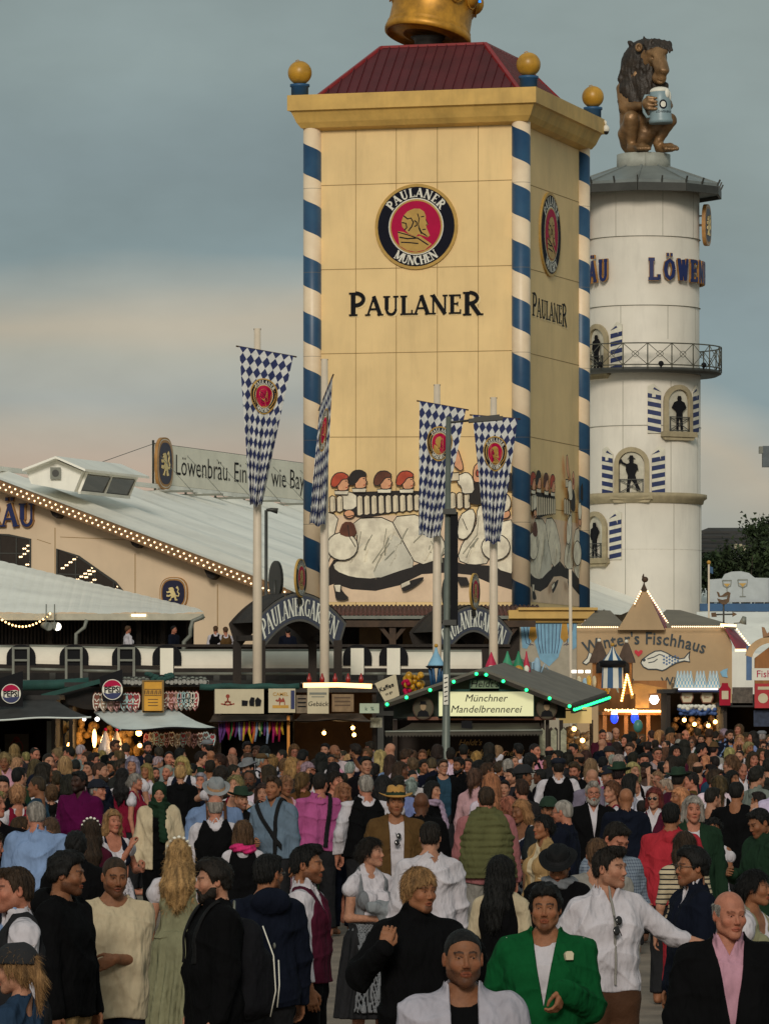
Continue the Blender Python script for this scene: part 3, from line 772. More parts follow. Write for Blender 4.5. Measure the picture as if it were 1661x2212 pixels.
def serif(m, s, h, mp, lay, n1, n0=None, ws=1.0, fat=1.0, big=()):
 """letters of cap height h; lay(x) -> function (x,y)->(u,v) placing the glyph whose left edge is x along the line"""
 x = 0; q = 0
 for i, ch in enumerate(s):
  w, rib = GL[ch]; k = 1.22 if i in big else 1.0; g = lay(x, w*h*ws*k); dy = -.1*h if (i in big and i > 0) else 0
  for pts, tw in rib:
   q += 1; tw2 = [a*h*fat*k for a in tw] if isinstance(tw, list) else tw*h*fat*k
   m.ribbon([g(p[0]*h*ws*k, p[1]*h*k+dy) for p in pts], tw2, mp, n1+.0012*(q % 7), n0)
  x += w*h*ws*k
 return x
def width(s, h, ws=1., big=()): return sum(GL[c][0]*h*ws*(1.22 if i in big else 1) for i, c in enumerate(s))
def straight(u0, v0): return lambda x, w: (lambda a, b: (u0+x+a, v0+b))
def on_arc(cx, cy, r, a_mid, total, top=True):
 def lay(x, w):
  mid = x + w/2
  if top: th = a_mid - (mid-total/2)/r; rot = th-PI/2
  else: th = a_mid + (mid-total/2)/r; rot = th+PI/2
  c, s_ = math.cos(rot), math.sin(rot); bx, by = cx+r*math.cos(th), cy+r*math.sin(th)
  return lambda a, b: (bx+(a-w/2)*c-b*s_, by+(a-w/2)*s_+b*c)
 return lay
_tc = {}
def text2d(s, shear=0., bold=0., space=1.):
 key = (s, shear, bold, space)
 if key not in _tc:
  cu = bpy.data.curves.new('t', 'FONT'); cu.body = s; cu.size = 1; cu.shear = shear; cu.offset = bold; cu.resolution_u = 2; cu.space_character = space
  cu.fill_mode = 'BOTH'; ob = bpy.data.objects.new('t', cu); COL.objects.link(ob)
  dg = bpy.context.evaluated_depsgraph_get(); me = ob.evaluated_get(dg).to_mesh()
  _tc[key] = ([tuple(v.co[:2]) for v in me.vertices], [tuple(p.vertices) for p in me.polygons])
  bpy.data.objects.remove(ob); bpy.data.curves.remove(cu)
 return _tc[key]
def text(m, s, size, mp, u0, v0, n, shear=0., bold=0., center=False, fn=None, space=1., sx=1.):
 V, Fc = text2d(s, shear, bold, space)
 if not V: return
 w = max(v[0] for v in V)*size*sx; o = -w/2 if center else 0
 m.add([mp(*(fn(v[0]*size*sx+o, v[1]*size) if fn else (u0+v[0]*size*sx+o, v0+v[1]*size)), n) for v in V], Fc, False)
 return w
# ================================================================= MATERIALS OF THE SETTING
m_wall = mat('tower_paint', srgb(240, 207, 148), .65, .09, .35, dirt=.24, bmp=.05, bscale=3)
m_corn = mat('cornice_ochre', srgb(212, 172, 94), .55, .16, .8, dirt=.45)
m_cream = mat('column_cream', srgb(238, 216, 184), .5, .05, 1.)
m_blue = mat('bavarian_blue', srgb(38, 82, 122), .5, .1, 2.)
m_roofred = mat('red_sheet_roof', srgb(80, 25, 30), .45, .18, 1.2)
m_gold = mat('gold_paint', srgb(186, 138, 44), .38, .2, 2.5, dirt=.3)
m_olgold = mat('emblem_gold', srgb(186, 148, 72), .5, .1)
m_navy = mat('emblem_navy', srgb(18, 20, 34), .7, .1, spec=.15)
m_red = mat('emblem_red', srgb(178, 6, 66), .6, .06, spec=.2)
m_white = mat('sign_white', srgb(226, 222, 208), .5, .05)
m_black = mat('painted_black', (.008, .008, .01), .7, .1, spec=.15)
m_seam = mat('panel_joint', srgb(150, 118, 70), .8, .1)
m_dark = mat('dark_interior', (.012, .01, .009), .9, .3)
m_darkwood = mat('dark_wood', (.022, .014, .009), .75, .35, 3., stretch=(1, 1, .15), bmp=.3)
m_brown = mat('brown_timber', (.06, .032, .016), .7, .3, 3.)
m_tan = mat('hall_render', srgb(220, 196, 166), .85, .06, .5, dirt=.12)
m_memb = mat('white_membrane', srgb(240, 238, 228), .35, .1, .35, dirt=.22, stretch=(.4, 2., 1))
m_lw = mat('lion_tower_white', srgb(222, 214, 200), .55, .07, .4, dirt=.26)
m_lblue = mat('letter_blue', srgb(22, 36, 88), .4, .1)
m_lgold = mat('letter_gold', srgb(168, 122, 66), .45, .15)
m_grey = mat('grey_metal', srgb(120, 122, 112), .45, .15, 2.)
m_dgrey = mat('dark_metal', srgb(58, 58, 54), .5, .2, 2.)
m_zinc = mat('zinc_roof', srgb(118, 124, 122), .4, .15, 1., dirt=.3)
m_stone = mat('niche_stone', srgb(166, 152, 122), .8, .12)
m_pole = mat('pole_paint', srgb(216, 200, 178), .5, .06, 2., dirt=.15)
m_bulb = emat('warm_bulb', (1., .72, .42), 2.2)
m_bulbh = emat('warm_tube', (1., .5, .12), 12.)
m_bulbw = emat('white_bulb', (1., .93, .8), 4.)
m_green = emat('green_bulb', (.02, 1., .25), 2.6)
m_bluel = emat('blue_lamp_glow', (.02, .06, 1.), 1.6)
m_awn = mat('dark_awning', (.028, .026, .024), .8, .3, 3.)
m_brawn = mat('brown_awning', (.07, .05, .036), .8, .3, 3.)
m_wawn = mat('white_awning', srgb(205, 212, 208), .55, .08, 2., dirt=.2)
m_greenc = mat('green_cloth', (.012, .06, .05), .8, .2)
m_sign = mat('sign_cream', srgb(200, 188, 158), .6, .06)
m_beige = mat('painted_beige', srgb(182, 154, 118), .75, .08, .8, dirt=.15)
m_redroof = mat('crimson_tiles', srgb(140, 22, 44), .5, .15, 4.)
m_glassd = mat('dark_glass', (.018, .016, .014), .08, .2)
m_warmwood = mat('warm_wood', srgb(150, 96, 42), .6, .25, 4., stretch=(1, 1, .2))
m_skyblue = mat('curtain_blue', srgb(130, 178, 206), .7, .12, 3.)
def thing(name, label, cat, loc, rz=0, group=None):
 return tag(empty(name, loc, rz), label, cat, group)
GZ = -.2   # the crowd stands on ground a little lower than the stalls
m = MB(); m.add([(-900, -60, GZ), (900, -60, GZ), (900, 98, GZ), (-900, 98, GZ), (900, 104, 0), (-900, 104, 0), (900, 2400, 0), (-900, 2400, 0)], [(0, 1, 2, 3), (3, 2, 4, 5), (5, 4, 6, 7)])
tag(m.build('ground', mat('trodden_asphalt', srgb(120, 106, 92), .9, .25, 1.4, bmp=.25, bscale=8)), kind='structure')
# ================================================================= YELLOW TOWER
Cc = Vector((4.387, 160., 0)); Lf = Vector((-2.34, 161.94, 0)); Rt = Vector((6.62, 167.78, 0)); Bk = Lf + Rt - Cc
UF = (Cc-Lf).normalized(); NF = Vector((UF.y, -UF.x, 0)); UR = (Rt-Cc).normalized(); NR = Vector((UR.y, -UR.x, 0))
WF, WR = (Cc-Lf).length, (Rt-Cc).length
front = frame(Lf, UF, NF); side = frame(Cc, UR, NR)
def uvF(x, y):
 p = onplane(Lf, NF, x, y); return ((p-Lf).dot(UF), p.z)
def uvR(x, y):
 p = onplane(Cc, NR, x, y); return ((p-Cc).dot(UR), p.z)
tower = thing('festival_tower', 'tall square yellow brewery tower with striped corner columns, red roof and waitress mural', 'tower', (2.14, 164.9, 0))
TI = Matrix.Translation((-2.14, -164.9, 0))
def tp(m, name, mats, par=None, label=None):
 if par is None: m.v = [tuple(TI @ Vector(p)) for p in m.v]; o = m.build(name, mats, tower)
 else: m.v = [tuple(TI @ Vector(p)) for p in m.v]; o = m.build(name, mats, par)
 if label: o['label'] = label
 return o
m = MB(); ring = [Lf, Cc, Rt, Bk]
m.add([p + Vector((0, 0, z)) for z in (0, 21.2) for p in ring], [(0, 1, 5, 4), (1, 2, 6, 5), (2, 3, 7, 6), (3, 0, 4, 7), (4, 5, 6, 7)])
tp(m, 'wall', m_wall)
m = MB()
for yl, yr in ((400, 388), (582, 573), (764, 757), (944, 943), (1095, 1094)):
 m.ribbon([(0.3, uvF(700, yl)[1]), (WF-.3, uvF(1100, yr)[1])], .022, front, .004)
for x in (768.6, 856, 944.7, 1033):
 m.ribbon([(uvF(x, 1000)[0], 5.4), (uvF(x, 1000)[0], 21)], .02, front, .004)
for yl, yr in ((400, 432), (582, 606), (764, 786), (944, 962), (1095, 1106)):
 m.ribbon([(.3, uvR(1147, yl)[1]), (WR-.3, uvR(1240, yr)[1])], .022, side, .004)
tp(m, 'panel_joint', m_seam)
def stripe_mat(ph):
 mm = bpy.data.materials.new('striped_column'); nt, b = nodes(mm); b.inputs['Roughness'].default_value = .42
 tc = nt.nodes.new('ShaderNodeTexCoord'); sp = nt.nodes.new('ShaderNodeSeparateXYZ'); nt.links.new(tc.outputs['Object'], sp.inputs[0])
 an = mth(nt, 'ARCTAN2', sp.outputs[0], mth(nt, 'MULTIPLY', sp.outputs[1], -1))
 f = mth(nt, 'ADD', mth(nt, 'MULTIPLY', sp.outputs[2], 1/1.82), mth(nt, 'MULTIPLY', an, .125*.55))
 f = mth(nt, 'FRACT', mth(nt, 'ADD', f, ph)); s_ = mth(nt, 'LESS_THAN', f, .535)
 n = noise_n(nt, 1.6, 4); cr = mixc(nt, n, srgb(240, 218, 186), srgb(228, 204, 172)); bl = mixc(nt, n, srgb(32, 68, 102), srgb(42, 80, 112))
 se = mth(nt, 'LESS_THAN', mth(nt, 'FRACT', mth(nt, 'MULTIPLY', sp.outputs[2], 1/2.73)), .008)
 c = mixc(nt, s_, cr, bl); c = mixc(nt, mth(nt, 'MULTIPLY', se, .6), c, (.15, .13, .1)); nt.links.new(c, b.inputs['Base Color']); return mm
for base, zt, ph in ((Lf, 21.25, .30), (Cc, 21.25, .11), (Rt, 21.25, .03), (Bk, 21.25, .2)):
 m = MB(); m.lathe([(.3, 5.35), (.3, zt)], 28)
 o = m.build('striped_column', stripe_mat(ph), tower); o.location = base - Vector((2.14, 164.9, 0))
ctr = (Lf+Rt)/2
prof = [(.02, 21.0), (.06, 21.02), (.3, 21.08), (.42, 21.25), (.5, 21.45), (.56, 21.58), (.58, 21.6), (.66, 21.62), (.66, 22.12), (.2, 22.14), (-.3, 22.13)]
m = MB(); vs = []; nL = []
for (o_, z) in prof:
 for p, d in ((Lf, -UF-UR), (Cc, UF-UR), (Rt, UF+UR), (Bk, -UF+UR)): vs.append(p+d*o_+Vector((0, 0, z)))
for i in range(len(prof)-1):
 for k in range(4): nL.append((4*i+k, 4*i+(k+1) % 4, 4*i+4+(k+1) % 4, 4*i+4+k))
m.add(vs, nL, False); tp(m, 'cornice', m_corn)
m = MB(); q = [ctr+(p-ctr)*.97+Vector((0, 0, 22.13)) for p in ring]+[ctr+(p-ctr)*.5+Vector((0, 0, 23.93)) for p in ring]
m.add(q, [(0, 1, 5, 4), (1, 2, 6, 5), (2, 3, 7, 6), (3, 0, 4, 7), (4, 5, 6, 7)])
for f in ((0, 1), (1, 2), (2, 3), (3, 0)):
 a, b, c, d = q[f[0]], q[f[1]], q[f[1]+4], q[f[0]+4]; n_ = (b-a).cross(d-a).normalized()
 W_ = (b-a).length; U_ = (b-a).normalized(); inset = (d-a).dot(U_); H_ = d-a-U_*inset
 for k in range(1, 21):
  t = k/21*W_; hh = min(1, t/inset, (W_-t)/inset); m.beam(a+U_*t+n_*.02, a+U_*t+H_*hh+n_*.02, .03, .05, n_)
ro = tp(m, 'roof', m_roofred)
m = MB()
for k in range(4): m.beam(q[k], q[k+4], .14, .1)
for k in range(4): m.beam(q[k+4], q[4+(k+1) % 4], .12, .08)
tp(m, 'ridge_flashing', mat('red_flashing', srgb(140, 40, 42), .4, .1), ro)
m = MB()
for x, y in ((716, 220), (1112, 214)):
 p = onplane(Lf-NF*.3, NF, x-0, y-4); m.sphere(tuple(p+NF*.1), .13, 12, 8); m.tube([p+NF*.1-Vector((0, 0, .3)), p+NF*.1], .03, 6)
tp(m, 'roof_lamp', m_dgrey)
for p, d, rr in ((Lf, -UF-UR, .39), (Cc, UF-UR, .39), (Rt, UF+UR, .37)):
 c = p + d*.33
 m = MB(); m.lathe([(.28, 22.13), (.28, 22.4), (.32, 22.42), (.32, 22.5), (.2, 22.52)], 20, tuple(c)); pd = tp(m, 'finial_base', m_blue)
 m = MB(); m.sphere((c.x, c.y, 22.5+rr*.96), rr, 28, 18); m.tube([(c.x, c.y, 22.5+rr*1.9), (c.x-.05, c.y, 22.5+rr*2.05), (c.x-.14, c.y, 22.5+rr*1.95)], .015, 5); tp(m, 'gold_ball', m_gold, pd)
mug = thing('giant_gold_mug', 'huge tilted gold beer mug turning above the red tower roof, cut off by the frame', 'roof figure', (2.2, 164.6, 23.93))
Mt = Matrix.Translation((-.78, -.0, .5)) @ Matrix.Rotation(R(10.5), 4, 'Y') @ Matrix.Rotation(R(-10), 4, 'X')
m = MB(Mt); m.lathe([(.0, .06), (.75, .05), (.8, -.02), (.86, -.02), (.9, .06), (1.3, .05), (1.36, -.06), (1.43, -.03), (1.45, .08), (1.42, .2), (1.38, .24), (1.4, .3), (1.36, .36), (1.34, .9), (1.38, 1.6), (1.42, 2.6), (1.46, 2.7), (1.4, 2.75), (0.2, 2.9)], 48, cap=False)
m.build('mug_body', mat('weathered_gold', srgb(190, 136, 44), .45, .35, 1.6, metal=.3, dirt=.75), mug)
m = MB(Mt)
for r_ in range(2):
 for k in range(12):
  a = 2*PI*(k+.5*r_)/12; cx, cy = 1.36*math.cos(a), 1.36*math.sin(a)
  m.sphere((cx, cy, 1.4+.85*r_), (.28, .28, .36), 12, 8)
  pts = [(1.44*math.cos(a+.22*math.cos(t)), 1.44*math.sin(a+.22*math.cos(t)), 1.4+.85*r_+.42*math.sin(t)) for t in [2*PI*i/14 for i in range(15)]]; m.tube(pts, .03, 5, False)
m.build('mug_boss', mat('weathered_gold', (0, 0, 0)), mug)
m = MB(Mt); m.tube([(.1, 1.36, 2.3), (.1, 1.75, 2.35), (.1, 2.1, 2.0), (.1, 2.1, 1.2), (.1, 1.8, .8), (.1, 1.4, .9)], .13, 10); m.build('handle', m_gold, mug)
m = MB(Mt)
m.tube([(1.5*math.cos(t), 1.5*math.sin(t), 1.45) for t in [-.75+.05*i for i in range(20)]], .05, 6); m.build('neon_tube', emat('blue_neon', (.02, .25, 1.), 1.4), mug)
m = MB(Mt); m.lathe([(1.4, 2.7), (1.5, 2.9), (1.3, 3.2), (.7, 3.4), (0.01, 3.45)], 24, cap=False); m.build('foam', m_white, mug)
m = MB(); m.lathe([(.5, -.0), (.45, .35), (.6, .5)], 20, (-.75, -.0, 0)); m.build('axle', m_dgrey, mug)
cam_o = thing('security_camera', 'small white dome camera on the right end of the ochre cornice', 'camera', tuple(P(1300, 262, 168.2)))
m = MB(); m.beam((-.1, 0, .02), (.12, 0, .02), .05); m.tube([(.12, 0, .02), (.14, 0, -.12)], .04, 8); m.build('bracket', m_white, cam_o)
m = MB(); m.sphere((.14, 0, -.25), (.12, .12, .14)); m.build('housing', m_white, cam_o)
m = MB(); m.sphere((.14, 0, -.32), (.1, .1, .12)); m.build('dome', m_glassd, cam_o)
def emblem(mp, R_, parent, n0=0.0, rings=2, finish=None, thick=.06, words=True):
 """discs, lettering and portrait of the round brewery emblem, radius R_, on the surface mp"""
 e = .0035*max(R_, .35) if R_ < 1 else .006
 def put(m, name, mats, par): 
  if finish: return finish(m, name, mats, par)
  return m.build(name, mats, par)
 m = MB(); m.disc((0, 0), R_, mp, n0-.001, n0+thick, 44, rings)
 m.mi = 1; m.disc((0, 0), R_*.93, mp, n0, n0+thick+e, 44, rings, sides=False)
 m.mi = 2; m.disc((0, 0), R_*.665, mp, n0, n0+thick+2*e, 40, rings, sides=False)
 m.mi = 0; m.disc((0, 0), R_*.64, mp, n0, n0+thick+3*e, 40, rings, sides=False)
 m.mi = 3; m.disc((0, 0), R_*.6, mp, n0, n0+thick+4*e, 40, rings, sides=False)
 ob = put(m, 'emblem', [m_olgold, m_navy, m_white, m_red], parent)
 m = MB(); h = .21*R_
 if words:
  tot = width('PAULANER', h, 1.02); serif(m, 'PAULANER', h, mp, on_arc(0, 0, .69*R_, PI/2, tot*1.0), n0+thick+2.2*e, ws=1.02, fat=1.15)
  tot = width('MÜNCHEN', h, .92); serif(m, 'MÜNCHEN', h, mp, on_arc(0, 0, .895*R_, -PI/2, tot, False), n0+thick+2.2*e, ws=.92, fat=1.1)
  put(m, 'lettering', m_white, ob)
 S = R_/100.; z = n0+thick+5*e
 T_ = lambda L: [(a*S, b*S) for a, b in L]
 m = MB(); m.prism(T_([(-44, -10), (-30, -12), (-22, -16), (0, -24), (10, -22), (38, -42), (22, -55), (0, -59.5), (-22, -55), (-40, -44)]), mp, z, z, False)
 m.prism(T_([(-18, -16), (-26, -8), (-33, 0), (-35, 12), (-30, 26), (-20, 36), (-4, 42), (10, 41), (20, 34), (24, 24), (24, 16), (30, 4), (25, 1), (26, -4), (28, -9), (34, -22), (28, -26), (18, -22), (6, -18), (0, -24)]), mp, z, z+.4*e, False)
 m.mi = 1
 for L, w in (([(-30, 26), (-20, 18), (-12, 20), (-6, 10), (-10, 0), (-18, -10)], 3), ([(-34, 10), (-24, 8), (-22, -2), (-28, -8)], 3), ([(-4, 14), (2, 10), (2, 2), (-4, 0)], 3), ([(4, 30), (8, 18), (6, 6), (8, -6), (14, -18)], 2.5), ([(12, 22), (20, 23)], 2.4), ([(16, -8), (24, -7)], 2.4), ([(24, 16), (29, 5), (24, 2)], 1.8),
    ([(-40, -24), (-20, -28), (4, -27), (30, -44)], 3), ([(-36, -36), (-18, -37), (6, -40)], 2.6), ([(-44, -12), (-20, -19), (0, -26)], 2.4), ([(10, -10), (18, -18), (28, -24)], 2), ([(8, -2), (14, -14), (24, -20)], 1.6)):
  m.ribbon(T_(L), w*S, mp, z+e)
 put(m, 'portrait', [m_olgold, m_navy], ob)
 return ob
fin = lambda m, name, mats, par: tp(m, name, mats, par) 
eu, ev = uvF(900, 489)
def fin(m, name, mats, par):
 m.v = [tuple(TI @ Vector(p)) for p in m.v]; return m.build(name, mats, par or tower)
emblem(lambda u, v, n: front(eu+u, ev+v, n), 1.385, tower, .005, 2, fin)
eu2, ev2 = uvR(1186, 506)
emblem(lambda u, v, n: side(eu2+u, ev2+v, n), 1.385, tower, .005, 2, fin)
def wallword(mp, u_mid, v0, h, s='PAULANER', ws=1.1, dep=.05, fat=1.):
 big = (0, 7); w = width(s, h, ws, big); m = MB()
 m.mi = 0; serif(m, s, h, lambda u, v, n: mp(u+.05, v-.04, n), straight(u_mid-w/2, v0), .006, ws=ws, fat=1.12, big=big)
 m.mi = 1; serif(m, s, h, mp, straight(u_mid-w/2, v0), dep, .0, ws=ws, fat=fat, big=big)
 tp(m, 'name_lettering', [mat('letter_edge', srgb(240, 214, 160), .5, .05), m_black])
u0, v0 = uvF(897, 679); wallword(front, u0, v0, .62, ws=(uvF(1042, 679)[0]-uvF(753, 679)[0])/width('PAULANER', .62, 1, (0, 7)))
u0, v0 = uvR(1186, 692); wallword(side, (uvR(1147, 680)[0]+uvR(1226, 690)[0])/2, v0, .62, ws=1.12, dep=.012, fat=.8)
mc = dict(bg=mat('mural_flesh_ground', srgb(236, 206, 174), .7, .1, 1.2, dirt=.2), ap=mat('mural_apron', srgb(236, 224, 200), .7, .22, 2.2, dirt=.4), apg=mat('mural_apron_green', srgb(214, 208, 190), .7, .14, 1.6, dirt=.3),
  bk=mat('mural_black', srgb(34, 27, 25), .7, .2), mug=mat('mural_mug', srgb(224, 208, 178), .7, .1, 3.), red=mat('mural_red', srgb(176, 70, 44), .7, .25, 3.), skin=mat('mural_skin', srgb(224, 162, 122), .7, .12, 4.), br=mat('mural_brown', srgb(96, 52, 34), .7, .25), grey=mat('mural_grey', srgb(150, 146, 128), .7, .1))
mk = list(mc.keys())
def mural(mp, sx):
 m = MB(); lay = [0]
 def z2(p):
  u, v = uvF(691.4+p[0]*.3434, 907.5+p[1]*.3434); return (u*sx, v)
 def paint(poly, c, ol=True, w=.034):
  lay[0] += 1; n = .008+lay[0]*.0011; m.mi = mk.index(c)
  if 4 < len(poly) < 17 and c != 'mug': poly = [(a[0]*(1-t)+b[0]*t, a[1]*(1-t)+b[1]*t) for a, b in zip(poly, poly[1:]+poly[:1]) for t in (.22, .78)]
  q = [z2(p) for p in poly]; m.prism(q, mp, n, n, False)
  if ol: m.mi = mk.index('bk'); m.ribbon(q+[q[0], q[1]], w, mp, n+.0006)
 def ln(pts, w=.035, c='bk'): lay[0] += 1; m.mi = mk.index(c); m.ribbon([z2(p) for p in pts], w, mp, .008+lay[0]*.0011)
 def el(cx, cy, rx, ry, a0=0): return [(cx+rx*math.cos(t), cy+ry*math.sin(t)) for t in [2*PI*i/18 for i in range(18)]]
 paint([(-20, 600), (1230, 600), (1230, 1145), (-20, 1145)], 'bg', False)
 paint([(-20, 560), (120, 600), (95, 700), (60, 900), (-20, 1010)], 'ap')
 paint([(-20, 940), (50, 940), (85, 880), (130, 880), (95, 945), (200, 985), (350, 1000), (500, 950), (640, 895), (780, 865), (900, 905), (1060, 915), (1230, 980), (1230, 1075), (1080, 1030), (950, 975), (800, 960), (640, 970), (500, 1040), (350, 1075), (200, 1065), (90, 1030), (-20, 1070)], 'bk', False)
 paint([(200, 620), (440, 610), (520, 760), (605, 918), (500, 948), (350, 1002), (200, 992), (95, 950), (80, 900), (180, 860), (245, 760)], 'ap')
 paint([(430, 700), (520, 760), (605, 918), (500, 948), (350, 1002), (330, 940), (420, 860)], 'apg', False)
 paint([(440, 610), (640, 590), (780, 740), (790, 862), (610, 922), (520, 760)], 'ap')
 paint([(860, 880), (900, 760), (980, 680), (990, 540), (1045, 530), (1035, 740), (1075, 900), (950, 915)], 'ap')
 paint([(1060, 850), (1100, 650), (1230, 620), (1230, 975), (1110, 940)], 'ap')
 rm = random.Random(5)
 for k in range(34):
  x = rm.uniform(120, 1180); y = rm.uniform(640, 860); l = rm.uniform(30, 110); b_ = rm.uniform(-30, 30); ln([(x, y), (x-l*.25+b_*.3, y+l*.5), (x-l*.4+b_, y+l)], rm.uniform(.012, .05), rm.choice(['grey', 'apg', 'ap', 'grey']))
 for c in ([(260, 700), (240, 800), (200, 880)], [(420, 680), (400, 800), (330, 900)], [(660, 700), (590, 770)], [(1000, 600), (990, 720), (900, 840)], [(440, 770), (400, 830), (380, 850)], [(470, 820), (410, 880)], [(700, 760), (740, 830)]): ln(c, .02, 'grey')
 paint([(115, 540), (140, 480), (200, 455), (300, 450), (620, 440), (640, 470), (610, 560), (420, 590), (260, 620), (150, 570)], 'bk', False)
 paint(el(180, 510, 66, 58), 'ap')
 for x0, n_ in ((230, 9), (60, 2), (815, 3)):
  for i in range(n_):
   x = x0+i*45; y = (478+(x-230)*-.02) if x0 != 815 else 460; h_ = 125-i*3 if x0 == 230 else 100
   paint([(x+4, y+6), (x+20, y-6), (x+40, y+2), (x+44, y+h_-12), (x+24, y+h_), (x+6, y+h_-6)], 'mug', True, .035); ln([(x+30, y+14), (x+33, y+h_-18)], .02, 'grey')
 paint(el(188, 592, 34, 27), 'skin'); ln([(150, 590), (175, 610), (215, 600)], .03)
 paint(el(145, 795, 98, 88), 'ap'); paint([(150, 640), (215, 640), (242, 720), (180, 740), (120, 715)], 'br', False); ln([(180, 660), (190, 735), (230, 800)], .03)
 paint([(880, 600), (960, 550), (985, 600), (965, 700), (915, 755), (865, 740)], 'ap'); ln([(900, 620), (930, 690)], .025)
 paint(el(1110, 800, 90, 82), 'ap'); paint(el(1165, 590, 36, 30), 'skin'); paint(el(1165, 520, 40, 58), 'ap')
 for (x, y, hat, sc_) in ((150, 395, 'red', 1), (262, 380, 'bk', 1.15), (420, 385, 'br', 1.), (560, 385, 'red', 1.)):
  paint([(x-55, y+50), (x+35, y+48), (x+30, y+75), (x-50, y+75)], 'ap')
  paint([(x-32*sc_, y+50), (x-36, y+10), (x-22, y-30), (x+20, y-34), (x+34, y-14), (x+32, y+2), (x+44, y+10), (x+32, y+18), (x+36, y+34), (x+20, y+50)], 'skin')
  paint([(x-78, y+22), (x-72, y-28), (x-44, y-62), (x+2, y-66), (x+36, y-44), (x+30, y-24), (x-4, y-22), (x-26, y+10), (x-50, y+30)], hat)
  ln([(x+14, y-12), (x+26, y-10)], .03); ln([(x+16, y+30), (x+30, y+28)], .03, 'red')
 paint([(945, 480), (960, 400), (1010, 390), (1045, 430), (1045, 525), (990, 535), (940, 520)], 'bk', False)
 paint([(968, 385), (970, 300), (1000, 265), (1030, 300), (1032, 380), (1000, 395)], 'skin'); paint(el(998, 335, 11, 22), 'red')
 paint([(840, 280), (835, 180), (870, 170), (912, 300), (890, 325)], 'skin')
 paint([(870, 350), (930, 325), (968, 360), (980, 460), (900, 466), (895, 420), (870, 400)], 'ap')
 paint([(820, 335), (880, 330), (880, 380), (820, 385)], 'mug')
 paint([(1160, 440), (1165, 360), (1210, 330), (1230, 450)], 'bk', False)
 for s_ in ([(90, 1035), (130, 1035), (150, 1080), (195, 1125), (150, 1135), (105, 1130), (100, 1085)], [(515, 1050), (560, 1015), (655, 985), (660, 1000), (600, 1050), (530, 1085)], [(860, 985), (930, 990), (950, 1040), (890, 1045)]):
  paint(s_, 'bk', False)
 paint([(95, 1035), (140, 1035), (135, 1085), (105, 1080)], 'ap'); paint([(515, 1030), (570, 1005), (575, 1035), (520, 1060)], 'ap')
 tp(m, 'mural', [mc[k] for k in mk])
mural(front, 1.0); mural(side, WR/WF)
m = MB(); 
def band(m, x0, y0, x1, y1, Y, dep):
 a = P(x0, y0, Y); b = P(x1, y1, Y); m.box(min(a.x, b.x), max(a.x, b.x), Y, Y+dep, min(a.z, b.z), max(a.z, b.z)); return m
hallg = thing('tower_ground_floor', 'dark open ground floor hall under the mural with red tiled canopy and timber posts', 'building', (0, 156, 0))
GI = Matrix.Translation((0, -156, 0))
def gp(m, n, mt, par=None, root=None, I=None):
 I = I or GI; m.v = [tuple(I @ Vector(p)) for p in m.v]; return m.build(n, mt, par or root or hallg)
a = P(560, 1325, 156); b = P(1118, 1325, 156)
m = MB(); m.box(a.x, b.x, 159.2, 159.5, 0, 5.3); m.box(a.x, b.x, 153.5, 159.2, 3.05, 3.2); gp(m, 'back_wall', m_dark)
m = MB(); 
for i in range(58):
 t = i/57; x = a.x+1.0+(b.x-a.x-.3)*t
 m.tube([(x, 154.6, 5.14), (x, 159.0, 5.5)], .05, 6)
m.add([(a.x+1.0, 154.6, 5.14), (b.x+.7, 154.6, 5.14), (b.x+.7, 159.2, 5.5), (a.x+1.0, 159.2, 5.5)], [(0, 1, 2, 3)])
gp(m, 'canopy', mat('clay_tiles', srgb(92, 58, 50), .8, .25, 6.))
m = MB(); m.beam((a.x+1., 154.55, 5.06), (b.x+.7, 154.55, 5.06), .1, .1); gp(m, 'gutter', m_grey)
m = MB(); m.beam((a.x+1., 153.9, 4.85), (b.x+.5, 153.9, 4.85), .14, .2)
for x in (848, 980, 1090):
 p = P(x, 1400, 154); m.beam((p.x, 154, 3.1), (p.x, 154, 4.9), .2); m.beam((p.x, 154, 4.3), (p.x-.45, 154, 4.85), .12); m.beam((p.x, 154, 4.3), (p.x+.45, 154, 4.85), .12)
gp(m, 'timber_post', m_brown)
m = MB()
for x0, x1 in ((812, 823), (776, 812), (870, 905), (1005, 1060)):
 band(m, x0, 1352, x1, 1398, 158.6, .05)
gp(m, 'wall_panel', mat('plywood_panel', srgb(128, 104, 80), .8, .15))
m = MB()
for x0, x1 in ((776, 832), (838, 862)): band(m, x0, 1345, x1, 1350, 156, .06)
gp(m, 'light_tube', emat('yellow_tube', (1., .72, .18), 2.4))
an = thing('painted_annex', 'low annex beside the tower with ochre ledge and painted blue curtains', 'building', (5, 154.6, 0))
AI = Matrix.Translation((-5, -154.6, 0))
ap_ = lambda m, n, mt, par=None: gp(m, n, mt, par, an, AI)
x0 = P(1098, 0, 154.6).x; x1 = P(1248, 0, 154.6).x
m = MB(); m.box(x0, x1, 154.6, 156.4, 0, 4.9); ap_(m, 'wall', mat('annex_wall', srgb(176, 168, 150), .8, .1, dirt=.2))
m = MB(); m.box(x0, x1+.5, 154.3, 157, 5.02, 5.28); m.box(x0, x1+.2, 154.5, 157, 4.9, 5.02); m.box(x0+.3, x1+.6, 154.2, 157, 5.28, 5.36); ap_(m, 'ledge', m_corn)
m = MB(); band(m, 1100, 1350, 1122, 1440, 154.4, .3); ap_(m, 'corner_post', m_darkwood)
W2 = frame((0, 154.6, 0), (1, 0, 0), (0, -1, 0)); cv = lambda x, y: (P(x, y, 154.6).x, P(x, y, 154.6).z)
m = MB()
m.prism([cv(*p) for p in [(1124, 1347), (1150, 1347), (1148, 1385), (1138, 1402), (1128, 1400)]], W2, 0, .01, False)
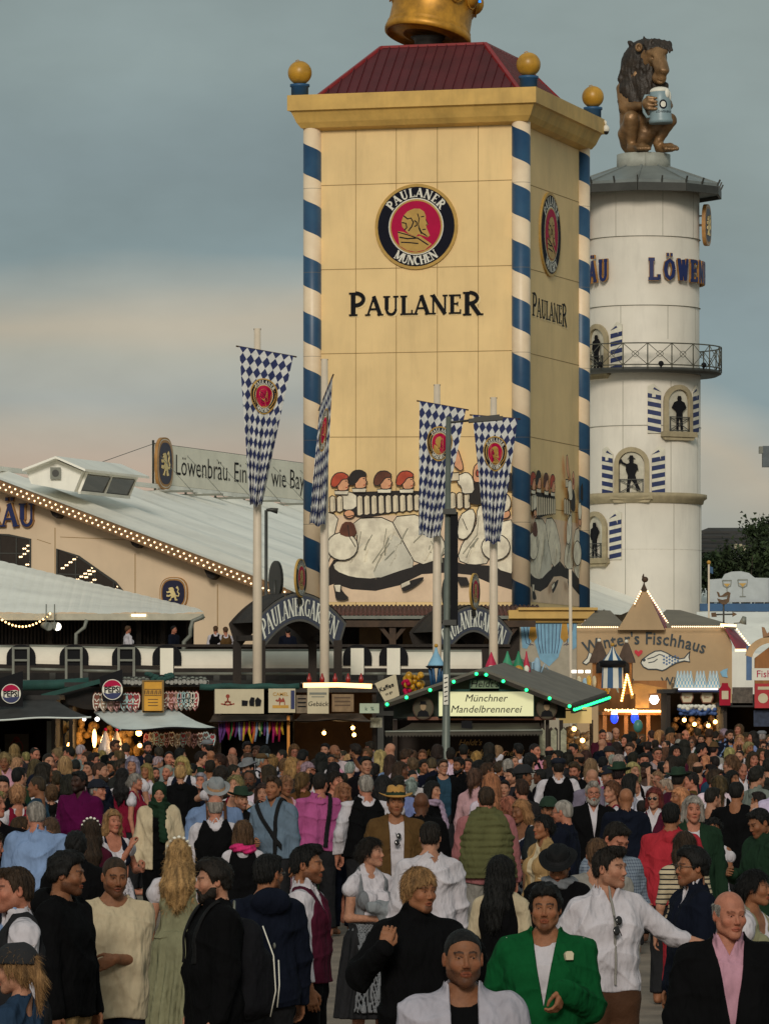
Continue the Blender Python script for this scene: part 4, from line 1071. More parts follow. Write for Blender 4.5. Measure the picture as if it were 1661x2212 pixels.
m.prism([cv(*p) for p in [(1152, 1347), (1218, 1347), (1216, 1385), (1206, 1420), (1186, 1440), (1166, 1425), (1154, 1385)]], W2, 0, .011, False)
m.prism([cv(*p) for p in [(1222, 1347), (1245, 1347), (1245, 1398), (1236, 1404), (1226, 1385)]], W2, 0, .012, False)
m.mi = 1
for x in (1130, 1138, 1160, 1168, 1176, 1185, 1194, 1202, 1210, 1230, 1238): m.ribbon([cv(x, 1348), cv(x+(1186-x)*.12, 1390), cv(x+(1186-x)*.3, 1412 if 1155 < x < 1215 else 1394)], .02, W2, .016)
m.mi = 2
for x in (1151, 1219): m.prism([cv(x-5, 1345), cv(x+5, 1345), cv(x+9, 1378), cv(x, 1388), cv(x-9, 1378)], W2, 0, .018, False)
ap_(m, 'painted_curtain', [m_skyblue, m_lblue, m_gold])
# ================================================================= WHITE ROUND TOWER WITH LION
LY = 215.; LC = P(1390, HZ, LY); LX = LC.x; LR = 122/F*LY
zl = lambda y, Y=LY: CAMH-(y-HZ)/F*Y
lt = thing('round_lion_tower', 'white round brewery tower with balcony, arched niches and striped shutters', 'tower', (LX, LY, 0))
cyl = lambda r: (lambda u, v, n: Vector(((r+n)*math.sin(u/r), -(r+n)*math.cos(u/r), v)))
m = MB(); m.lathe([(LR+.06, 0), (LR+.06, zl(1085)), (LR+.02, zl(1085)), (LR+.02, zl(810)), (LR-.03, zl(800)), (LR-.03, zl(400))], 64); m.build('wall', m_lw, lt)
m = MB(); jn = mat('white_panel_joint', srgb(150, 146, 132), .8)
for y in (520, 668, 925, 1190): m.lathe([(LR+.035 if y > 800 else LR-.025, zl(y)-.015), (LR+.06 if y < 1085 and y > 800 else (LR-.02 if y < 800 else LR+.07), zl(y)), (LR+.03, zl(y)+.015)], 48, cap=False)
for u in (-1.5, .6, 2.4):
 for y0_, y1_ in ((400, 520), (668, 740), (830, 1070), (1090, 1330)):
  off = -.028 if y0_ < 800 else (.024 if y0_ < 1085 else .064)
  m.ribbon([(u+(y0_ % 7)*.12, zl(y0_)), (u+(y0_ % 7)*.12, zl(y1_))], .025, cyl(LR), off)
m.build('panel_joint', jn, lt)
m = MB(); m.lathe([(LR, zl(1092)), (LR+.14, zl(1090)), (LR+.18, zl(1082)), (LR+.3, zl(1078)), (LR+.3, zl(1070)), (LR, zl(1068))], 56, cap=False); m.build('string_course', m_stone, lt)
m = MB(); n8 = 10; RR = 3.42; a_of = lambda k: PI*2*(k+.3)/n8
vs = [(RR*math.cos(a_of(k)), RR*math.sin(a_of(k)), zl(418)) for k in range(n8)]+[(RR*math.cos(a_of(k)), RR*math.sin(a_of(k)), zl(403)) for k in range(n8)]+[(1.15*math.cos(a_of(k)), 1.15*math.sin(a_of(k)), zl(362)) for k in range(n8)]
fs = [tuple(range(n8))[::-1]]
for k in range(n8): fs += [(k, (k+1) % n8, n8+(k+1) % n8, n8+k), (n8+k, n8+(k+1) % n8, 2*n8+(k+1) % n8, 2*n8+k)]
m.add(vs, fs, False)
for k in range(n8): m.beam(vs[n8+k], Vector(vs[2*n8+k]), .07, .1)
ro = m.build('roof', m_zinc, lt)
m = MB()
for k in range(n8): m.beam(vs[k], vs[(k+1) % n8], .1, .34)
for k in range(n8*2):
 a_ = a_of(k/2.); rr = RR*(1 if k % 2 == 0 else math.cos(PI/n8)); m.beam((rr*math.cos(a_), rr*math.sin(a_), zl(408)), ((rr+.12)*math.cos(a_), (rr+.12)*math.sin(a_), zl(395)), .06)
m.build('eaves', m_dgrey, ro)
m = MB(); m.lathe([(1.16, zl(372)), (1.16, zl(334)), (1.1, zl(333)), (.2, zl(332))], 40); m.tube([(0.02, -1.17, zl(367)), (.02, -1.17, zl(335))], .02, 5); m.build('lion_plinth', mat('plinth_grey', srgb(160, 162, 152), .6), lt)
bz0, bz1 = zl(806), zl(752); BR = 3.36
m = MB(); m.lathe([(LR, bz0-.12), (BR-.2, bz0-.16), (BR, bz0-.06), (BR, bz0+.06), (LR, bz0+.08)], 40, cap=False); m.build('balcony_floor', m_dgrey, lt)
m = MB()
for z in (bz0+.16, bz1): m.tube([(BR*math.cos(t), BR*math.sin(t), z) for t in [2*PI*i/40 for i in range(41)]], .03, 6, False)
NP = 20
for k in range(NP):
 a0_, a1_ = 2*PI*k/NP, 2*PI*(k+1)/NP; am = (a0_+a1_)/2
 pp = lambda a, z: (BR*math.cos(a), BR*math.sin(a), z)
 m.tube([pp(a0_, bz0), pp(a0_, bz1)], .03, 6); zm = (bz0+.16+bz1)/2
 for za, zb in ((bz0+.16, bz1), (bz1, bz0+.16)): m.tube([pp(a0_, za), pp(am, zm), pp(a1_, zb)], .016, 5)
 m.tube([(BR*math.cos(am+.045*math.cos(t)), BR*math.sin(am+.045*math.cos(t)), zm+.13*math.sin(t)) for t in [2*PI*i/8 for i in range(9)]], .014, 4, False)
m.build('balcony_railing', mat('railing_grey', srgb(82, 80, 68), .5), lt)
m = MB()
for t in (-2.2, -1.4, -.75): m.sphere((BR*math.cos(t), BR*math.sin(t), bz0+.2), (.12, .12, .12), 10, 6); m.beam((BR*.99*math.cos(t), BR*.99*math.sin(t), bz0), (BR*math.cos(t), BR*math.sin(t), bz0+.2), .06)
m.build('balcony_spotlight', m_black, lt)
def niche(xc, ytop, pose, rad):
 sn = max(-.97, min(.97, (xc-1390)/122.)); u0 = LR*math.asin(sn); s = 215/F
 zb = zl(ytop+100); zt = zl(ytop+36); w = .50; mp = lambda u, v, n: cyl(LR)(u0+u, v, n+rad)
 m = MB(); out = [(-w-.13, zb), (-w-.13, zt)]+[((w+.13)*-math.cos(R(a)), zt+(w+.13)*math.sin(R(a))) for a in range(15, 180, 15)]+[(w+.13, zt), (w+.13, zb)]
 m.ribbon(out, .2, mp, .14, 0.); fr = m.build('niche_frame', m_stone, lt)
 m = MB(); inn = [(-w, zb), (w, zb), (w, zt)]+[(w*math.cos(R(a)), zt+w*math.sin(R(a))) for a in range(15, 180, 15)]+[(-w, zt)]; m.prism(inn, mp, 0, .03, False); m.build('niche_back', mat('niche_back', srgb(196, 190, 172), .8), fr)
 m = MB(); m.prism([(-w-.35, zb-.22), (w+.35, zb-.22), (w+.3, zb), (-w-.3, zb)], mp, 0, .3); m.prism([(-w-.2, zb-.36), (w+.2, zb-.36), (w+.3, zb-.22), (-w-.3, zb-.22)], mp, 0, .2); m.build('sill', m_stone, fr)
 m = MB(); k = zb+.62
 for v in (zb+.05, k): m.ribbon([(-w, v), (w, v)], .04, mp, .16, .13)
 for u in (-w+.03, w-.03): m.ribbon([(u, zb), (u, k)], .04, mp, .161, .13)
 m.ribbon([(-w, zb+.05), (w, k)], .03, mp, .162, .14); m.ribbon([(w, zb+.05), (-w, k)], .03, mp, .163, .14); m.build('niche_railing', m_dgrey, fr)
 m = MB(); H = 1.45; X = lambda L: [(a*H, zb+.08+b*H) for a, b in L]; z = .1
 legs = [(-.1, .0), (-.04, .0), (-.03, .3), (0, .42), (.03, .3), (.05, 0), (.12, 0), (.1, .3), (.1, .52), (-.1, .52), (-.1, .3)]
 if pose == 'dance': legs = [(-.14, .0), (-.05, .02), (-.05, .2), (.0, .38), (.1, .22), (.15, .04), (.26, .06), (.24, .12), (.18, .24), (.11, .5), (-.1, .5), (-.12, .25)]
 m.prism(X(legs), mp, .05, z)
 m.prism(X([(-.1, .5), (.1, .5), (.16, .66), (.15, .82), (.05, .86), (-.05, .86), (-.15, .82), (-.16, .66)]), mp, .05, z+.004)
 m.prism(X([(-.05, .85), (.05, .85), (.065, .93), (.04, 1.0), (-.04, 1.0), (-.065, .93)]), mp, .05, z+.008)
 arms_ = {'stand': [[(.14, .8), (.22, .66), (.1, .58)], [(-.14, .8), (-.22, .66), (-.1, .58)]], 'dance': [[(-.14, .8), (-.26, .86), (-.3, .92)], [(.14, .8), (.18, .66), (.02, .7)]], 'drink': [[(.13, .8), (.2, .68), (.08, .86)], [(-.13, .8), (-.16, .6), (-.1, .5)]]}[pose]
 for A in arms_: m.ribbon(X(A), .09*H*.7, mp, z+.012, .05)
 if pose == 'dance': m.prism(X([(-.12, .99), (.12, .99), (.06, 1.02), (.04, 1.08), (-.04, 1.08), (-.06, 1.02)]), mp, .05, z+.016); m.prism(X([(-.38, .86), (-.28, .86), (-.28, .97), (-.38, .97)]), mp, .05, z+.02)
 m.build('silhouette_figure', m_black, fr)
 for sgn in (-1, 1):
  m = MB(); W_ = .56; uA = sgn*(w+.34); vb = zl(ytop+104); vt = zl(ytop-4); Hh = vt-vb
  m.mi = 0; m.prism([(uA, vb), (uA+sgn*W_, vb), (uA+sgn*W_, vt-.15), (uA+sgn*W_*.55, vt-.03), (uA, vt-.35)], mp, 0, .05)
  m.mi = 1
  for i in range(6):
   v = vb+.02+i*Hh/6.2; hh = Hh/11
   m.prism([(uA, v), (uA+sgn*W_, v+.3*Hh/6), (uA+sgn*W_, min(v+.3*Hh/6+hh, vt-.14)), (uA, min(v+hh, vt-.36))] if i < 5 else [(uA, v), (uA+sgn*W_*.6, v+.12), (uA+sgn*W_*.5, v+.2)], mp, .05, .058+.001*i)
  m.build('striped_shutter', [mat('shutter_white', srgb(214, 208, 190), .6), mat('shutter_blue', srgb(36, 48, 92), .6)], lt)
niche(1287, 705, 'drink', -.02); niche(1458, 838, 'stand', .04); niche(1359, 972, 'dance', .04); niche(1287, 1108, 'drink', .07)
m = MB(); mB = MB(); mp = cyl(LR+.22); hL = 48/50.05; zb = zl(614)
for start in (-170, 1):
 th = R(start)
 for ch in 'LÖWENBRÄU':
  w, rib = GL[ch]; sx = LR*R(14.6)/w*.9/1.0; sx = min(sx, .8)
  for i, (pts, tw) in enumerate(rib):
   tw = tw if not isinstance(tw, list) else .16
   tw = max(.15, tw); q = [((LR+.22)*th+p[0]*sx, zb+p[1]*hL*.93) for p in pts]
   m.ribbon(q, (tw+.05)*hL*.88, mp, -.02+.002*i, -.12); mB.ribbon(q, tw*hL*.9, mp, .0+.002*i, -.02)
  th += R(15)
lg = m.build('name_lettering', m_lgold, lt); mB.build('letter_face', m_lblue, lg)
def shield(name, mp, rx, ry, parent, th=.16):
 """oval blue shield with the rampant lion"""
 m = MB(); sq = lambda r, k: [(k*rx*np.sign(math.cos(t))*abs(math.cos(t))**.75, k*ry*np.sign(math.sin(t))*abs(math.sin(t))**.75) for t in [2*PI*i/32 for i in range(32)]]
 m.prism(sq(0, 1.), mp, 0, th, True, True); m.mi = 1; m.prism(sq(0, .93), mp, th, th+.004, False); m.mi = 2; m.prism(sq(0, .9), mp, th, th+.008, False); m.mi = 3; m.prism(sq(0, .8), mp, th, th+.012, False); o = m.build(name, [m_lgold, m_white, m_lgold, mat('shield_navy', srgb(26, 26, 58), .4)], parent)
 m = MB(); S = min(rx, ry*.8)/100.; sy = ry/rx*.82 if ry > rx else 1.; T_ = lambda L: [(a*S, b*S*sy) for a, b in L]; z = th+.012
 m.prism(T_([(-38, -60), (-18, -62), (-12, -40), (10, -34), (16, -62), (38, -60), (34, -50), (26, -46), (24, -20), (18, 0), (8, 20), (6, 38), (-6, 52), (-24, 50), (-40, 42), (-30, 36), (-38, 28), (-22, 26), (-46, 14), (-56, 18), (-50, 2), (-26, 6), (-16, -4), (-36, -16), (-52, -10), (-54, -26), (-34, -30), (-14, -20), (-20, -44)]), mp, z-.004, z+.03)
 m.ribbon(T_([(22, -20), (44, -24), (50, -4), (36, 12), (44, 34), (30, 50)]), 9*S, mp, z+.03, z); m.prism(T_([(22, 46), (34, 62), (44, 48), (34, 38)]), mp, z, z+.031)
 m.build('lion_relief', mat('relief_cream', srgb(222, 200, 142), .5), o); return o
for deg in (84, -84):
 u0 = (LR+.0)*R(deg); c_ = cyl(LR)(u0, zl(487), .32); N_ = Vector((math.sin(R(deg)), -math.cos(R(deg)), 0)); dg = R(deg*.8); U_ = Vector((math.cos(dg), math.sin(dg), 0))
 c_ = c_-N_*.12; dg = R(deg*.88); U_ = Vector((math.cos(dg), math.sin(dg), 0)); fr_ = frame(c_, U_, Vector((math.sin(dg), -math.cos(dg), 0))); shield('lion_shield', fr_, .62, .9, lt)
 m = MB(); m.beam(c_, c_-N_*.4, .1); m.beam(c_+Vector((0, 0, .4)), c_-N_*.4+Vector((0, 0, .4)), .06); m.build('shield_bracket', m_dgrey, lt)
M_bronze = mat('bronze_coat', srgb(132, 100, 66), .42, .35, 1.6, dirt=.6, metal=.35, bmp=.3, bscale=6)
M_mane = mat('dark_mane', srgb(44, 34, 25), .55, .35, 3., bmp=.5, bscale=8)
lion = thing('lion_statue', 'bronze brown lion sitting on the round tower, lifting a pale mug to its muzzle', 'statue', (LX, LY, zl(332)), R(0))
LH = .02
def px(x, y, d=0.): return A3((x-1390)*LH, d, (332-y)*LH)
o = SDF((-1.6, -2.0, -.05), (1.9, 1.4, 5.3), .05)
o.cone(px(1375, 300, .35), px(1372, 215, .25), .72, .66, .2); o.cone(px(1372, 215, .2), px(1378, 165, .05), .64, .5, .2)
o.cone(px(1355, 290, -.1), px(1362, 262, -.75), .42, .3, .2); o.cone(px(1362, 258, -.75), px(1362, 310, -.45), .32, .2, .15)     # left thigh / shin
o.cone(px(1400, 290, .0), px(1445, 262, -.55), .4, .26, .2); o.cone(px(1446, 262, -.55), px(1418, 312, -.5), .27, .18, .15)       # right
for cx, dx in ((1376, -.85), (1436, -.75)):
 o.cone(px(cx-14, 322, dx+.35), px(cx+8, 323, dx-.15), .2, .22, .1)
 for i in range(4): o.cone(px(cx+2+i*8-6, 322, dx-.12), px(cx+5+i*8-6, 327, dx-.42), .105, .095, .03)
o.cone(px(1346, 190, .1), px(1350, 232, -.05), .3, .25, .15); o.cone(px(1350, 232, -.05), px(1388, 232, -.85), .25, .17, .08)    # left arm
o.cone(px(1388, 232, -.85), px(1396, 231, -1.4), .17, .2, .08); o.ell(px(1396, 231, -1.4), (.26, .22, .28), .06)
for i in range(4): o.cone(px(1396, 219+i*8, -1.58), px(1413, 221+i*7.5, -1.66), .085, .07, .02)
o.cone(px(1420, 195, .1), px(1440, 225, -.2), .26, .22, .12); o.cone(px(1440, 225, -.2), px(1444, 232, -.8), .2, .15, .08); o.ell(px(1442, 234, -.95), (.14, .2, .24), .05)
o.ell(px(1408, 128, -.25), (.62, .56, .6), .1); o.cone(px(1416, 122, -.66), px(1427, 156, -1.1), .36, .31, .14); o.cone(px(1420, 172, -.85), px(1424, 175, -1.), .29, .25, .1)
o.ell(px(1431, 160, -1.34), (.21, .13, .15), .05); o.cone(px(1400, 118, -.72), px(1404, 118, -.74), .15, .15, .08); o.cone(px(1430, 116, -.72), px(1434, 116, -.72), .15, .14, .08)
o.cone(px(1402, 129, -.92), px(1409, 131, -.95), .075, .07, .04, op='sub'); o.cone(px(1431, 127, -1.0), px(1436, 128, -.98), .065, .06, .04, op='sub')
o.cone(px(1412, 182, -1.15), px(1436, 179, -1.15), .035, .035, .03, op='sub')
o.disp(lambda X, Y, Z: .012*np.sin(X*9+Z*6)*np.sin(Z*11-Y*7))
V, Q = o.mesh(); link('body', np_mesh('body', V, Q), lion, M_bronze)
o = SDF((-1.7, -1.6, 1.2), (1.6, 1.6, 5.4), .045)
o.ell(px(1396, 124, .12), (.9, .7, .84), .1); o.cone(px(1376, 135, .25), px(1366, 200, .3), .68, .6, .2); o.cone(px(1390, 180, -.2), px(1396, 222, -.4), .52, .36, .15); o.cone(px(1362, 195, .05), px(1374, 228, -.25), .55, .3, .15); o.cone(px(1425, 190, -.3), px(1424, 215, -.4), .34, .2, .12)
rr_ = random.Random(3)
for i in range(130):
 t = rr_.random(); x0_ = rr_.uniform(1344, 1408); edge = (1408-x0_)/62; y0_ = 88+edge*30+t*88; d0 = -.66+edge*.72
 p0 = px(x0_, y0_, d0); p1 = px(x0_-rr_.uniform(0, 9), y0_+26, d0-.03); p2 = px(x0_-rr_.uniform(-8, 8), y0_+52, d0-.02)
 o.cone(p0, p1, .085, .1, .02); o.cone(p1, p2, .1, .03, .02)
for i in range(13): o.cone(px(1392+i*4.4, 90+abs(i-5)*.9, -.45), px(1396+i*4.4, 104+abs(i-5)*1.4+(i % 2)*4, -.78), .11, .05, .04)
for i in range(9): o.cone(px(1406+i*4, 186, -.62), px(1402+i*4, 212+rr_.random()*16, -.66), .1, .04, .04)
o.cone(px(1364, 96, -.05), px(1360, 90, .0), .12, .09, .03); o.cone(px(1392, 88, .0), px(1391, 78, .05), .1, .04, .02)
o.disp(lambda X, Y, Z: .022*np.sin(X*30+2.5*np.sin(Z*4.)+Z*3)*np.cos(Y*20+Z*2))
o.ell(px(1424, 141, -1.15), (.5, .55, .66), .06, op='sub')
V, Q = o.mesh(); link('mane', np_mesh('mane', V, Q), lion, M_mane)
o = SDF((-.9, -1.2, 4.0), (.1, .1, 5.), .03); o.ell(px(1378, 106, -.7), (.17, .12, .2), .02); o.ell(px(1378, 106, -.8), (.09, .08, .12), .02, op='sub'); V, Q = o.mesh(); link('ear', np_mesh('ear', V, Q), lion, M_bronze)
mgl = thing('lion_beer_mug', 'giant pale blue beer mug with foam held in the lion paws', 'mug', (LX+(1424-1390)*LH, LY-1.25, zl(273)), R(0))
Mm = Matrix.Rotation(R(-2), 4, 'Y')
m = MB(Mm); m.lathe([(.5, 0), (.52, .12), (.47, .22), (.45, .9), (.43, 1.35), (.4, 1.38)], 28); m.build('mug_body', mat('mug_blue_grey', srgb(132, 152, 158), .4, .08, 2.), mgl)
m = MB(Mm); m.tube([(-.42, 0, 1.2), (-.62, 0, 1.22), (-.72, 0, .95), (-.7, 0, .5), (-.58, 0, .3), (-.44, 0, .32)], .07, 8); m.build('handle', mat('mug_blue_grey', (0, 0, 0)), mgl)
m = MB(Mm); m.sphere((0, 0, 1.38), (.44, .44, .2), 20, 10); m.sphere((.25, -.25, 1.25), (.16, .14, .24), 12, 8); m.sphere((.36, -.1, 1.15), (.12, .12, .26), 12, 8); m.build('foam', m_white, mgl)
m = MB(Mm); c5 = cyl(.46); m.disc((.1, .78), .17, lambda u, v, n: c5(u, v, n), 0, .015, 20, 2, ry=.2); m.mi = 1; m.disc((.1, .78), .11, lambda u, v, n: c5(u, v, n), 0, .02, 20, 2, ry=.13); m.mi = 0; text(m, 'LÖWENBRÄU', .13, c5, -.22, .42, .015); m.build('mug_emblem', [m_navy, m_white], mgl)
# ================================================================= BEER HALL (left, behind)
class TB:
 """a thing at loc; parts are written in world coordinates and stored relative to it"""
 def __init__(s, name, label, cat, loc, group=None):
  s.loc = Vector(loc); s.root = thing(name, label, cat, tuple(s.loc), 0, group)
 def mb(s): return MB(Matrix.Translation(-s.loc))
def poly(m, pts, th=None, d=(0, 1, 0)):
 """flat polygon of 3d points given thickness th along d"""
 k = len(pts)
 if th is None: return m.add(pts, [tuple(range(k))], False)
 D = Vector(d)*th; return m.add(list(pts)+[Vector(p)+D for p in pts], [tuple(range(k)), tuple(range(k, 2*k))[::-1]]+[(i, k+i, k+(i+1) % k, (i+1) % k) for i in range(k)], False)
g0 = Vector((-14.1, 170, 0)); gU = Vector((.947, -.32, 0)).normalized(); gD = Vector((.32, .947, 0)).normalized(); gN = -gD
gab = frame(g0, gU, gN)
def uvG(x, y): p = onplane(g0, gN, x, y); return ((p-g0).dot(gU), p.z)
B = TB('beer_hall', 'broad beer hall with white membrane roof, beige gable and bulb-lit rake', 'building', (-8, 170, 0))
ze = 6.25; zr = 10.35; ue = 11.3
m = B.mb(); m.prism([(-12, 0), (ue, 0), (ue, ze), (0, zr), (-12, ze-.2)], gab, -.3, 0, True); m.build('gable_wall', m_tan, B.root)
m = B.mb(); RL = 75
r0 = g0+gN*.7+Vector((0, 0, zr+.12)); e0 = g0+gU*(ue+.5)+gN*.7+Vector((0, 0, ze-.1)); l0 = g0-gU*12+gN*.7+Vector((0, 0, ze-.2))
nb = 20
for i in range(nb*3):
 t0 = i/(nb*3); t1 = (i+1)/(nb*3); b0 = .2*abs(math.sin(i*PI/3)) ; b1 = .2*abs(math.sin((i+1)*PI/3))
 for (ra, ea) in ((r0, e0), (r0, l0)):
  q = [ra+gD*RL*t0+Vector((0, 0, -b0)), ea+gD*RL*t0+Vector((0, 0, -b0)), ea+gD*RL*t1+Vector((0, 0, -b1)), ra+gD*RL*t1+Vector((0, 0, -b1))]; m.add(q, [(0, 1, 2, 3)], True)
m.beam(r0+Vector((0, 0, .03)), r0+gD*RL+Vector((0, 0, .03)), .16)
roofo = m.build('roof', m_memb, B.root)
m = B.mb()
for a, b in ((r0, e0), (r0, l0)): m.beam(a-Vector((0, 0, .2)), b-Vector((0, 0, .2)), .1, .34)
m.build('rake_board', mat('rake_board', srgb(120, 92, 62), .7, .15), B.root)
m = B.mb()
for i in range(56):
 for k in range(2):
  p = r0.lerp(e0, (i+.25+.35*k)/56)+gN*.07-Vector((0, 0, .12+.15*k)); m.sphere(tuple(p), .033, 6, 4)
tag(m.build('bulb_string', m_bulb, B.root), kind='stuff')
for x, y in ((128, 1108), (300, 1172), (462, 1240)):
 m = B.mb(); u, v = uvG(x, y); mm = lambda pts: [gab(u+a, v+b, .0) for a, b in pts]
 poly(m, [gab(u-.25, v+.32, 0), gab(u+.22, v+.25, 0), gab(u+.22, v-.1, 0), gab(u+.1, v-.2, 0), gab(u-.05, v-.1, 0)], .5, gN); m.build('roof_bracket', m_darkwood, B.root)
def hallwin(pts, vb, hb):
 m = B.mb(); q = [uvG(*p) for p in pts]; m.prism(q, gab, .0, .01, False); w = m.build('window', m_glassd, B.root)
 m = B.mb(); m.ribbon(q+[q[0]], .07, gab, .05, 0)
 for x in vb: 
  (xa, ya, yb) = x; m.ribbon([uvG(xa, ya), uvG(xa, yb)], .045, gab, .03, 0)
 for (xa, xb, ya, yb) in hb: m.ribbon([uvG(xa, ya), uvG(xb, yb)], .045, gab, .032, 0)
 m.build('window_frame', m_dgrey, w)
 m = B.mb()
 rr = random.Random(len(vb)); xs = [p[0] for p in pts]; ys = [p[1] for p in pts]
 for c_ in range(5 if len(vb) > 2 else 4):
  xa = min(xs)+8+(max(xs)-min(xs)-20)*rr.random(); ya = max(ys)-rr.random()*(max(ys)-min(ys))*.75
  for k in range(10):
   x = xa+k*4.2; y = ya-k*3.2+(3 if k % 2 else 0)
   inside = False; j = len(pts)-1
   for i in range(len(pts)):
    if (pts[i][1] > y) != (pts[j][1] > y) and x < (pts[j][0]-pts[i][0])*(y-pts[i][1])/(pts[j][1]-pts[i][1]+1e-9)+pts[i][0]: inside = not inside
    j = i
   if inside: u, v = uvG(x, y); m.sphere(tuple(gab(u, v, .02)), .032, 6, 4)
 m.build('window_bulb', m_bulb, w)
hallwin([(-20, 1262), (-20, 1153), (20, 1156), (66, 1165), (66, 1265)], [(0, 1156, 1262), (36, 1158, 1262)], [(-20, 66, 1195, 1196)])
hallwin([(124, 1290), (124, 1186), (170, 1202), (215, 1234), (250, 1258), (286, 1298)], [(164, 1200, 1290), (206, 1228, 1290), (246, 1255, 1292)], [(124, 206, 1240, 1243)])
m = B.mb(); 
for x, ya, yb in ((119, 1140, 1300), (292, 1196, 1330), (470, 1262, 1400)): m.ribbon([uvG(x, ya), uvG(x, yb)], .03, gab, .004)
for a, b in (((80, 1165), (110, 1175)), ((130, 1160), (270, 1166))): m.ribbon([uvG(*a), uvG(*b)], .02, gab, .004)
m.build('panel_joint', m_seam, B.root)
m = B.mb(); u0, v0 = uvG(80, 1137); tot = width('LÖWENBRÄU', .78, .95)
for lay_n, (ext, mt_) in enumerate((('b', 0), ('f', 1))):
 m.mi = mt_; serif(m, 'LÖWENBRÄU', .78, gab, lambda x, w: (lambda a, b: (u0-tot+x+a, v0+b-(u0-tot+x+a-u0)*-.08*0)), .12+lay_n*.03, .0 if lay_n == 0 else .1, ws=.95, fat=1.5 if lay_n == 0 else 1.0)
m.build('name_lettering', [m_lgold, m_lblue], B.root)
eu_, evv = uvG(377, 1282); shield('lion_shield', lambda u, v, n: Vector(gab(eu_+u, evv+v, n))-B.loc, .5, .55, B.root, .1)
c0 = r0+gD*3.0
m = B.mb(); K = lambda a, b, z: g0+gU*a+gD*b+Vector((0, 0, z))
w_ = 1.35
q = [K(-w_, 1.5, 9.6), K(w_, 1.5, 9.2), K(w_+.1, 6.8, 9.4), K(-w_, 6.8, 9.8), K(-w_, 1.5, 10.85), K(w_-.1, 1.5, 10.85), K(w_+.35, 6.8, 10.85), K(-w_, 6.8, 10.85), K(0, 1.5, 11.25), K(0, 6.8, 11.25)]
m.add(q, [(0, 1, 5, 8, 4), (1, 2, 6, 5), (2, 3, 7, 9, 6), (3, 0, 4, 7)], False)
cu = TB('roof_cupola', 'small white ventilation cupola with louvred windows on the hall roof', 'roof cupola', K(0, 4, 9.5))
m2 = cu.mb(); q = [P(72, 1030, 171), P(168, 1062, 171), P(185, 1024, 171), P(137, 998, 171), P(62, 1022, 171)]
poly(m2, [P(67, 1045, 170.2), P(160, 1062, 170.2), P(178, 1018, 170.2), P(120, 993, 170.2), P(56, 1016, 170.2)], 5, gD); m2.build('housing', m_memb, cu.root)
m2 = cu.mb(); a_, b_, c_ = P(48, 1018, 169.8), P(120, 990, 169.8), P(184, 1018, 169.8)
for p_, q_ in ((a_, b_), (b_, c_)): poly(m2, [p_, q_, q_+gD*6, p_+gD*6], .08, (0, 0, 1))
m2.build('roof', mat('white_membrane', (0, 0, 0)), cu.root)
m2 = cu.mb(); fN = frame(P(120, 1022, 170.12), (1, 0, 0), (0, -1, 0)); m2.prism([(-.18, -.2), (.18, -.2), (.18, .2), (-.18, .2)], fN, 0, .04); m2.mi = 1; m2.disc((0, 0), .12, fN, .04, .06, 16); m2.build('fan', [m_grey, m_dgrey], cu.root)
S0 = P(178, 1018, 170.2)+gD*.3; S1 = S0+gD*4.6; S2 = P(161, 1061, 170.2)+gD*.3; S3 = S2+gD*4.6; Nn = (S1-S0).cross(S2-S0).normalized(); Nn = Nn if Nn.x > 0 else -Nn
m2 = cu.mb(); poly(m2, [S0+Nn*.03-Vector((0, 0, .1)), S1+Nn*.03-Vector((0, 0, .1)), S3+Nn*.03, S2+Nn*.03]); w2 = m2.build('window', m_glassd, cu.root)
m2 = cu.mb()
for t in (0, .5, 1): m2.beam(S0.lerp(S1, t)+Nn*.05, S2.lerp(S3, t)+Nn*.05, .09)
m2.beam(S0+Nn*.06, S1+Nn*.06, .1); m2.beam(S2+Nn*.06, S3+Nn*.06, .1); m2.build('window_frame', m_memb, w2)
sg = TB('roof_sign', 'long white sign of the brewery slogan standing on the hall ridge', 'sign', g0+gD*18+Vector((0, 0, zr)))
sO = g0+gD*17.2+Vector((0, 0, zr+.25)); sU = (gD+gU*.0); sN = Vector((gD.y, -gD.x, 0)); 
sf = frame(sO, gD, -gU if False else gU)
SL = 26.
m = sg.mb(); m.prism([(0, 0), (SL, 0), (SL, 1.5), (0, 1.5)], sf, -.12, 0, True, True); m.build('panel', m_sign if False else mat('sign_greywhite', srgb(238, 232, 214), .6, .08, .5, dirt=.2), sg.root)
m = sg.mb(); txt = 'Löwenbräu. Ein Bier wie Bayern.'
text(m, txt, 1.12, sf, 2.1, .42, .01, bold=-.004, sx=1.12); m.build('lettering', m_black, sg.root)
m = sg.mb(); m.tube([sf(0, -.1, -.06), sf(0, 1.62, -.06)], .05, 6)
for v in (0, 1.5): m.tube([sf(0, v, -.06), sf(SL, v, -.06)], .03, 6)
m.build('frame', m_dgrey, sg.root)
m = sg.mb()
for i in range(9):
 u = i*3.2+.2; m.tube([sf(u, -.35, -.06), sf(u, 0, -.06)], .05, 6); m.beam(sf(u, -.3, -.06)-gU*1.5, sf(u, -.3, -.06)+gU*1.5, .1, .08); m.tube([sf(u, 1.2, 0), sf(u, -.5, 1.6)], .012, 4)
m.build('support', m_grey, sg.root)
m = sg.mb(); m.tube([sf(0, 1.5, 0), sf(-9, -.1, 0)], .012, 4); m.build('guy_wire', m_dgrey, sg.root)
sO2 = sf(.75, .78, .02)
shield('lion_shield', lambda u, v, n: Vector(frame(sO2, gD, gU)(u, v, n))-sg.loc, .62*1.35, .98, sg.root, .12)
L2 = TB('slatted_wing', 'low dark slatted wing under a white membrane roof at the left', 'building', (-8, 156, 0))
m = L2.mb(); xa = P(-60, 0, 155).x; xb = P(441, 0, 155).x
N_ = 22
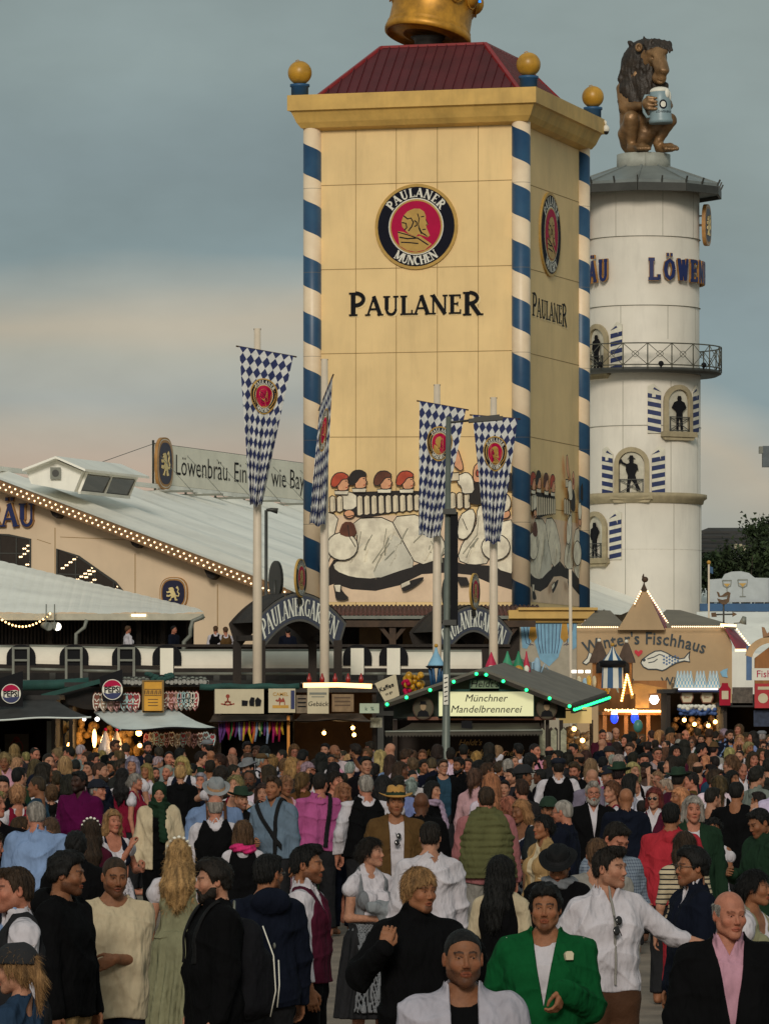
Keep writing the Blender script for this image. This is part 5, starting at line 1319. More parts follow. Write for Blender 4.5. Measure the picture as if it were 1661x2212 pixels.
for i in range(N_):
 t0, t1 = i/N_, (i+1)/N_
 lo = lambda t: Vector((xa+(xb-xa)*t, 155, 5.16+.06*abs(math.sin(t*11)))); hi = lambda t: Vector((xa+(xb-xa-.4)*t, 162, 7.1-1.65*t))
 nn = 4
 for k in range(4):
  f0, f1 = t0+(t1-t0)*k/4, t0+(t1-t0)*(k+1)/4; z0, z1 = .018*abs(math.sin(k*PI/4)), .018*abs(math.sin((k+1)*PI/4))
  m.add([lo(f0)+Vector((0, 0, z0)), lo(f1)+Vector((0, 0, z1)), hi(f1)+Vector((0, 0, z1)), hi(f0)+Vector((0, 0, z0))], [(0, 1, 2, 3)], True)
m.build('roof', mat('white_membrane', (0, 0, 0)), L2.root)
m = L2.mb(); m.beam((xa, 154.95, 5.08), (xb, 154.95, 5.08), .1, .2); m.build('eaves_board', mat('eaves_cream', srgb(186, 180, 160), .6, .1), L2.root)
m = L2.mb(); m.tube([(xb, 154.9, 5.12), (xb-.1, 154.9, 5.05), (xb-.35, 154.9, 4.95), (xb-.42, 154.9, 4.7), (xb-.42, 154.9, 4.5), (xb-.62, 154.9, 4.3), (xb-.66, 154.9, 3.2)], .07, 8)
x_ = P(184, 0, 154.9).x; m.tube([(x_+.05, 154.9, 5.), (x_-.02, 154.9, 4.75), (x_-.28, 154.9, 4.55), (x_-.3, 154.9, 3.2)], .06, 8); m.build('downpipe', m_grey, L2.root)
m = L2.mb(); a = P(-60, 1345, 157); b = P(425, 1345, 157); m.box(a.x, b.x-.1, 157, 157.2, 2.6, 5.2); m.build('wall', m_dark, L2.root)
m = L2.mb()
xs = a.x
while xs < b.x-.3:
 px_ = xs/156.9*F+CX
 if not (268 < px_ < 296 or 360 < px_ < 405): m.box(xs, xs+.06, 156.9, 157, 3.2, 5.05)
 xs += .115
m.build('slats', m_darkwood, L2.root)
m = L2.mb()
for x in (108, 268, 300, 352, 408): p = P(x, 0, 156.7); m.beam((p.x, 156.7, 3), (p.x, 156.7, 5.1), .16)
m.build('post', m_darkwood, L2.root)
m = L2.mb(); band(m, 284, 1327, 315, 1332, 154.85, .1); m.build('strip_light', emat('strip_warm', (1., .78, .45), 2.5), L2.root)
gl = TB('bulb_garland', 'sagging garland of warm bulbs below the white eaves at the far left', 'light garland', P(50, 1338, 154.7))
m = gl.mb(); mw = gl.mb(); pts = []
for i in range(17):
 t = i/16; p = P(-10+t*118, 1326+27*(1-(2*t-1.0)**2)+(1-t)*2, 154.7); pts.append(p); m.sphere(tuple(p), .034, 8, 5)
mw.tube(pts, .015, 4); m.build('bulb', m_bulbh if False else emat('amber_bulb', (1., .62, .25), 3.5), gl.root); mw.build('wire', m_black, gl.root)
for x, on in ((106, 0), (124, 1)):
 s_ = TB('spotlight', 'lit round spotlight under the white eaves at the left' if on else 'unlit spotlight beside the lit one under the left eaves', 'spotlight', P(x, 1354, 154.5), 'spotlights under the eaves')
 m = s_.mb(); p = P(x, 1354, 154.5); m.tube([p+Vector((-.2, .25, .05)), p+Vector((0, 0, 0))], [.1, .14], 12); m.tube([p+Vector((-.1, .1, 0)), p+Vector((-.1, .2, .7))], .02, 5); m.build('housing', m_grey, s_.root)
 m = s_.mb(); fr_ = frame(p+Vector((.0, -.015, 0)), (1, 0, 0), (0, -1, 0)); m.disc((0, 0), .12, fr_, 0, .005, 14); m.build('lens', m_bulbw if on else m_grey, s_.root)
T_ = TB('terrace', 'raised dark timber terrace of the beer garden behind the stalls', 'terrace', (-3, 150, 0))
a = P(-80, 0, 150); b = P(1100, 0, 150)
m = T_.mb(); m.box(a.x, b.x, 149, 156.8, 3.0, 3.2); m.build('floor', m_darkwood, T_.root)
m = T_.mb(); m.box(P(405, 0, 149).x, b.x, 149, 149.12, 3.1, 4.1); m.box(a.x, P(405, 0, 149).x, 149, 149.12, 3.1, 4.0); m.beam((a.x, 149, 4.12), (b.x, 149, 4.12), .2, .08); m.build('parapet', m_darkwood, T_.root)
m = T_.mb()
for i in range(18): 
 x = a.x+(b.x-a.x)*i/17; m.beam((x, 147, 0), (x, 147, 3.3), .18)
for z in (3.0, 2.55, 2.1): m.beam((a.x, 146.9, z), (b.x, 146.9, z), .1, .14)
m.build('substructure', m_dgrey, T_.root)
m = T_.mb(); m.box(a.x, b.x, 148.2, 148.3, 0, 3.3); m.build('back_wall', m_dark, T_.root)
arches = [48, 162, 275, 362, 772, 850]
segs = [(-40, 1397, 34)]+[(a0_+16, 1397+(a0_ > 100)*3+(a0_ > 300)*7, a1_-14) for a0_, a1_ in zip(arches, arches[1:])]+[(866, 1408, 1040)]
lab = ['leftmost white rolled awning segment on the terrace edge', 'white rolled awning above the left soda stall', 'white rolled awning between the second and third dark arch', 'short white rolled awning left of the wide one', 'long white rolled awning behind the flagpoles below the first garden arch', 'short white rolled awning between two cream boxes', 'white rolled awning left of the lamp post']
for (xl, yt, xr), lb in zip(segs, lab):
 pc = P((xl+xr)/2, yt+15, 145); t = TB('rolled_awning', lb, 'awning', pc, 'white rolled awnings along the terrace edge'); m = t.mb()
 A_ = P(xl, yt, 145); B_ = P(xr, yt+(2 if xr < 400 else 0), 145); nn = 8
 for k in range(nn):
  f0, f1 = k/nn*PI*.5, (k+1)/nn*PI*.5; q = lambda f: Vector((0, -.55*math.sin(f), .5*math.cos(f)-.5)); m.add([A_+q(f0), A_+q(f1), B_+q(f1), B_+q(f0)], [(0, 1, 2, 3)], True)
 m.build('cloth', mat('rolled_cloth', srgb(228, 218, 200), .6, .06, 1., dirt=.12), t.root)
 m = t.mb(); m.tube([A_+Vector((0, -.5, -.66)), B_+Vector((0, -.5, -.66))], .05, 6); m.tube([A_+Vector((0, 0, .02)), B_+Vector((0, 0, .02))], .04, 6); m.build('bar', m_grey, t.root)
for i, x in enumerate(arches):
 p = P(x, 1412, 144.9); t = TB('arch_frame', ['dark half round arch with grey frame, leftmost on the terrace edge', 'dark half round arch with grey frame above the green stall cloth', 'dark half round arch with grey frame above the mug garland', 'pale panelled arch left of the first flagpole', 'pale panelled arch right of the second flagpole', 'pale panelled arch left of the lamp post'][i], 'arch', p, 'arches between the rolled awnings')
 m = t.mb(); fr_ = frame(p, (1, 0, 0), (0, -1, 0)); m.prism([(-.42, -.35)]+[(.42*-math.cos(R(a)), -.1+.36*math.sin(R(a))) for a in range(0, 181, 18)]+[(.42, -.35)], fr_, .1, .5); m.build('arch', m_black, t.root)
 m = t.mb(); W_ = .19 if i > 2 else .22
 if i > 2: m.prism([(-W_, -.62), (W_, -.62), (W_, .15), (-W_, .15)], fr_, .5, .56); m.build('panel', mat('sign_greywhite', (0, 0, 0)), t.root)
 else:
  for u in (-W_, W_): m.ribbon([(u, -.95), (u, .18)], .07, fr_, .58, .5)
  for v in (-.8, -.2, .15): m.ribbon([(-W_, v), (W_, v)], .06, fr_, .581, .51)
  m.build('frame', m_grey, t.root)
def gate(xc, w, ytop, ybot, lab, yem, Y):
 s = Y/F; t = TB('garden_arch_sign', lab, 'arch sign', (P(xc, 0, Y).x, Y, 0), 'beer garden arch signs')
 c0 = P(xc, ytop, Y); W_ = w*s/2; T = .80; D = (ybot-ytop)*s-T*.92; fr_ = frame(c0, (1, 0, 0), (0, -1, 0)); off = Vector((-.75, 2.2, 0)); fb = frame(c0+off, (1, 0, 0), (0, -1, 0))
 f = lambda u: -D*abs(u/W_)**1.9; sl = lambda u: -D*1.9*abs(u/W_)**.9/W_*(1 if u > 0 else -1)
 mp = lambda F_: (lambda u, v, n=0.: F_(u-(v+T/2)*sl(u)*.22, v+f(u), n))
 us = [W_*(-1+2*i/20) for i in range(21)]; sec = lambda v0, v1, k=1.: [(u*k, v1) for u in us]+[(u*k, v0) for u in us[::-1]]
 m = t.mb(); m.prism(sec(-T, 0), mp(fr_), -.3, 0, True, True); m.build('board', m_dgrey, t.root)
 m = t.mb(); m.prism(sec(-T+.07, -.07, .965), mp(fr_), 0, .01, False); m.build('name_field', mat('arch_navy', srgb(36, 46, 66), .6, .15), t.root)
 m = t.mb(); h = .52; ws = 2*W_*.885/width('PAULANERGARTEN', h, 1); serif(m, 'PAULANERGARTEN', h, mp(fr_), straight(-W_*.885, -T+.15), .03, .01, ws=ws, fat=.42); m.build('lettering', mat('arch_letters', srgb(206, 208, 196), .5, .1), t.root)
 m = t.mb()
 for i in range(20):
  q = [mp(fr_)(us[i], .03, -.3), mp(fr_)(us[i+1], .03, -.3)]; m.add([q[0], q[1], q[1]+off, q[0]+off], [(0, 1, 2, 3)], True)
 m.build('hood', m_darkwood, t.root)
 m = t.mb(); m.prism(sec(-T, 0), mp(fb), -.2, 0, True, True)
 for sgn in (-1, 1):
  for F_, o_ in ((fr_, Vector((0, 0, 0))), (fb, off)): p = F_(sgn*(W_-.12), -D-T*.6, -.1); m.beam(p, (p.x, p.y, 0), .24)
  m.beam(fr_(sgn*(W_-.12), -D-T*.5, -.2), fb(sgn*(W_-.12), -D-T*.5, -.2), .16)
 m.build('timber_frame', m_darkwood, t.root)
 for k, (dx, dy) in enumerate(((0, 0), (off.x, off.y))):
  pe = Vector((c0.x+dx, Y+dy-.1, c0.z+.42)); fe = frame(pe, (.27, .96, 0), (.96, -.27, 0)) if k == 0 else frame(pe, (-.35, .94, 0), (-.94, -.35, 0))
  m = t.mb(); m.tube([pe-Vector((0, 0, .75)), pe], .06, 6); m.build('emblem_post', m_dgrey, t.root)
  if k == 0: emblem(lambda u, v, n: Vector(fe(u, v, n))-t.loc, .55, t.root, 0, 1)
  else: m = t.mb(); m.disc((0, 0), .55, fe, -.08, 0, 24); m.disc((0, 0), .55, frame(pe, (.35, -.94, 0), (.94, .35, 0)), 0, .08, 24); m.build('emblem_back', m_dgrey, t.root)
gate(647, 184, 1281, 1403, 'arched navy beer garden sign between the two left flagpoles', 1243, 141.)
gate(1023, 150, 1308, 1420, 'arched navy beer garden sign behind the lamp post', 1270, 150.)
def loz_mat():
 mm = bpy.data.materials.new('lozenge_cloth'); nt, b = nodes(mm); b.inputs['Roughness'].default_value = .85
 uv = nt.nodes.new('ShaderNodeUVMap'); sp = nt.nodes.new('ShaderNodeSeparateXYZ'); nt.links.new(uv.outputs[0], sp.inputs[0])
 u = mth(nt, 'MULTIPLY', mth(nt, 'ADD', sp.outputs[0], mth(nt, 'MULTIPLY', sp.outputs[1], .12)), 1/.22); v = mth(nt, 'MULTIPLY', sp.outputs[1], 1/.3)
 a = mth(nt, 'MODULO', mth(nt, 'ADD', mth(nt, 'FLOOR', mth(nt, 'ADD', mth(nt, 'ADD', u, v), 100)), 0), 2); c = mth(nt, 'MODULO', mth(nt, 'FLOOR', mth(nt, 'ADD', mth(nt, 'SUBTRACT', u, v), 100)), 2)
 k = mth(nt, 'MULTIPLY', a, c); k2 = mth(nt, 'ABSOLUTE', mth(nt, 'SUBTRACT', a, c))
 col = mixc(nt, k2, srgb(38, 48, 92), srgb(212, 212, 208)); nt.links.new(col, b.inputs['Base Color']); bump(nt, b, noise_n(nt, 3, 3), .3, .05); return mm
m_loz = loz_mat()
def banner(px, ptop, pbot, Y, TL, TR, BL, BR, plab, flab, rot=0., fold=.12):
 t = TB('flagpole', plab, 'flagpole', (P(px, 0, Y).x, Y, 0), 'white flagpoles of the beer garden'); x = P(px, 0, Y).x; zt = P(px, ptop, Y).z
 m = t.mb(); zc = zt-1.1; m.tube([(x, Y, 0), (x, Y, zc*.5), (x, Y, zt)], [.125, .115, .085], 14); m.build('pole', m_pole, t.root)
 m = t.mb(); m.tube([(x-.09, Y-.02, zt-.02), (x+.09, Y-.02, zt-.02)], .02, 5); m.build('pole_cap', m_brown, t.root)
 Yb = Y-.2
 tl, tr, bl, br = P(*TL, Yb), P(*TR, Yb), P(*BL, Yb), P(*BR, Yb)
 if rot: tl.y += rot; tr.y -= rot
 f = TB('lozenge_banner', flab, 'banner', tl.lerp(tr, .5), 'blue and white lozenge banners'); nu, nv = 28, 60
 def S(u, v, n=0.):
  v = min(max(v, -.1), 1.1); e = v**.85; a_ = tl.lerp(bl, v); b_ = tr.lerp(br, v); p = a_.lerp(b_, u)
  fz = fold*(.25+1.2*v)*math.sin(u*15+v*2.2+px)+.05*math.sin(u*31-v*5)*v; p = p+Vector((0, -.12-abs(fold)*1.2+fz-n, .04*math.sin(u*9)*v)); return p
 V = [S(i/nu, j/nv)-f.loc for j in range(nv+1) for i in range(nu+1)]; Q = [(j*(nu+1)+i, j*(nu+1)+i+1, (j+1)*(nu+1)+i+1, (j+1)*(nu+1)+i) for j in range(nv) for i in range(nu)]
 me = bpy.data.meshes.new('cloth'); me.from_pydata([tuple(v) for v in V], [], Q); uvl = me.uv_layers.new(name='UVMap'); Wd = 1.42; Ht = (tl-bl).length
 for pf in me.polygons:
  pf.use_smooth = True
  for li, vi in zip(pf.loop_indices, pf.vertices): uvl.data[li].uv = (vi % (nu+1)/nu*Wd, vi//(nu+1)/nv*Ht)
 me.materials.append(m_loz); link('cloth', me, f.root)
 m = f.mb(); d = (tr-tl)*.06; m.tube([tl-d+Vector((0, -.1, 0)), tr+d+Vector((0, -.1, 0))], .022, 6); m.build('cross_bar', m_brown, f.root)
 emblem(lambda u, v, n: S(.5+u/Wd*1.0+.02, .29-v/Ht*1.0, .012+n)-f.loc, .46, f.root, 0, 6, thick=.004)
banner(556, 709, 1477, 125., (517, 749), (634, 770), (541, 1093), (566, 1093), 'tallest white flagpole, leftmost of the four', 'lozenge banner with round emblem on the leftmost flagpole', fold=.1)
banner(701, 775, 1480, 125., (690, 880), (719, 816), (668, 1133), (703, 1136), 'white flagpole in front of the left striped column', 'narrow edge-on lozenge banner in front of the left striped column', rot=.5, fold=.1)
banner(944, 830, 1440, 130., (906, 867), (1006, 885), (904, 1158), (950, 1162), 'white flagpole just left of the lamp post', 'lozenge banner just left of the lamp post', fold=.1)
banner(1066, 858, 1430, 130., (1020, 897), (1118, 905), (1048, 1172), (1080, 1174), 'white flagpole right of the lamp post', 'lozenge banner right of the lamp post', fold=.1)
t = TB('thin_pole', 'thin pale pole rising in front of the right tower column', 'pole', (P(1234, 0, 140).x, 140, 0)); m = t.mb(); p = P(1234, 1230, 140); m.tube([(p.x, 140, 0), (p.x-.03, 140, p.z)], [.06, .045], 10); m.build('pole', m_pole, t.root)
t = TB('street_lamp', 'grey street lamp post with long arm standing in the crowd before the nut stall', 'street lamp', (P(962, 0, 92).x, 92, 0)); X0 = P(963, 0, 92).x; zt = P(0, 900, 92).z
m = t.mb(); m.tube([(X0, 92, 0), (X0, 92, 1.2), (X0, 92, 1.25), (X0+.05, 92, zt)], [.1, .1, .075, .05], 14); m.build('post', mat('galvanised', srgb(104, 110, 102), .5, .15, 2., metal=.3), t.root)
m = t.mb(); m.tube([(X0+.05, 92, zt), P(975, 912, 92), P(1015, 908, 92)], .022, 8); m.build('arm', m_dgrey, t.root)
m = t.mb(); a = P(1012, 909, 92); b = P(1086, 903, 92); m.beam(a, b, .28, .07); m.beam(a+Vector((.1, 0, .04)), b-Vector((.06, 0, -.04)), .2, .05); m.build('lamp_head', m_dgrey, t.root)
m = t.mb()
for y in (1105, 1345): p = P(968, y, 91.9); m.beam(p+Vector((-.1, 0, 0)), p+Vector((.15, 0, 0)), .12, .1)
m.build('clamp', m_dgrey, t.root)
m = t.mb(); fs_ = frame(P(963, 1490, 91.91), (1, 0, 0), (0, -1, 0)); m.prism([(-.045, -.28), (.045, -.28), (.045, .28), (-.045, .28)], fs_, 0, .002, False); m.mi = 1
for k in range(6): m.ribbon([(-.03, -.22+k*.085), (.03, -.2+k*.085)], .02, fs_, .005)
m.build('sticker', [m_white, m_black], t.root)
t = TB('loudspeaker_column', 'tall black column loudspeaker mounted on the lamp post', 'loudspeaker', P(981, 1230, 92)); m = t.mb(); a = P(973, 1352, 92); b = P(989, 1106, 92); m.box(a.x, b.x, 91.9, 92.1, a.z, b.z); m.build('cabinet', m_black, t.root)
m = t.mb(); m.beam(P(963, 1150, 92), P(974, 1150, 92), .06); m.beam(P(963, 1310, 92), P(974, 1310, 92), .06); m.build('bracket', m_dgrey, t.root)
t = TB('second_lamp', 'thin grey lamp post with short head beside the leftmost flagpole', 'street lamp', (P(575, 0, 150).x, 150, 0)); m = t.mb(); p = P(575, 1102, 150); m.tube([(p.x, 150, 0), (p.x, 150, p.z)], .05, 8); m.tube([(p.x, 150, p.z), P(585, 1101, 150), P(600, 1104, 150)], [.04, .06, .09], 8); m.build('post', m_dgrey, t.root)
# ================================================================= STALLS
def Q4(m, pts, Y, dep=.05): return poly(m, [P(x, y, Y) for x, y in pts], dep)
def fpl(x, y, Y): return frame(P(x, y, Y), (1, 0, 0), (0, -1, 0))
def soda_sign(x, y, Y, panel, lab, r=.215):
 t = TB('soda_sign', lab, 'sign', P(x, y, Y), 'round soda signs'); m = t.mb(); Q4(m, panel, Y, .06); m.build('panel', m_black, t.root)
 fr_ = fpl(x, y, Y-.01); m = t.mb(); m.disc((0, 0), r, fr_, 0, .04, 32); m.build('rim', m_white, t.root); q = .92*r
 m = t.mb(); up = [(q*math.cos(R(a)), q*math.sin(R(a))) for a in range(18, 163, 6)]; m.prism(up+[(-.55*q, .25*q), (0, .36*q), (.5*q, .42*q)], fr_, .04, .045, False); m.mi = 1
 dn = [(q*math.cos(R(a)), q*math.sin(R(a))) for a in range(198, 343, 6)]; m.prism(dn+[(.5*q, -.36*q), (0, -.36*q), (-.5*q, -.44*q)], fr_, .04, .045, False); m.mi = 2
 text(m, 'PEPSI', .175*r/.215, fr_, 0, -.06*r/.215, .05, bold=.03, center=True, fn=lambda u, v: (u, v-.06*r/.215), sx=.9); m.build('logo', [m_red, m_lblue, m_black], t.root)
def awning(name, lab, back, frontp, Yb, Yf, mt, trim=None, wave=.0, grp=None, val=0.):
 t = TB(name, lab, 'awning', P(*frontp[0], Yf), grp); m = t.mb(); n = 24; V = []
 for i in range(n+1):
  s_ = i/n; a = P(back[0][0]+(back[1][0]-back[0][0])*s_, back[0][1]+(back[1][1]-back[0][1])*s_, Yb); b = P(frontp[0][0]+(frontp[1][0]-frontp[0][0])*s_, frontp[0][1]+(frontp[1][1]-frontp[0][1])*s_+wave*math.sin(s_*9), Yf)
  for k in range(5): c = a.lerp(b, k/4); V.append(c+Vector((0, 0, -.05*math.sin(k/4*PI)*(1+.6*math.sin(s_*13)))))
 F_ = [(i*5+k, i*5+k+1, (i+1)*5+k+1, (i+1)*5+k) for i in range(n) for k in range(4)]
 m.add(V, F_, True); m.add([v-Vector((0, 0, .02)) for v in V], [f[::-1] for f in F_], True); m.build('cloth', mt, t.root)
 if trim: m = t.mb(); m.tube([V[i*5+4] for i in range(n+1)], .022, 6); m.build('trim', trim, t.root)
 if val:
  m = t.mb()
  for i in range(n*2):
   a = V[(i//2)*5+4].lerp(V[(i//2+1)*5+4], (i % 2)/2); b = V[(i//2)*5+4].lerp(V[(i//2+1)*5+4], (i % 2+1)/2); c = (a+b)/2; m.add([a, b, b-Vector((0, 0, val*.6)), c-Vector((0, 0, val)), a-Vector((0, 0, val*.6))], [(0, 1, 2, 3, 4)])
  m.build('valance', mt, t.root)
 return t
def stall_body(lab, x0, x1, ytop, Y, dep=2.6, wallm=None, posts=True, name='market_stall', warm=False):
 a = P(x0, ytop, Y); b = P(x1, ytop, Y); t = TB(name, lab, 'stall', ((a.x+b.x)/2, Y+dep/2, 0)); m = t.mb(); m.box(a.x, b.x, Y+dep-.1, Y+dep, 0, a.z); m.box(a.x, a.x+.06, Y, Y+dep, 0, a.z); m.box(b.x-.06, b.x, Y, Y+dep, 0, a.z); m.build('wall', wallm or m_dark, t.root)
 m = t.mb(); m.box(a.x-.1, b.x+.1, Y-.2, Y+dep+.1, a.z, a.z+.1); m.build('roof', m_awn, t.root)
 m = t.mb(); m.box(a.x+.1, b.x-.1, Y, Y+.6, 0, 1.05); m.build('counter', m_brown, t.root)
 if posts:
  m = t.mb()
  for x in (a.x+.04, b.x-.04): m.beam((x, Y-.05, 0), (x, Y-.05, a.z), .09)
  m.build('post', m_darkwood, t.root)
 return t
Ys = 112.
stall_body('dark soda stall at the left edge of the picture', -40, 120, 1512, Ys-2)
awning('stall_awning', 'dark awning with pale wavy edge on the leftmost stall', ((-40, 1508), (112, 1506)), ((-40, 1556), (197, 1549)), Ys-2, Ys-4, m_awn, m_wawn, 1.5)
soda_sign(24, 1499, Ys-3, [(-6, 1467), (49, 1450), (49, 1527), (-6, 1527)], 'round soda sign on black panel at the left edge')
t = TB('rolled_tarpaulin', 'dark green rolled tarpaulin behind the left soda sign', 'tarpaulin', P(120, 1479, Ys+2)); m = t.mb(); m.tube([P(49, 1481, Ys+2), P(120, 1480, Ys+2), P(192, 1475, Ys+2)], .12, 8); m.build('roll', m_greenc, t.root)
t = TB('stall_gable_board', 'dark green slanting gable board of the gingerbread stall', 'board', P(150, 1490, Ys)); m = t.mb(); m.beam(P(90, 1505, Ys-.5), P(216, 1472, Ys-.5), .1, .1); m.build('board', m_greenc, t.root)
m = t.mb(); Q4(m, [(95, 1507), (215, 1477), (215, 1535), (180, 1532)], Ys-.2, .05); m.build('infill', m_dark, t.root)
stall_body('gingerbread heart and souvenir mug stall under the white awning', 150, 470, 1484, Ys, 3.)
soda_sign(243, 1490, Ys-.8, [(215, 1463), (264, 1446), (266, 1515), (222, 1516)], 'round soda sign on black panel beside the hanging hearts', .23)
awning('stall_awning', 'pale blue white awning over the gingerbread stall', ((203, 1537), (380, 1533)), ((262, 1577), (470, 1572)), Ys-.3, Ys-2.4, m_wawn, m_black, 2.)
m_heart = [mat('heart_%d' % i, c, .6, .2, 8.) for i, c in enumerate((srgb(120, 60, 40), srgb(150, 40, 50), srgb(90, 48, 34), srgb(150, 120, 96)))]
m_ice = [mat('icing_%d' % i, c, .5, .1) for i, c in enumerate((srgb(220, 214, 200), srgb(200, 150, 150), srgb(160, 190, 190)))]
HN = ['dark brown gingerbread heart', 'red gingerbread heart', 'deep brown gingerbread heart', 'pale gingerbread heart']
def heart(x, y, Y, h, k, lab, grp, tilt=0.):
 t = TB('gingerbread_heart', lab, 'gingerbread', P(x, y, Y), grp); fr0 = fpl(x, y, Y); ct, st = math.cos(tilt), math.sin(tilt); fr_ = lambda u, v, n=0: fr0(u*ct-v*st, u*st+v*ct, n)
 w = h*.42
 hp = [(0, -h*.5), (w*.35, -h*.3), (w*.5, .05*h), (w*.45, h*.35), (w*.22, h*.48), (0, h*.4), (-w*.22, h*.48), (-w*.45, h*.35), (-w*.5, .05*h), (-w*.35, -h*.3)]
 m = t.mb(); m.prism(hp, fr_, 0, .04, True, True); b_ = m.build('biscuit', m_heart[k % 4], t.root)
 m = t.mb(); q = [(a*.82, b*.86) for a, b in hp]; m.ribbon(q+[q[0], q[1]], .022, fr_, .05, .04); m.ribbon([(-w*.25, .15*h), (0, .02*h), (w*.25, .15*h)], .025, fr_, .05, .04); m.ribbon([(-w*.2, -.08*h), (w*.2, -.08*h)], .025, fr_, .05, .04); m.ribbon([(0, -.2*h), (0, -.3*h)], .03, fr_, .05, .04); m.build('icing', m_ice[k % 3], t.root)
ordn = ['first', 'second', 'third', 'fourth', 'fifth', 'sixth', 'seventh', 'eighth', 'ninth', 'tenth', 'eleventh', 'twelfth', 'thirteenth', 'fourteenth', 'fifteenth', 'sixteenth', 'seventeenth', 'eighteenth', 'nineteenth', 'twentieth', 'twenty-first', 'twenty-second', 'twenty-third', 'twenty-fourth', 'twenty-fifth', 'twenty-sixth', 'twenty-seventh', 'twenty-eighth']
up = [209, 224, 239, 253, 268, 281, 294, 356, 370, 383, 392, 402, 412, 421]
for i, x in enumerate(up): heart(x, 1517-(3 if x > 350 else 0), Ys-.5, .47, i*3+i//2, '%s in the upper row, %s from the left' % (HN[(i*3+i//2) % 4], ordn[i]), 'hearts hanging above the awning', (i % 3-1)*.06)
lowx = [317, 328, 338, 349, 360, 372, 384, 396, 408, 420, 433, 446, 458]
for i, x in enumerate(lowx): heart(x, 1601-(i % 3)*2, Ys-.6, .38, i*2+i//3+1, '%s in the lower row under the awning, %s from the left' % (HN[(i*2+i//3+1) % 4], ordn[i]), 'hearts hanging below the awning', (i % 3-1)*.12)
m_clay = mat('stoneware', srgb(150, 148, 142), .4, .25, 6.)
mx = [270, 278, 286, 294, 302, 310, 318, 362, 371, 380, 389, 398, 407, 416, 425, 434, 442]
tm = TB('hanging_mug', 'grey stoneware mug in the hanging row, %s from the left' % ordn[0], 'mug', P(mx[0], 1473, Ys-.6), 'stoneware mugs hanging above the hearts'); m = tm.mb(); p = P(mx[0], 1473, Ys-.6); m.M = m.M @ Matrix.Translation(p) @ Matrix.Rotation(R(100), 4, 'X'); m.lathe([(.045, -.08), (.055, -.06), (.05, .05), (.046, .08)], 12); m.build('body', m_clay, tm.root)
m = tm.mb(); m.tube([p+Vector((.05, -.02, .04)), p+Vector((.09, -.02, .03)), p+Vector((.09, .0, -.04)), p+Vector((.045, 0, -.05))], .01, 5); m.build('handle', m_clay, tm.root)
m = tm.mb(); m.lathe([(.05, 0), (.03, .03), (.0, .04)], 10, (p.x, p.y+.0, p.z+.07), cap=False); m.build('lid', m_grey, tm.root)
for i, x in enumerate(mx[1:]):
 c = copy_tree(tm.root); c.location = P(x, 1473+(i % 2)*2+(x > 330)*-1, Ys-.6); c['label'] = 'grey stoneware mug in the hanging row, %s from the left' % ordn[i+1]
t = TB('mug_rail', 'dark rail carrying the hanging mugs and leaf garland', 'rail', P(355, 1463, Ys-.5)); m = t.mb(); m.tube([P(264, 1464, Ys-.5), P(445, 1464, Ys-.5)], .025, 6); m.build('rail', m_dgrey, t.root)
m = t.mb(); rr_ = random.Random(5)
for i in range(26): a = P(317+i*2.2, 1462+9*math.sin(i/25*PI)-rr_.random()*9, Ys-.7); m.sphere(tuple(a), (.06, .05, .05), 6, 4)
m.build('leaf_garland', m_greenc, t.root)
def board(x0, y0, x1, y1, Y, lab, mt=None, name='stall_sign', txt=None, grp=None, ts=.16, tm_=None, rows=0, draw=None, tilt=0., shear=0., frame_m=None):
 cx, cy = (x0+x1)/2, (y0+y1)/2; t = TB(name, lab, 'sign', P(cx, cy, Y), grp); s = Y/F; w, h = (x1-x0)*s/2, (y1-y0)*s/2; fr0 = fpl(cx, cy, Y); ct, st = math.cos(tilt), math.sin(tilt); fr_ = lambda u, v, n=0: fr0(u*ct-v*st, u*st+v*ct, n)
 m = t.mb(); m.prism([(-w, -h), (w, -h), (w, h), (-w, h)], fr_, -.05, 0, True, True); m.build('board', mt or m_sign, t.root)
 if frame_m: m = t.mb(); m.ribbon([(-w, -h), (w, -h), (w, h), (-w, h), (-w, -h), (w, -h)], .05, fr_, .03, -.02); m.build('frame', frame_m, t.root)
 m = t.mb()
 if txt:
  for (s_, yy, sz) in txt: text(m, s_, sz, fr_, 0, 0, .008, shear=shear, bold=0, center=True, fn=lambda u, v, yy=yy: (u, v+yy))
 for k in range(rows): m.ribbon([(-w*.75, h*.6-k*h*1.3/max(1, rows)), (w*.7, h*.6-k*h*1.3/max(1, rows))], .03, fr_, .006)
 if m.v: m.build('lettering', tm_ or m_black, t.root)
 if draw: draw(t, fr_, w, h)
 return t
def d_yellow(t, fr_, w, h):
 m = t.mb()
 for k in range(9): m.ribbon([(-w*.8+k*w*.2, h*.12), (-w*.8+k*w*.2+.01*(k % 2), h*.38)], .022, fr_, .006)
 m.ribbon([(-w*.85, h*.45), (w*.85, h*.45)], .012, fr_, .007); m.ribbon([(-w*.85, h*.05), (w*.85, h*.05)], .012, fr_, .007)
 for k in range(3): m.ribbon([(-w*.5, -h*.2-k*h*.2), (w*.5, -h*.2-k*h*.2)], .015, fr_, .006)
 m.build('lettering', m_brown, t.root)
board(309, 1471, 352, 1538, Ys-.9, 'yellow price board hanging between the two groups of hearts', mat('sign_yellow', srgb(206, 148, 28), .5, .12), draw=d_yellow, frame_m=mat('old_brass', srgb(120, 92, 40), .5, .2))
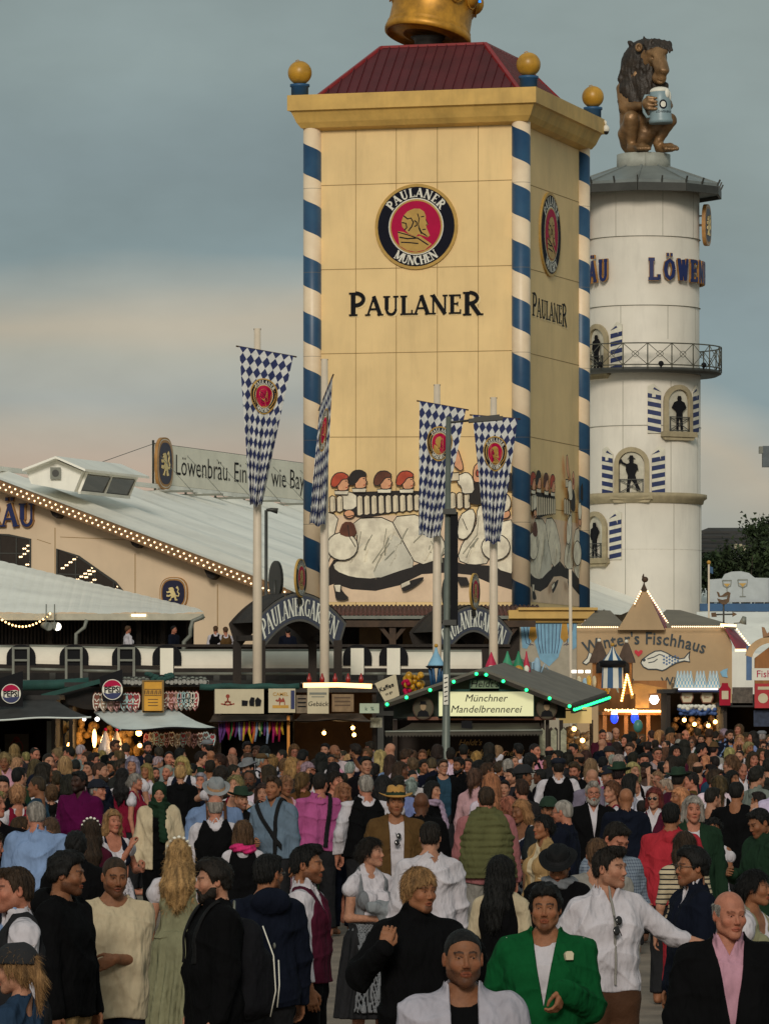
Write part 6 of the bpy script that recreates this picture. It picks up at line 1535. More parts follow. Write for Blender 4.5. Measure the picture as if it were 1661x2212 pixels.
def lamp(x, y, Y, r, lab, em, cat='lamp', name='stall_lamp', rz=1.):
 t = TB(name, lab, cat, P(x, y, Y), 'lit lamps of the stalls'); m = t.mb(); p = P(x, y, Y); m.sphere(tuple(p), (r, r, r*rz), 10, 8); m.build('bulb', em, t.root); m = t.mb(); m.lathe([(.03, 0), (r*.7, -.05)], 8, (p.x, p.y, p.z+r*rz+.05)); m.build('socket', m_dgrey, t.root); return t
lamp(204, 1596, Ys+1., .05, 'upright amber tube lamp glowing inside the gingerbread stall', m_bulbh, rz=4.2)
lamp(300, 1584, Ys-.3, .07, 'amber bulb glowing under the pale awning', m_bulbh); lamp(302, 1611, Ys+.3, .05, 'small amber bulb below the bulb under the pale awning', m_bulbh)
lamp(210, 1554, Ys-2, .05, 'bright white bulb at the left corner of the pale awning', m_bulbw); lamp(182, 1554, Ys-3, .04, 'white bulb on the edge of the dark left awning', m_bulbw)
lamp(150, 1615, Ys+1, .06, 'dim amber lantern behind heads left in the gingerbread stall', m_bulbh, rz=2.)
lamp(202, 1640, Ys+1, .05, 'lowest amber lamp in the gingerbread stall', m_bulbh, rz=1.6)
t = TB('goods_display', 'display of amber lit souvenirs at the back of the gingerbread stall', 'goods', P(240, 1600, Ys+2)); m_goods = mat('goods_amber', srgb(180, 140, 80), .6, .6, 9.)
m = t.mb(); rr_ = random.Random(8)
for i in range(60):
 p = P(rr_.uniform(135, 310), rr_.uniform(1560, 1640), Ys+rr_.uniform(1.6, 2.4)); r_ = rr_.uniform(.05, .13); m.sphere(tuple(p), (r_, r_*.6, r_*rr_.uniform(.8, 1.8)), 7, 5)
tag(m.build('souvenirs', m_goods, t.root), kind='stuff'); 
for k, (x, w_) in enumerate(((228, 22), (252, 22))):
 t = TB('sweet_bag', 'translucent white sweet bag hanging in the gingerbread stall, %s one' % ('left' if k == 0 else 'right'), 'bag', P(x, 1595, Ys-.3), 'white sweet bags'); m = t.mb(); a = P(x, 1578, Ys-.3); m.lathe([(.01, 0), (.05, -.08), (.16, -.4), (.2, -.55), (.12, -.6)], 14, tuple(a)); m.build('bag', mat('bag_film', srgb(176, 166, 164), .3, .25, 9., stretch=(3, 3, .4)), t.root)
 m = t.mb(); m.sphere((a.x, a.y, a.z+.02), .04, 8, 6); m.build('bow', m_red, t.root)
t = TB('stall_pillar', 'pale pillar between the left soda stall and the gingerbread stall', 'pillar', P(111, 1590, Ys-1)); m = t.mb(); band(m, 101, 1558, 121, 1640, Ys-1, .15); m.v = m.v; m.build('pillar', m_grey, t.root)
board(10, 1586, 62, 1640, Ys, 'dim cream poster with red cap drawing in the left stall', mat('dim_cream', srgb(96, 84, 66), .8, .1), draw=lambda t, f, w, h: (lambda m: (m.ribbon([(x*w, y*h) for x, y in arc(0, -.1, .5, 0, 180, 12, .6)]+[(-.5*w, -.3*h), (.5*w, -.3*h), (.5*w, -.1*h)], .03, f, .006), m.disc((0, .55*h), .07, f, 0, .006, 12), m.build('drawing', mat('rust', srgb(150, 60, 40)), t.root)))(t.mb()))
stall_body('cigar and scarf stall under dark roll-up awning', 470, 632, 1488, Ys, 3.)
t = TB('rolled_tarpaulin', 'dark green rolled tarpaulin above the cigar signs', 'tarpaulin', P(540, 1484, Ys-1)); m = t.mb(); m.tube([P(432+i*21.5, 1484+1.5*math.sin(i*1.7), Ys-1) for i in range(11)], .07, 8); m.build('roll', m_greenc, t.root)
def d_cig(t, f, w, h):
 m = t.mb()
 for a in ([(-.62, -.3), (-.47, .1), (-.32, -.3)], [(-.75, -.2), (-.47, -.3), (-.2, -.2)], [(-.47, .1), (-.47, .45)], [(-.6, -.05), (-.34, -.05)]): m.ribbon([(x*w, y*h) for x, y in a], .03, f, .006)
 m.disc((-.47*w, .42*h), .045, f, 0, .008, 10); m.build('emblem', mat('rust', (0, 0, 0)), t.root)
 m = t.mb(); m.prism([(x*w, y*h) for x, y in ((.1, -.35), (.32, -.35), (.35, .05), (.1, .1))], f, 0, .03); m.prism([(x*w, y*h) for x, y in ((.42, -.35), (.6, -.38), (.62, .3), (.48, .35), (.4, .0))], f, 0, .03); m.prism([(x*w, y*h) for x, y in ((.66, -.38), (.86, -.35), (.9, .1), (.74, .35), (.64, .1))], f, 0, .035); m.build('box_picture', m_black, t.root)
board(464, 1489, 570, 1542, Ys-1.2, 'wide cream sign with cigar emblem and black box pictures', m_sign, draw=d_cig)
def d_camel(t, f, w, h):
 m = t.mb(); X = lambda L: [(a*w, b*h) for a, b in L]
 m.prism(X([(-.5, .0), (-.38, .12), (-.3, .02), (-.18, .3), (-.02, .08), (.1, .28), (.22, .0), (.24, -.35), (.18, -.35), (.16, -.1), (-.1, -.12), (-.16, -.4), (-.2, -.4), (-.2, -.05), (-.34, -.1), (-.44, -.02)]), f, 0, .01, False); m.build('camel_picture', mat('rust', (0, 0, 0)), t.root)
 m = t.mb(); m.prism(X([(-.7, -.62), (.5, -.62), (.5, -.38), (-.7, -.38)]), f, 0, .006, False); text(m, 'CAMEL', .11, f, 0, 0, .009, bold=.01, center=True, fn=lambda u, v: (u-.03, v+.4*h)); m.mi = 1; m.prism(X([(.66, -.7), (.95, -.7), (.95, .85), (.66, .85)]), f, 0, .007, False); m.build('lettering', [m_gold, m_lblue], t.root)
board(580, 1488, 638, 1540, Ys-1.2, 'cream sign with a brown camel picture', m_sign, draw=d_camel)
awning('stall_awning', 'dark brown sagging awning above the colourful scarves', ((460, 1545), (632, 1543)), ((448, 1559), (632, 1556)), Ys, Ys-1.2, m_brawn, None, 1.)
cl = [('crimson', (150, 14, 60)), ('yellow', (196, 160, 40)), ('green', (60, 120, 60)), ('pale blue', (130, 150, 180)), ('magenta', (160, 20, 96)), ('cream', (196, 180, 140)), ('orange', (190, 100, 40)), ('violet', (90, 50, 120))]
rr_ = random.Random(11)
for i in range(26):
 x = 473+i*5.5; nm, c_ = cl[rr_.randrange(8)]; t = TB('hanging_scarf', '%s scarf in the colourful row, %s from the left' % (nm, ordn[i]), 'scarf', P(x, 1562, Ys-.9), 'colourful scarves hanging below the brown awning'); m = t.mb(); a = P(x, 1559, Ys-.9); L_ = rr_.uniform(.28, .5); m.tube([a, a+Vector((rr_.uniform(-.03, .03), 0, -L_*.5)), a+Vector((rr_.uniform(-.06, .06), 0, -L_))], [.02, .034, .022], 6); m.build('scarf', mat('scarf_'+nm.replace(' ', '_'), srgb(*c_), .8, .2, 12.), t.root)
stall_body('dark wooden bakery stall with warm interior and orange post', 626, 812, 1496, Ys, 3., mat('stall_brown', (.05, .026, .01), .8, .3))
t = TB('orange_post', 'orange painted corner post between scarves and bakery stall', 'post', P(623, 1575, Ys-1)); m = t.mb(); band(m, 620, 1546, 626, 1640, Ys-1, .08); m.build('post', mat('orange_paint', srgb(206, 130, 34), .5, .1), t.root)
awning('stall_awning', 'brown tent cloth awning over the bakery stall', ((650, 1543), (780, 1541)), ((630, 1556), (812, 1557)), Ys, Ys-1.4, m_brawn, None, 2.)
t = TB('light_tube', 'long glowing orange light tube above the bakery signs', 'light', P(729, 1481, Ys-1)); m = t.mb(); m.tube([P(655, 1481, Ys-1), P(729, 1480, Ys-1), P(803, 1483, Ys-1)], .055, 10); m.build('tube', emat('orange_tube', (1., .55, .2), 3.), t.root); m = t.mb(); m.beam(P(650, 1476, Ys-.9), P(808, 1478, Ys-.9), .1, .04); m.build('fixture', m_dgrey, t.root)
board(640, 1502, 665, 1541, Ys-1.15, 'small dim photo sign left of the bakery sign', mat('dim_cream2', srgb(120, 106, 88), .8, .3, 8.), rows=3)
board(664, 1486, 710, 1542, Ys-1.3, 'cream bakery sign with old German lettering', m_sign, txt=(('Gebäck', -.12, .15),), shear=.15, draw=lambda t, f, w, h: (lambda m: (m.ribbon([(-.8*w, .55*h), (.8*w, .55*h)], .05, f, .006), m.ribbon([(-.6*w, .3*h), (.6*w, .3*h)], .02, f, .006), m.build('ornament', m_grey, t.root)))(t.mb()))
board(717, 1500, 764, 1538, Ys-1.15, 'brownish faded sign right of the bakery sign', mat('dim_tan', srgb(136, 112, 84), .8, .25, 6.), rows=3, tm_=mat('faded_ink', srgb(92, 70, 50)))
board(777, 1520, 819, 1541, Ys-1.1, 'small green white price board below the cup banner', mat('pale_green', srgb(176, 190, 168), .6, .1), txt=(('k  %', -.05, .12),), tm_=m_greenc)
t = TB('cup_banner', 'tilted cream paper cup shaped coffee banner', 'sign', P(836, 1487, Ys-1.4)); m = t.mb(); Q4(m, [(809, 1477), (855, 1456), (863, 1503), (832, 1517)], Ys-1.4, .04); m.build('cup', m_sign, t.root); m = t.mb(); f0 = fpl(836, 1489, Ys-1.42); text(m, 'Kaffee', .14, lambda u, v, n: f0(u*.9-v*.4, u*.4+v*.9, n), 0, 0, .005, bold=.015, center=True, shear=.1); text(m, 'to go', .08, lambda u, v, n: f0(u*.9-v*.4, u*.4+v*.9, n), 0, 0, .005, bold=.01, center=True, fn=lambda u, v: (u, v-.12)); m.build('lettering', m_black, t.root)
for k, (x, y) in enumerate(((762, 1573), (765, 1588), (700, 1584))): lamp(x, y, Ys+1, .045, ['small amber lamp deep in the bakery stall, upper one', 'small amber lamp deep in the bakery stall, lower one', 'small amber lamp at the middle of the bakery stall'][k], m_bulbh)
board(800, 1551, 825, 1572, Ys-.5, 'little lit photo board hanging below the bakery awning', mat('lit_photo', srgb(170, 170, 150), .5, .4, 14.))
t = TB('balloon_bunch', 'bunch of yellow and red foil shapes above the coffee stall', 'decoration', P(895, 1475, Ys)); m = t.mb(); rr_ = random.Random(4)
for i in range(22): m.sphere(tuple(P(895+rr_.uniform(-18, 18), 1478+rr_.uniform(-22, 16), Ys+rr_.uniform(-.2, .2))), (rr_.uniform(.05, .1),)*3, 7, 5)
m.build('yellow_shape', mat('foil_gold', srgb(190, 140, 30), .3, .3), t.root); m = t.mb()
for i in range(10): m.sphere(tuple(P(888+rr_.uniform(-18, 10), 1486+rr_.uniform(-14, 12), Ys+rr_.uniform(-.3, .2))), .055, 7, 5)
m.build('red_shape', m_red, t.root)
for k in range(5):
 t = TB('sauce_bottle', 'red bottle on the shelf behind the light tube, %s from the left' % ordn[k], 'bottle', P(668+k*28, 1468, Ys), 'red bottles above the bakery stall'); m = t.mb(); p = P(668+k*28, 1476, Ys); m.lathe([(.05, 0), (.055, .1), (.03, .16), (.015, .22)], 10, tuple(p)); m.build('bottle', mat('bottle_red', srgb(150, 30, 24), .3, .1), t.root)
Yh = 104.
hs = TB('nut_roaster_stall', 'nut roasting stall with grey gable roof edged in green bulbs', 'stall', P(1040, 0, Yh+2) * 1.0)
hs.loc = Vector(hs.root.location)
H = hs
m = H.mb(); zt = P(0, 1452, Yh)
ap = P(1040, 1452, Yh-.6); lf = P(830, 1524, Yh-.6); rg = P(1235, 1528, Yh-.6); off = Vector((1.0, 6.2, .25))
poly(m, [lf, ap, ap+off, lf+off], .08, (0, 0, 1)); poly(m, [ap, rg, rg+off, ap+off], .08, (0, 0, 1)); m.build('roof', mat('grey_felt', srgb(108, 102, 92), .8, .15, 2.), H.root)
m = H.mb(); m.beam(lf+Vector((0, -.05, -.02)), ap+Vector((0, -.05, -.02)), .08, .08); m.beam(ap+Vector((0, -.05, -.02)), rg+Vector((0, -.05, -.02)), .08, .08); m.beam(rg+Vector((.02, 0, -.05)), rg+off+Vector((.02, 0, -.05)), .08, .16); m.build('bargeboard', m_darkwood, H.root)
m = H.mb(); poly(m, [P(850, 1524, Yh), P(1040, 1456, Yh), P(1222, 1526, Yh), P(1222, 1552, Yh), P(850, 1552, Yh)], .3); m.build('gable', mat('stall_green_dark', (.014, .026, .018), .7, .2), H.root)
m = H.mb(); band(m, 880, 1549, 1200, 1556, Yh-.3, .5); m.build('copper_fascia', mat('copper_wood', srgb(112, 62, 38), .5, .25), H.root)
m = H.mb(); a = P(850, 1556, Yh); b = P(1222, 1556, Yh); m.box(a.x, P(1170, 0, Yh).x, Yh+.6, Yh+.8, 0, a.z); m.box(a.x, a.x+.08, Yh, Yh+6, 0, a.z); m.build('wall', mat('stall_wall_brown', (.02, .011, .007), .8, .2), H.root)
m = H.mb()
for x in (1172, 1182, 1212, 1277): p = P(x, 0, Yh-.1 if x < 1270 else Yh+1.5); m.beam((p.x, p.y, 0), (p.x, p.y, P(0, 1556, Yh).z), .08)
for x in (1190, 1200, 1218): fr_ = fpl(x, 1605, Yh-.12); m.prism([(-.045, -.3), (.045, -.3), (.045, .28), (0, .33), (-.045, .28)], fr_, 0, .02)
m.build('post', m_darkwood, H.root)
m = H.mb()
for x in (1171, 1196, 1217): fr_ = fpl(x, 1603, Yh-.18); m.prism([(-.06, -.28), (.06, -.28), (.06, .22), (0, .29), (-.06, .22)], fr_, 0, .02)
m.build('menu_plate', mat('menu_plate', srgb(150, 148, 124), .5, .3, 12.), H.root)
m = H.mb(); 
for (x, y) in ((1029, 1456), (980, 1473), (929, 1491), (878, 1507), (836, 1522), (1087, 1472), (1137, 1491), (1187, 1509), (1230, 1526), (1050, 1458)): m.sphere(tuple(P(x, y, Yh-.75)), .036, 8, 6)
for i in range(24): m.sphere(tuple((rg+Vector((.06, 0, -.05))).lerp(rg+off+Vector((.06, 0, -.05)), i/23)), .035, 6, 4)
m.build('green_bulb', m_green, H.root)
awning('stall_awning', 'dark scalloped awning on the front of the nut roaster stall', ((890, 1562), (1165, 1562)), ((832, 1581), (1172, 1578)), Yh-.2, Yh-1.6, mat('awning_charcoal', srgb(62, 56, 46), .7, .2), m_grey, 0., None, .12)
board(947, 1492, 1153, 1550, Yh-.4, 'illuminated cream sign of the almond roastery', emat('lit_cream', srgb(206, 204, 160), .55), txt=(('Münchner', .05, .215), ('Mandelbrennerei', -.18, .215)), tm_=m_black, shear=.25, frame_m=m_greenc)
board(1015, 1467, 1078, 1490, Yh-.45, 'small dark green name sign at the top of the gable', mat('moss_sign', srgb(120, 140, 112), .6, .1), txt=(("Heldt's", -.06, .21),), shear=.2, frame_m=m_greenc)
t = TB('gold_script', 'gold script lettering on the dark board of the roastery', 'sign', P(1000, 1617, Yh+.5)); m = t.mb(); f0 = fpl(992, 1600, Yh+.55); text(m, "Heldt's", .17, f0, -.02, -.1, .01, shear=.35, bold=.012); text(m, 'Münchner Mandelbrennerei', .19, f0, -.8, -.32, .01, shear=.35, bold=.012); m.build('lettering', mat('gold_leaf', srgb(176, 136, 72), .35, .1), t.root)
for k, x in enumerate((914, 1181)):
 t = TB('oval_portrait', ['round framed portrait left of the roastery sign', 'round framed portrait right of the roastery sign'][k], 'portrait', P(x, 1530, Yh-.35), 'round portraits on the roastery gable'); f0 = fpl(x, 1530, Yh-.35); m = t.mb(); m.disc((0, 0), .22, f0, 0, .04, 28, ry=.24); m.mi = 1; m.disc((0, 0), .195, f0, .04, .043, 28, ry=.215, sides=False); m.build('frame', [m_brown, mat('sepia_dark', srgb(70, 62, 40), .6, .2)], t.root)
 m = t.mb(); m.prism([(-.13, -.18), (.13, -.18), (.1, -.08), (.03, -.04), (-.03, -.04), (-.1, -.08)], f0, .043, .046, False); m.mi = 1; m.disc((0, .03), .06, f0, .043, .049, 16, ry=.08, sides=False); m.mi = 0; m.prism([(-.09, .07), (.09, .07), (.06, .09), (.055, .14), (-.055, .14), (-.06, .09)], f0, .043, .052, False); m.build('picture', [m_black, mat('sepia_face', srgb(150, 124, 92), .6, .1)], t.root)
board(1208, 1528, 1278, 1563, Yh+.6, 'warm lit menu board on the right side of the roastery', emat('lit_amber_board', srgb(190, 160, 100), .5), rows=1, tm_=mat('faded_ink', (0, 0, 0)))
t = TB('flood_lamp', 'small black flood lamp above the scalloped awning', 'lamp', P(1008, 1568, Yh-.6)); m = t.mb(); p = P(1008, 1568, Yh-.7); m.box(p.x-.11, p.x+.11, p.y-.1, p.y+.05, p.z-.08, p.z+.1); m.tube([p, p+Vector((0, .3, .1))], .02, 5); m.build('housing', m_black, t.root)
for k, (x, c_, nm) in enumerate(((1061, (190, 30, 70), 'red'), (1096, (60, 150, 110), 'green and yellow'), (1120, (40, 130, 90), 'dark green and yellow'), (1137, (190, 40, 70), 'narrow red'))):
 t = TB('roof_gnome_hat', '%s pointed figure standing on the nut roaster roof' % nm, 'roof figure', P(x, 1455, Yh+3), 'pointed figures on the stall roof'); m = t.mb(); p = P(x, 1457, Yh+3); r_ = .15 if k < 3 else .09
 m.lathe([(r_*.9, 0), (r_, .08), (r_*.8, .2), (r_*.35, .36), (.01, .5 if k else .48)], 12, tuple(p)); m.build('cone', mat('gnome_%d' % k, srgb(*c_), .6, .2), t.root); m = t.mb(); m.sphere((p.x, p.y-r_*.6, p.z+.1), (r_*.7, r_*.6, .1), 8, 6); m.build('face', m_gold if 0 < k < 3 else m_white, t.root)
t = TB('white_plane_figure', 'small white figure with blue ropes at the right of the roof hats', 'roof figure', P(1160, 1442, Yh+4)); m = t.mb(); m.sphere(tuple(P(1160, 1440, Yh+4)), (.08, .08, .2), 8, 6); m.tube([P(1150, 1455, Yh+4), P(1150, 1432, Yh+4), P(1162, 1428, Yh+4)], .025, 6); m.tube([P(1168, 1455, Yh+4), P(1176, 1435, Yh+4), P(1184, 1447, Yh+4)], .02, 6); m.build('figure', mat('pale_blue_paint', srgb(150, 180, 200)), t.root)
t = TB('hanging_tent_lamp', 'small blue and white tent shaped ornament left of the lamp post', 'ornament', P(942, 1440, Ys-2)); m = t.mb(); p = P(942, 1440, Ys-2); m.lathe([(.02, .42), (.05, .3), (.18, .05), (.2, 0)], 12, tuple(p)); m.mi = 1
for k in range(6): a = 2*PI*k/6; m.tube([(p.x+.15*math.cos(a), p.y+.15*math.sin(a), p.z), (p.x+.1*math.cos(a+.3), p.y+.1*math.sin(a+.3), p.z-.42)], .03, 5)
m.build('tent', [m_skyblue, m_blue], t.root); m = t.mb(); m.lathe([(.19, .02), (.24, .0), (.19, -.04)], 14, tuple(p)); m.build('brim', m_black, t.root); m = t.mb(); m.sphere((p.x, p.y, p.z+.46), .045, 8, 6); m.build('ball', m_gold, t.root)
# ================================================================= RIGHT SIDE
Yw = 150.
FH = TB('fish_house', 'beige canvas fish restaurant with pointed gable, name, heart and fish painting', 'building', P(1415, 0, Yw+3)*1.)
FH.loc = Vector(FH.root.location)
m = FH.mb(); poly(m, [P(1246, 1357, Yw), P(1568, 1357, Yw), P(1581, 1392, Yw), P(1581, 1620, Yw), P(1246, 1620, Yw)], .3); m.build('wall', m_beige, FH.root)
m = FH.mb(); poly(m, [P(1334, 1361, Yw-.25), P(1385, 1276, Yw-.25), P(1397, 1276, Yw-.25), P(1436, 1361, Yw-.25)], .2); m.build('gable', m_beige, FH.root)
m = FH.mb(); poly(m, [P(1397, 1276, Yw-.2), P(1450, 1357, Yw+2.5), P(1437, 1361, Yw-.2)], .1); poly(m, [P(1565, 1358, Yw-.2), P(1582, 1356, Yw+1.5), P(1623, 1403, Yw+1.5), P(1590, 1403, Yw-.2)], .1); m.build('red_roof', m_redroof, FH.root)
m = FH.mb(); m.beam(P(1589, 1405, Yw-.3), P(1624, 1405, Yw-.1), .1, .08); m.beam(P(1556, 1350, Yw-.3), P(1590, 1352, Yw-.3), .1, .08); m.build('lit_edge', emat('edge_light', (1., .7, .35), 2.), FH.root)
m = FH.mb(); m.add([P(1383, 1277, Yw-.3), P(1399, 1277, Yw-.3), P(1399, 1277, Yw+.5), P(1383, 1277, Yw+.5), P(1391, 1258, Yw+.1)], [(0, 1, 4), (1, 2, 4), (2, 3, 4), (3, 0, 4)]); m.build('spire_cap', m_brown, FH.root)
gm = mat('grey_tent', srgb(118, 110, 96), .7, .1, 1., dirt=.2)
m = FH.mb()
for (xa, xb, xc_, ya) in ((1255, 1352, 1300, 1318), (1400, 1590, 1452, 1317)):
 poly(m, [P(xa, 1350, Yw+1), P(xc_-12, ya, Yw+5), P(xc_+18, ya+1, Yw+5), P(xb, 1352, Yw+1)], .1); poly(m, [P(xa, 1350, Yw+.9), P(xb, 1352, Yw+.9), P(xb, 1360, Yw+.9), P(xa, 1359, Yw+.9)], .1)
m.build('tent_roof', gm, FH.root)
m = FH.mb(); 
for i in range(20): m.sphere(tuple(P(1248+i*4.5, 1355, Yw-.3)), .024, 6, 4)
for i in range(26): m.sphere(tuple(P(1452+i*4.4, 1354, Yw-.3)), .024, 6, 4)
for i in range(17): m.sphere(tuple(P(1399+i*3.1, 1278+i*4.85, Yw-.4).lerp(P(1399+i*3.1, 1278+i*4.85, Yw+2.), i/17)), .03, 6, 4)
for i in range(6): m.sphere(tuple(P(1384-i*2.6, 1278+i*5.2, Yw-.4)), .028, 6, 4)
for i in range(10): m.sphere(tuple(P(1592+i*3.8, 1360+i*4.9, Yw-.2)), .03, 6, 4)
tag(m.build('bulb_string', m_bulb, FH.root), kind='stuff')
m = FH.mb(); fw = fpl(1392, 1387, Yw-.02); Rr = 5.6
def arcfn(u, v): 
 th = u/Rr; return ((Rr+v)*math.sin(th), (Rr+v)*math.cos(th)-Rr-.06)
text(m, "Winter's Fischhaus", .52, fw, 0, 0, .01, bold=.016, center=True, fn=arcfn, space=1.06, sx=.86)
text(m, "kleene Wirtin", .36, fw, 0, 0, .01, bold=.01, center=True, fn=lambda u, v: (u*1.0+.45, v-1.32+.05*u), sx=1.)
m.build('name_lettering', mat('slate_letters', srgb(52, 62, 68), .6, .1), FH.root)
m = FH.mb(); hx = lambda L, cx, cy: [cvw(x, y) for x, y in L]
def cvw(x, y): p = P(x, y, Yw-.02); return (p.x-P(1392, 1387, Yw-.02).x, p.z-P(1392, 1387, Yw-.02).z)
m.prism([cvw(*p) for p in [(1379, 1419), (1371, 1411), (1370, 1406), (1374, 1404), (1379, 1408), (1384, 1404), (1388, 1406), (1387, 1411)]], fw, 0, .01, False); m.build('painted_heart', mat('heart_red', srgb(196, 30, 50), .5), FH.root)
m = FH.mb(); m.mi = 0
fish = [(1384, 1432), (1387, 1425), (1394, 1420), (1402, 1414), (1415, 1407), (1428, 1406), (1440, 1411), (1452, 1418), (1466, 1424), (1478, 1422), (1486, 1412), (1490, 1407), (1488, 1420), (1490, 1430), (1478, 1428), (1462, 1432), (1448, 1439), (1438, 1446), (1430, 1449), (1418, 1446), (1400, 1446), (1390, 1441)]
q = [cvw(*p) for p in fish]; m.prism(q, fw, 0, .008, False); m.mi = 1; m.ribbon(q+[q[0], q[1]], .035, fw, .012)
m.ribbon([cvw(*p) for p in [(1398, 1424), (1412, 1420), (1424, 1414), (1432, 1416)]], .03, fw, .013); m.ribbon([cvw(*p) for p in [(1400, 1432), (1412, 1430), (1420, 1424)]], .03, fw, .013); m.disc(cvw(1391, 1426), .05, fw, 0, .014, 10, sides=False)
m.mi = 2
for i in range(6):
 for j in range(3):
  x = 1434+i*6; y = 1418+j*7+(i % 2)*3
  if y < 1440-i*1.5: m.prism([cvw(x, y-3), cvw(x+3, y), cvw(x, y+3), cvw(x-3, y)], fw, 0, .011, False)
m.mi = 0; q = [cvw(*p) for p in [(1258, 1432), (1268, 1422), (1272, 1410), (1278, 1412), (1278, 1426), (1266, 1436)]]; m.prism(q, fw, 0, .008, False); m.mi = 1; m.ribbon(q+[q[0]], .03, fw, .012)
m.mi = 3; m.prism([cvw(*p) for p in [(1555, 1452), (1562, 1447), (1572, 1444), (1570, 1455), (1572, 1464), (1560, 1462)]], fw, 0, .01, False)
m.build('painted_fish', [m_white, mat('slate_letters', (0, 0, 0)), mat('fish_blue', srgb(80, 110, 150), .6), m_skyblue], FH.root)
board(1450, 1476, 1497, 1487, Yw-.2, 'small brown signboard on the beige canvas wall', mat('brown_signboard', srgb(104, 84, 58), .7))
t = TB('wooden_cock', 'small weathered animal finial on the tip of the fish house gable', 'finial', P(1392, 1252, Yw+.1)); m = t.mb(); m.sphere(tuple(P(1393, 1252, Yw+.1)), (.1, .07, .09), 8, 6); m.tube([P(1391, 1252, Yw+.1), P(1389, 1246, Yw+.1), P(1390, 1240, Yw+.1)], [.06, .04, .015], 6); m.tube([P(1394, 1250, Yw+.1), P(1398, 1256, Yw+.1)], [.04, .015], 6); m.tube([P(1391, 1262, Yw+.1), P(1392, 1254, Yw+.1)], .02, 5); m.build('figure', m_brown, t.root)
t = TB('weather_vane', 'rusty fish weather vane with arrow on the fish house roof', 'weather vane', P(1563, 1330, Yw)); m = t.mb(); m.tube([P(1563, 1352, Yw), P(1563, 1296, Yw)], .03, 6); m.tube([P(1538, 1328, Yw), P(1590, 1327, Yw)], .025, 5); m.build('rod', m_dgrey, t.root)
m = t.mb(); fv = fpl(1563, 1290, Yw); S = Yw/F; V_ = lambda L: [((x-1563)*S, (1290-y)*S) for x, y in L]; m.prism(V_([(1548, 1278), (1553, 1280), (1555, 1287), (1560, 1286), (1566, 1281), (1572, 1278), (1578, 1281), (1576, 1290), (1575, 1300), (1568, 1306), (1560, 1306), (1552, 1300), (1549, 1293), (1560, 1296), (1570, 1294), (1572, 1286), (1562, 1290), (1552, 1290)]), fv, -.05, .05, True, True); m.prism(V_([(1582, 1322), (1592, 1327), (1582, 1333)]), fv, -.03, .03, True, True); m.prism(V_([(1536, 1324), (1546, 1323), (1548, 1333), (1537, 1333)]), fv, -.04, .04, True, True); m.build('fish', mat('rusty_iron', srgb(98, 74, 50), .7, .3), t.root)
t = TB('megaphone_lamp', 'grey horn loudspeaker on a wire bracket near the weather vane', 'loudspeaker', P(1605, 1340, Yw)); m = t.mb(); m.tube([P(1608, 1332, Yw), P(1604, 1348, Yw)], [.06, .12], 10); m.tube([P(1585, 1347, Yw), P(1604, 1345, Yw)], .02, 5); m.build('horn', m_grey, t.root)
Yc = 128.
CC = TB('castle_carousel', 'small wooden castle ride with two brown pointed towers and warm lights', 'ride', P(1345, 0, Yc+1)*1.); CC.loc = Vector(CC.root.location)
for (x, w_, yt, yb, yw) in ((1294, 22, 1384, 1428, 1490), (1353, 20, 1386, 1428, 1500)):
 m = CC.mb(); p = P(x, yb, Yc); s = Yc/F; r_ = w_*s; H_ = (yb-yt)*s; m.lathe([(r_*1.05, -.05), (r_, .02), (r_*.32, H_*.85), (.02, H_)], 6, tuple(p), a0=.3, a1=.3+2*PI, smooth=False); rf = m.build('roof', mat('shingle_brown', srgb(84, 66, 54), .8, .2, 6.), CC.root)
 m = CC.mb(); hb = (yw-yb)*s; m.lathe([(r_*.72, -hb), (r_*.72, 0)], 6, tuple(p), a0=.3, a1=.3+2*PI, smooth=False); tw = m.build('tower_wall', m_warmwood, CC.root)
 m = CC.mb(); m.sphere((p.x, p.y, p.z+H_), .05, 8, 6); m.build('knob', m_white, rf)
 m = CC.mb(); f0 = fpl(x, yb+14, Yc-r_*.72-.01); m.prism([(-.08, -.15), (.08, -.15), (.08, .08), (0, .16), (-.08, .08)], f0, 0, .02); m.build('window', m_dark, tw)
m = CC.mb(); a = P(1300, 1545, Yc); b = P(1560-110, 1545, Yc); m.box(a.x, b.x, Yc-.2, Yc+2.2, P(0, 1545, Yc).z, P(0, 1538, Yc).z); m.box(a.x, b.x, Yc+2, Yc+2.2, 0, 3); m.build('deck', m_warmwood, CC.root)
m = CC.mb()
for x in (1306, 1352, 1400, 1438): p = P(x, 0, Yc-.1); m.beam((p.x, p.y, 0), (p.x, p.y, P(0, 1542, Yc).z), .1)
m.build('post', m_warmwood, CC.root)
m = CC.mb(); m.beam(P(1330, 1537, Yc-.3), P(1445, 1537, Yc-.3), .06, .06); m.beam(P(1445, 1538, Yc-.3), P(1460, 1548, Yc-.3), .06); m.build('light_bar', emat('gold_light', (1., .62, .2), 4.), CC.root)
m = CC.mb()
for i in range(11): m.sphere(tuple(P(1354-i*1.15, 1458+i*5.6, Yc-.9)), .028, 6, 4)
for i in range(9): m.sphere(tuple(P(1355+i*1.3, 1460+i*5., Yc-.9)), .028, 6, 4)
for i in range(12): m.sphere(tuple(P(1308+i*6, 1534+(i % 2), Yc-.4)), .03, 6, 4)
m.build('bulb', emat('amber_bulb2', (1., .6, .22), 4.), CC.root)
m = CC.mb(); m.beam(P(1342, 1516, Yc-.8), P(1355, 1455, Yc-.8), .12, .08); m.beam(P(1355, 1455, Yc-.8), P(1366, 1510, Yc-.8), .12, .08); m.build('gable_trim', m_gold, CC.root)
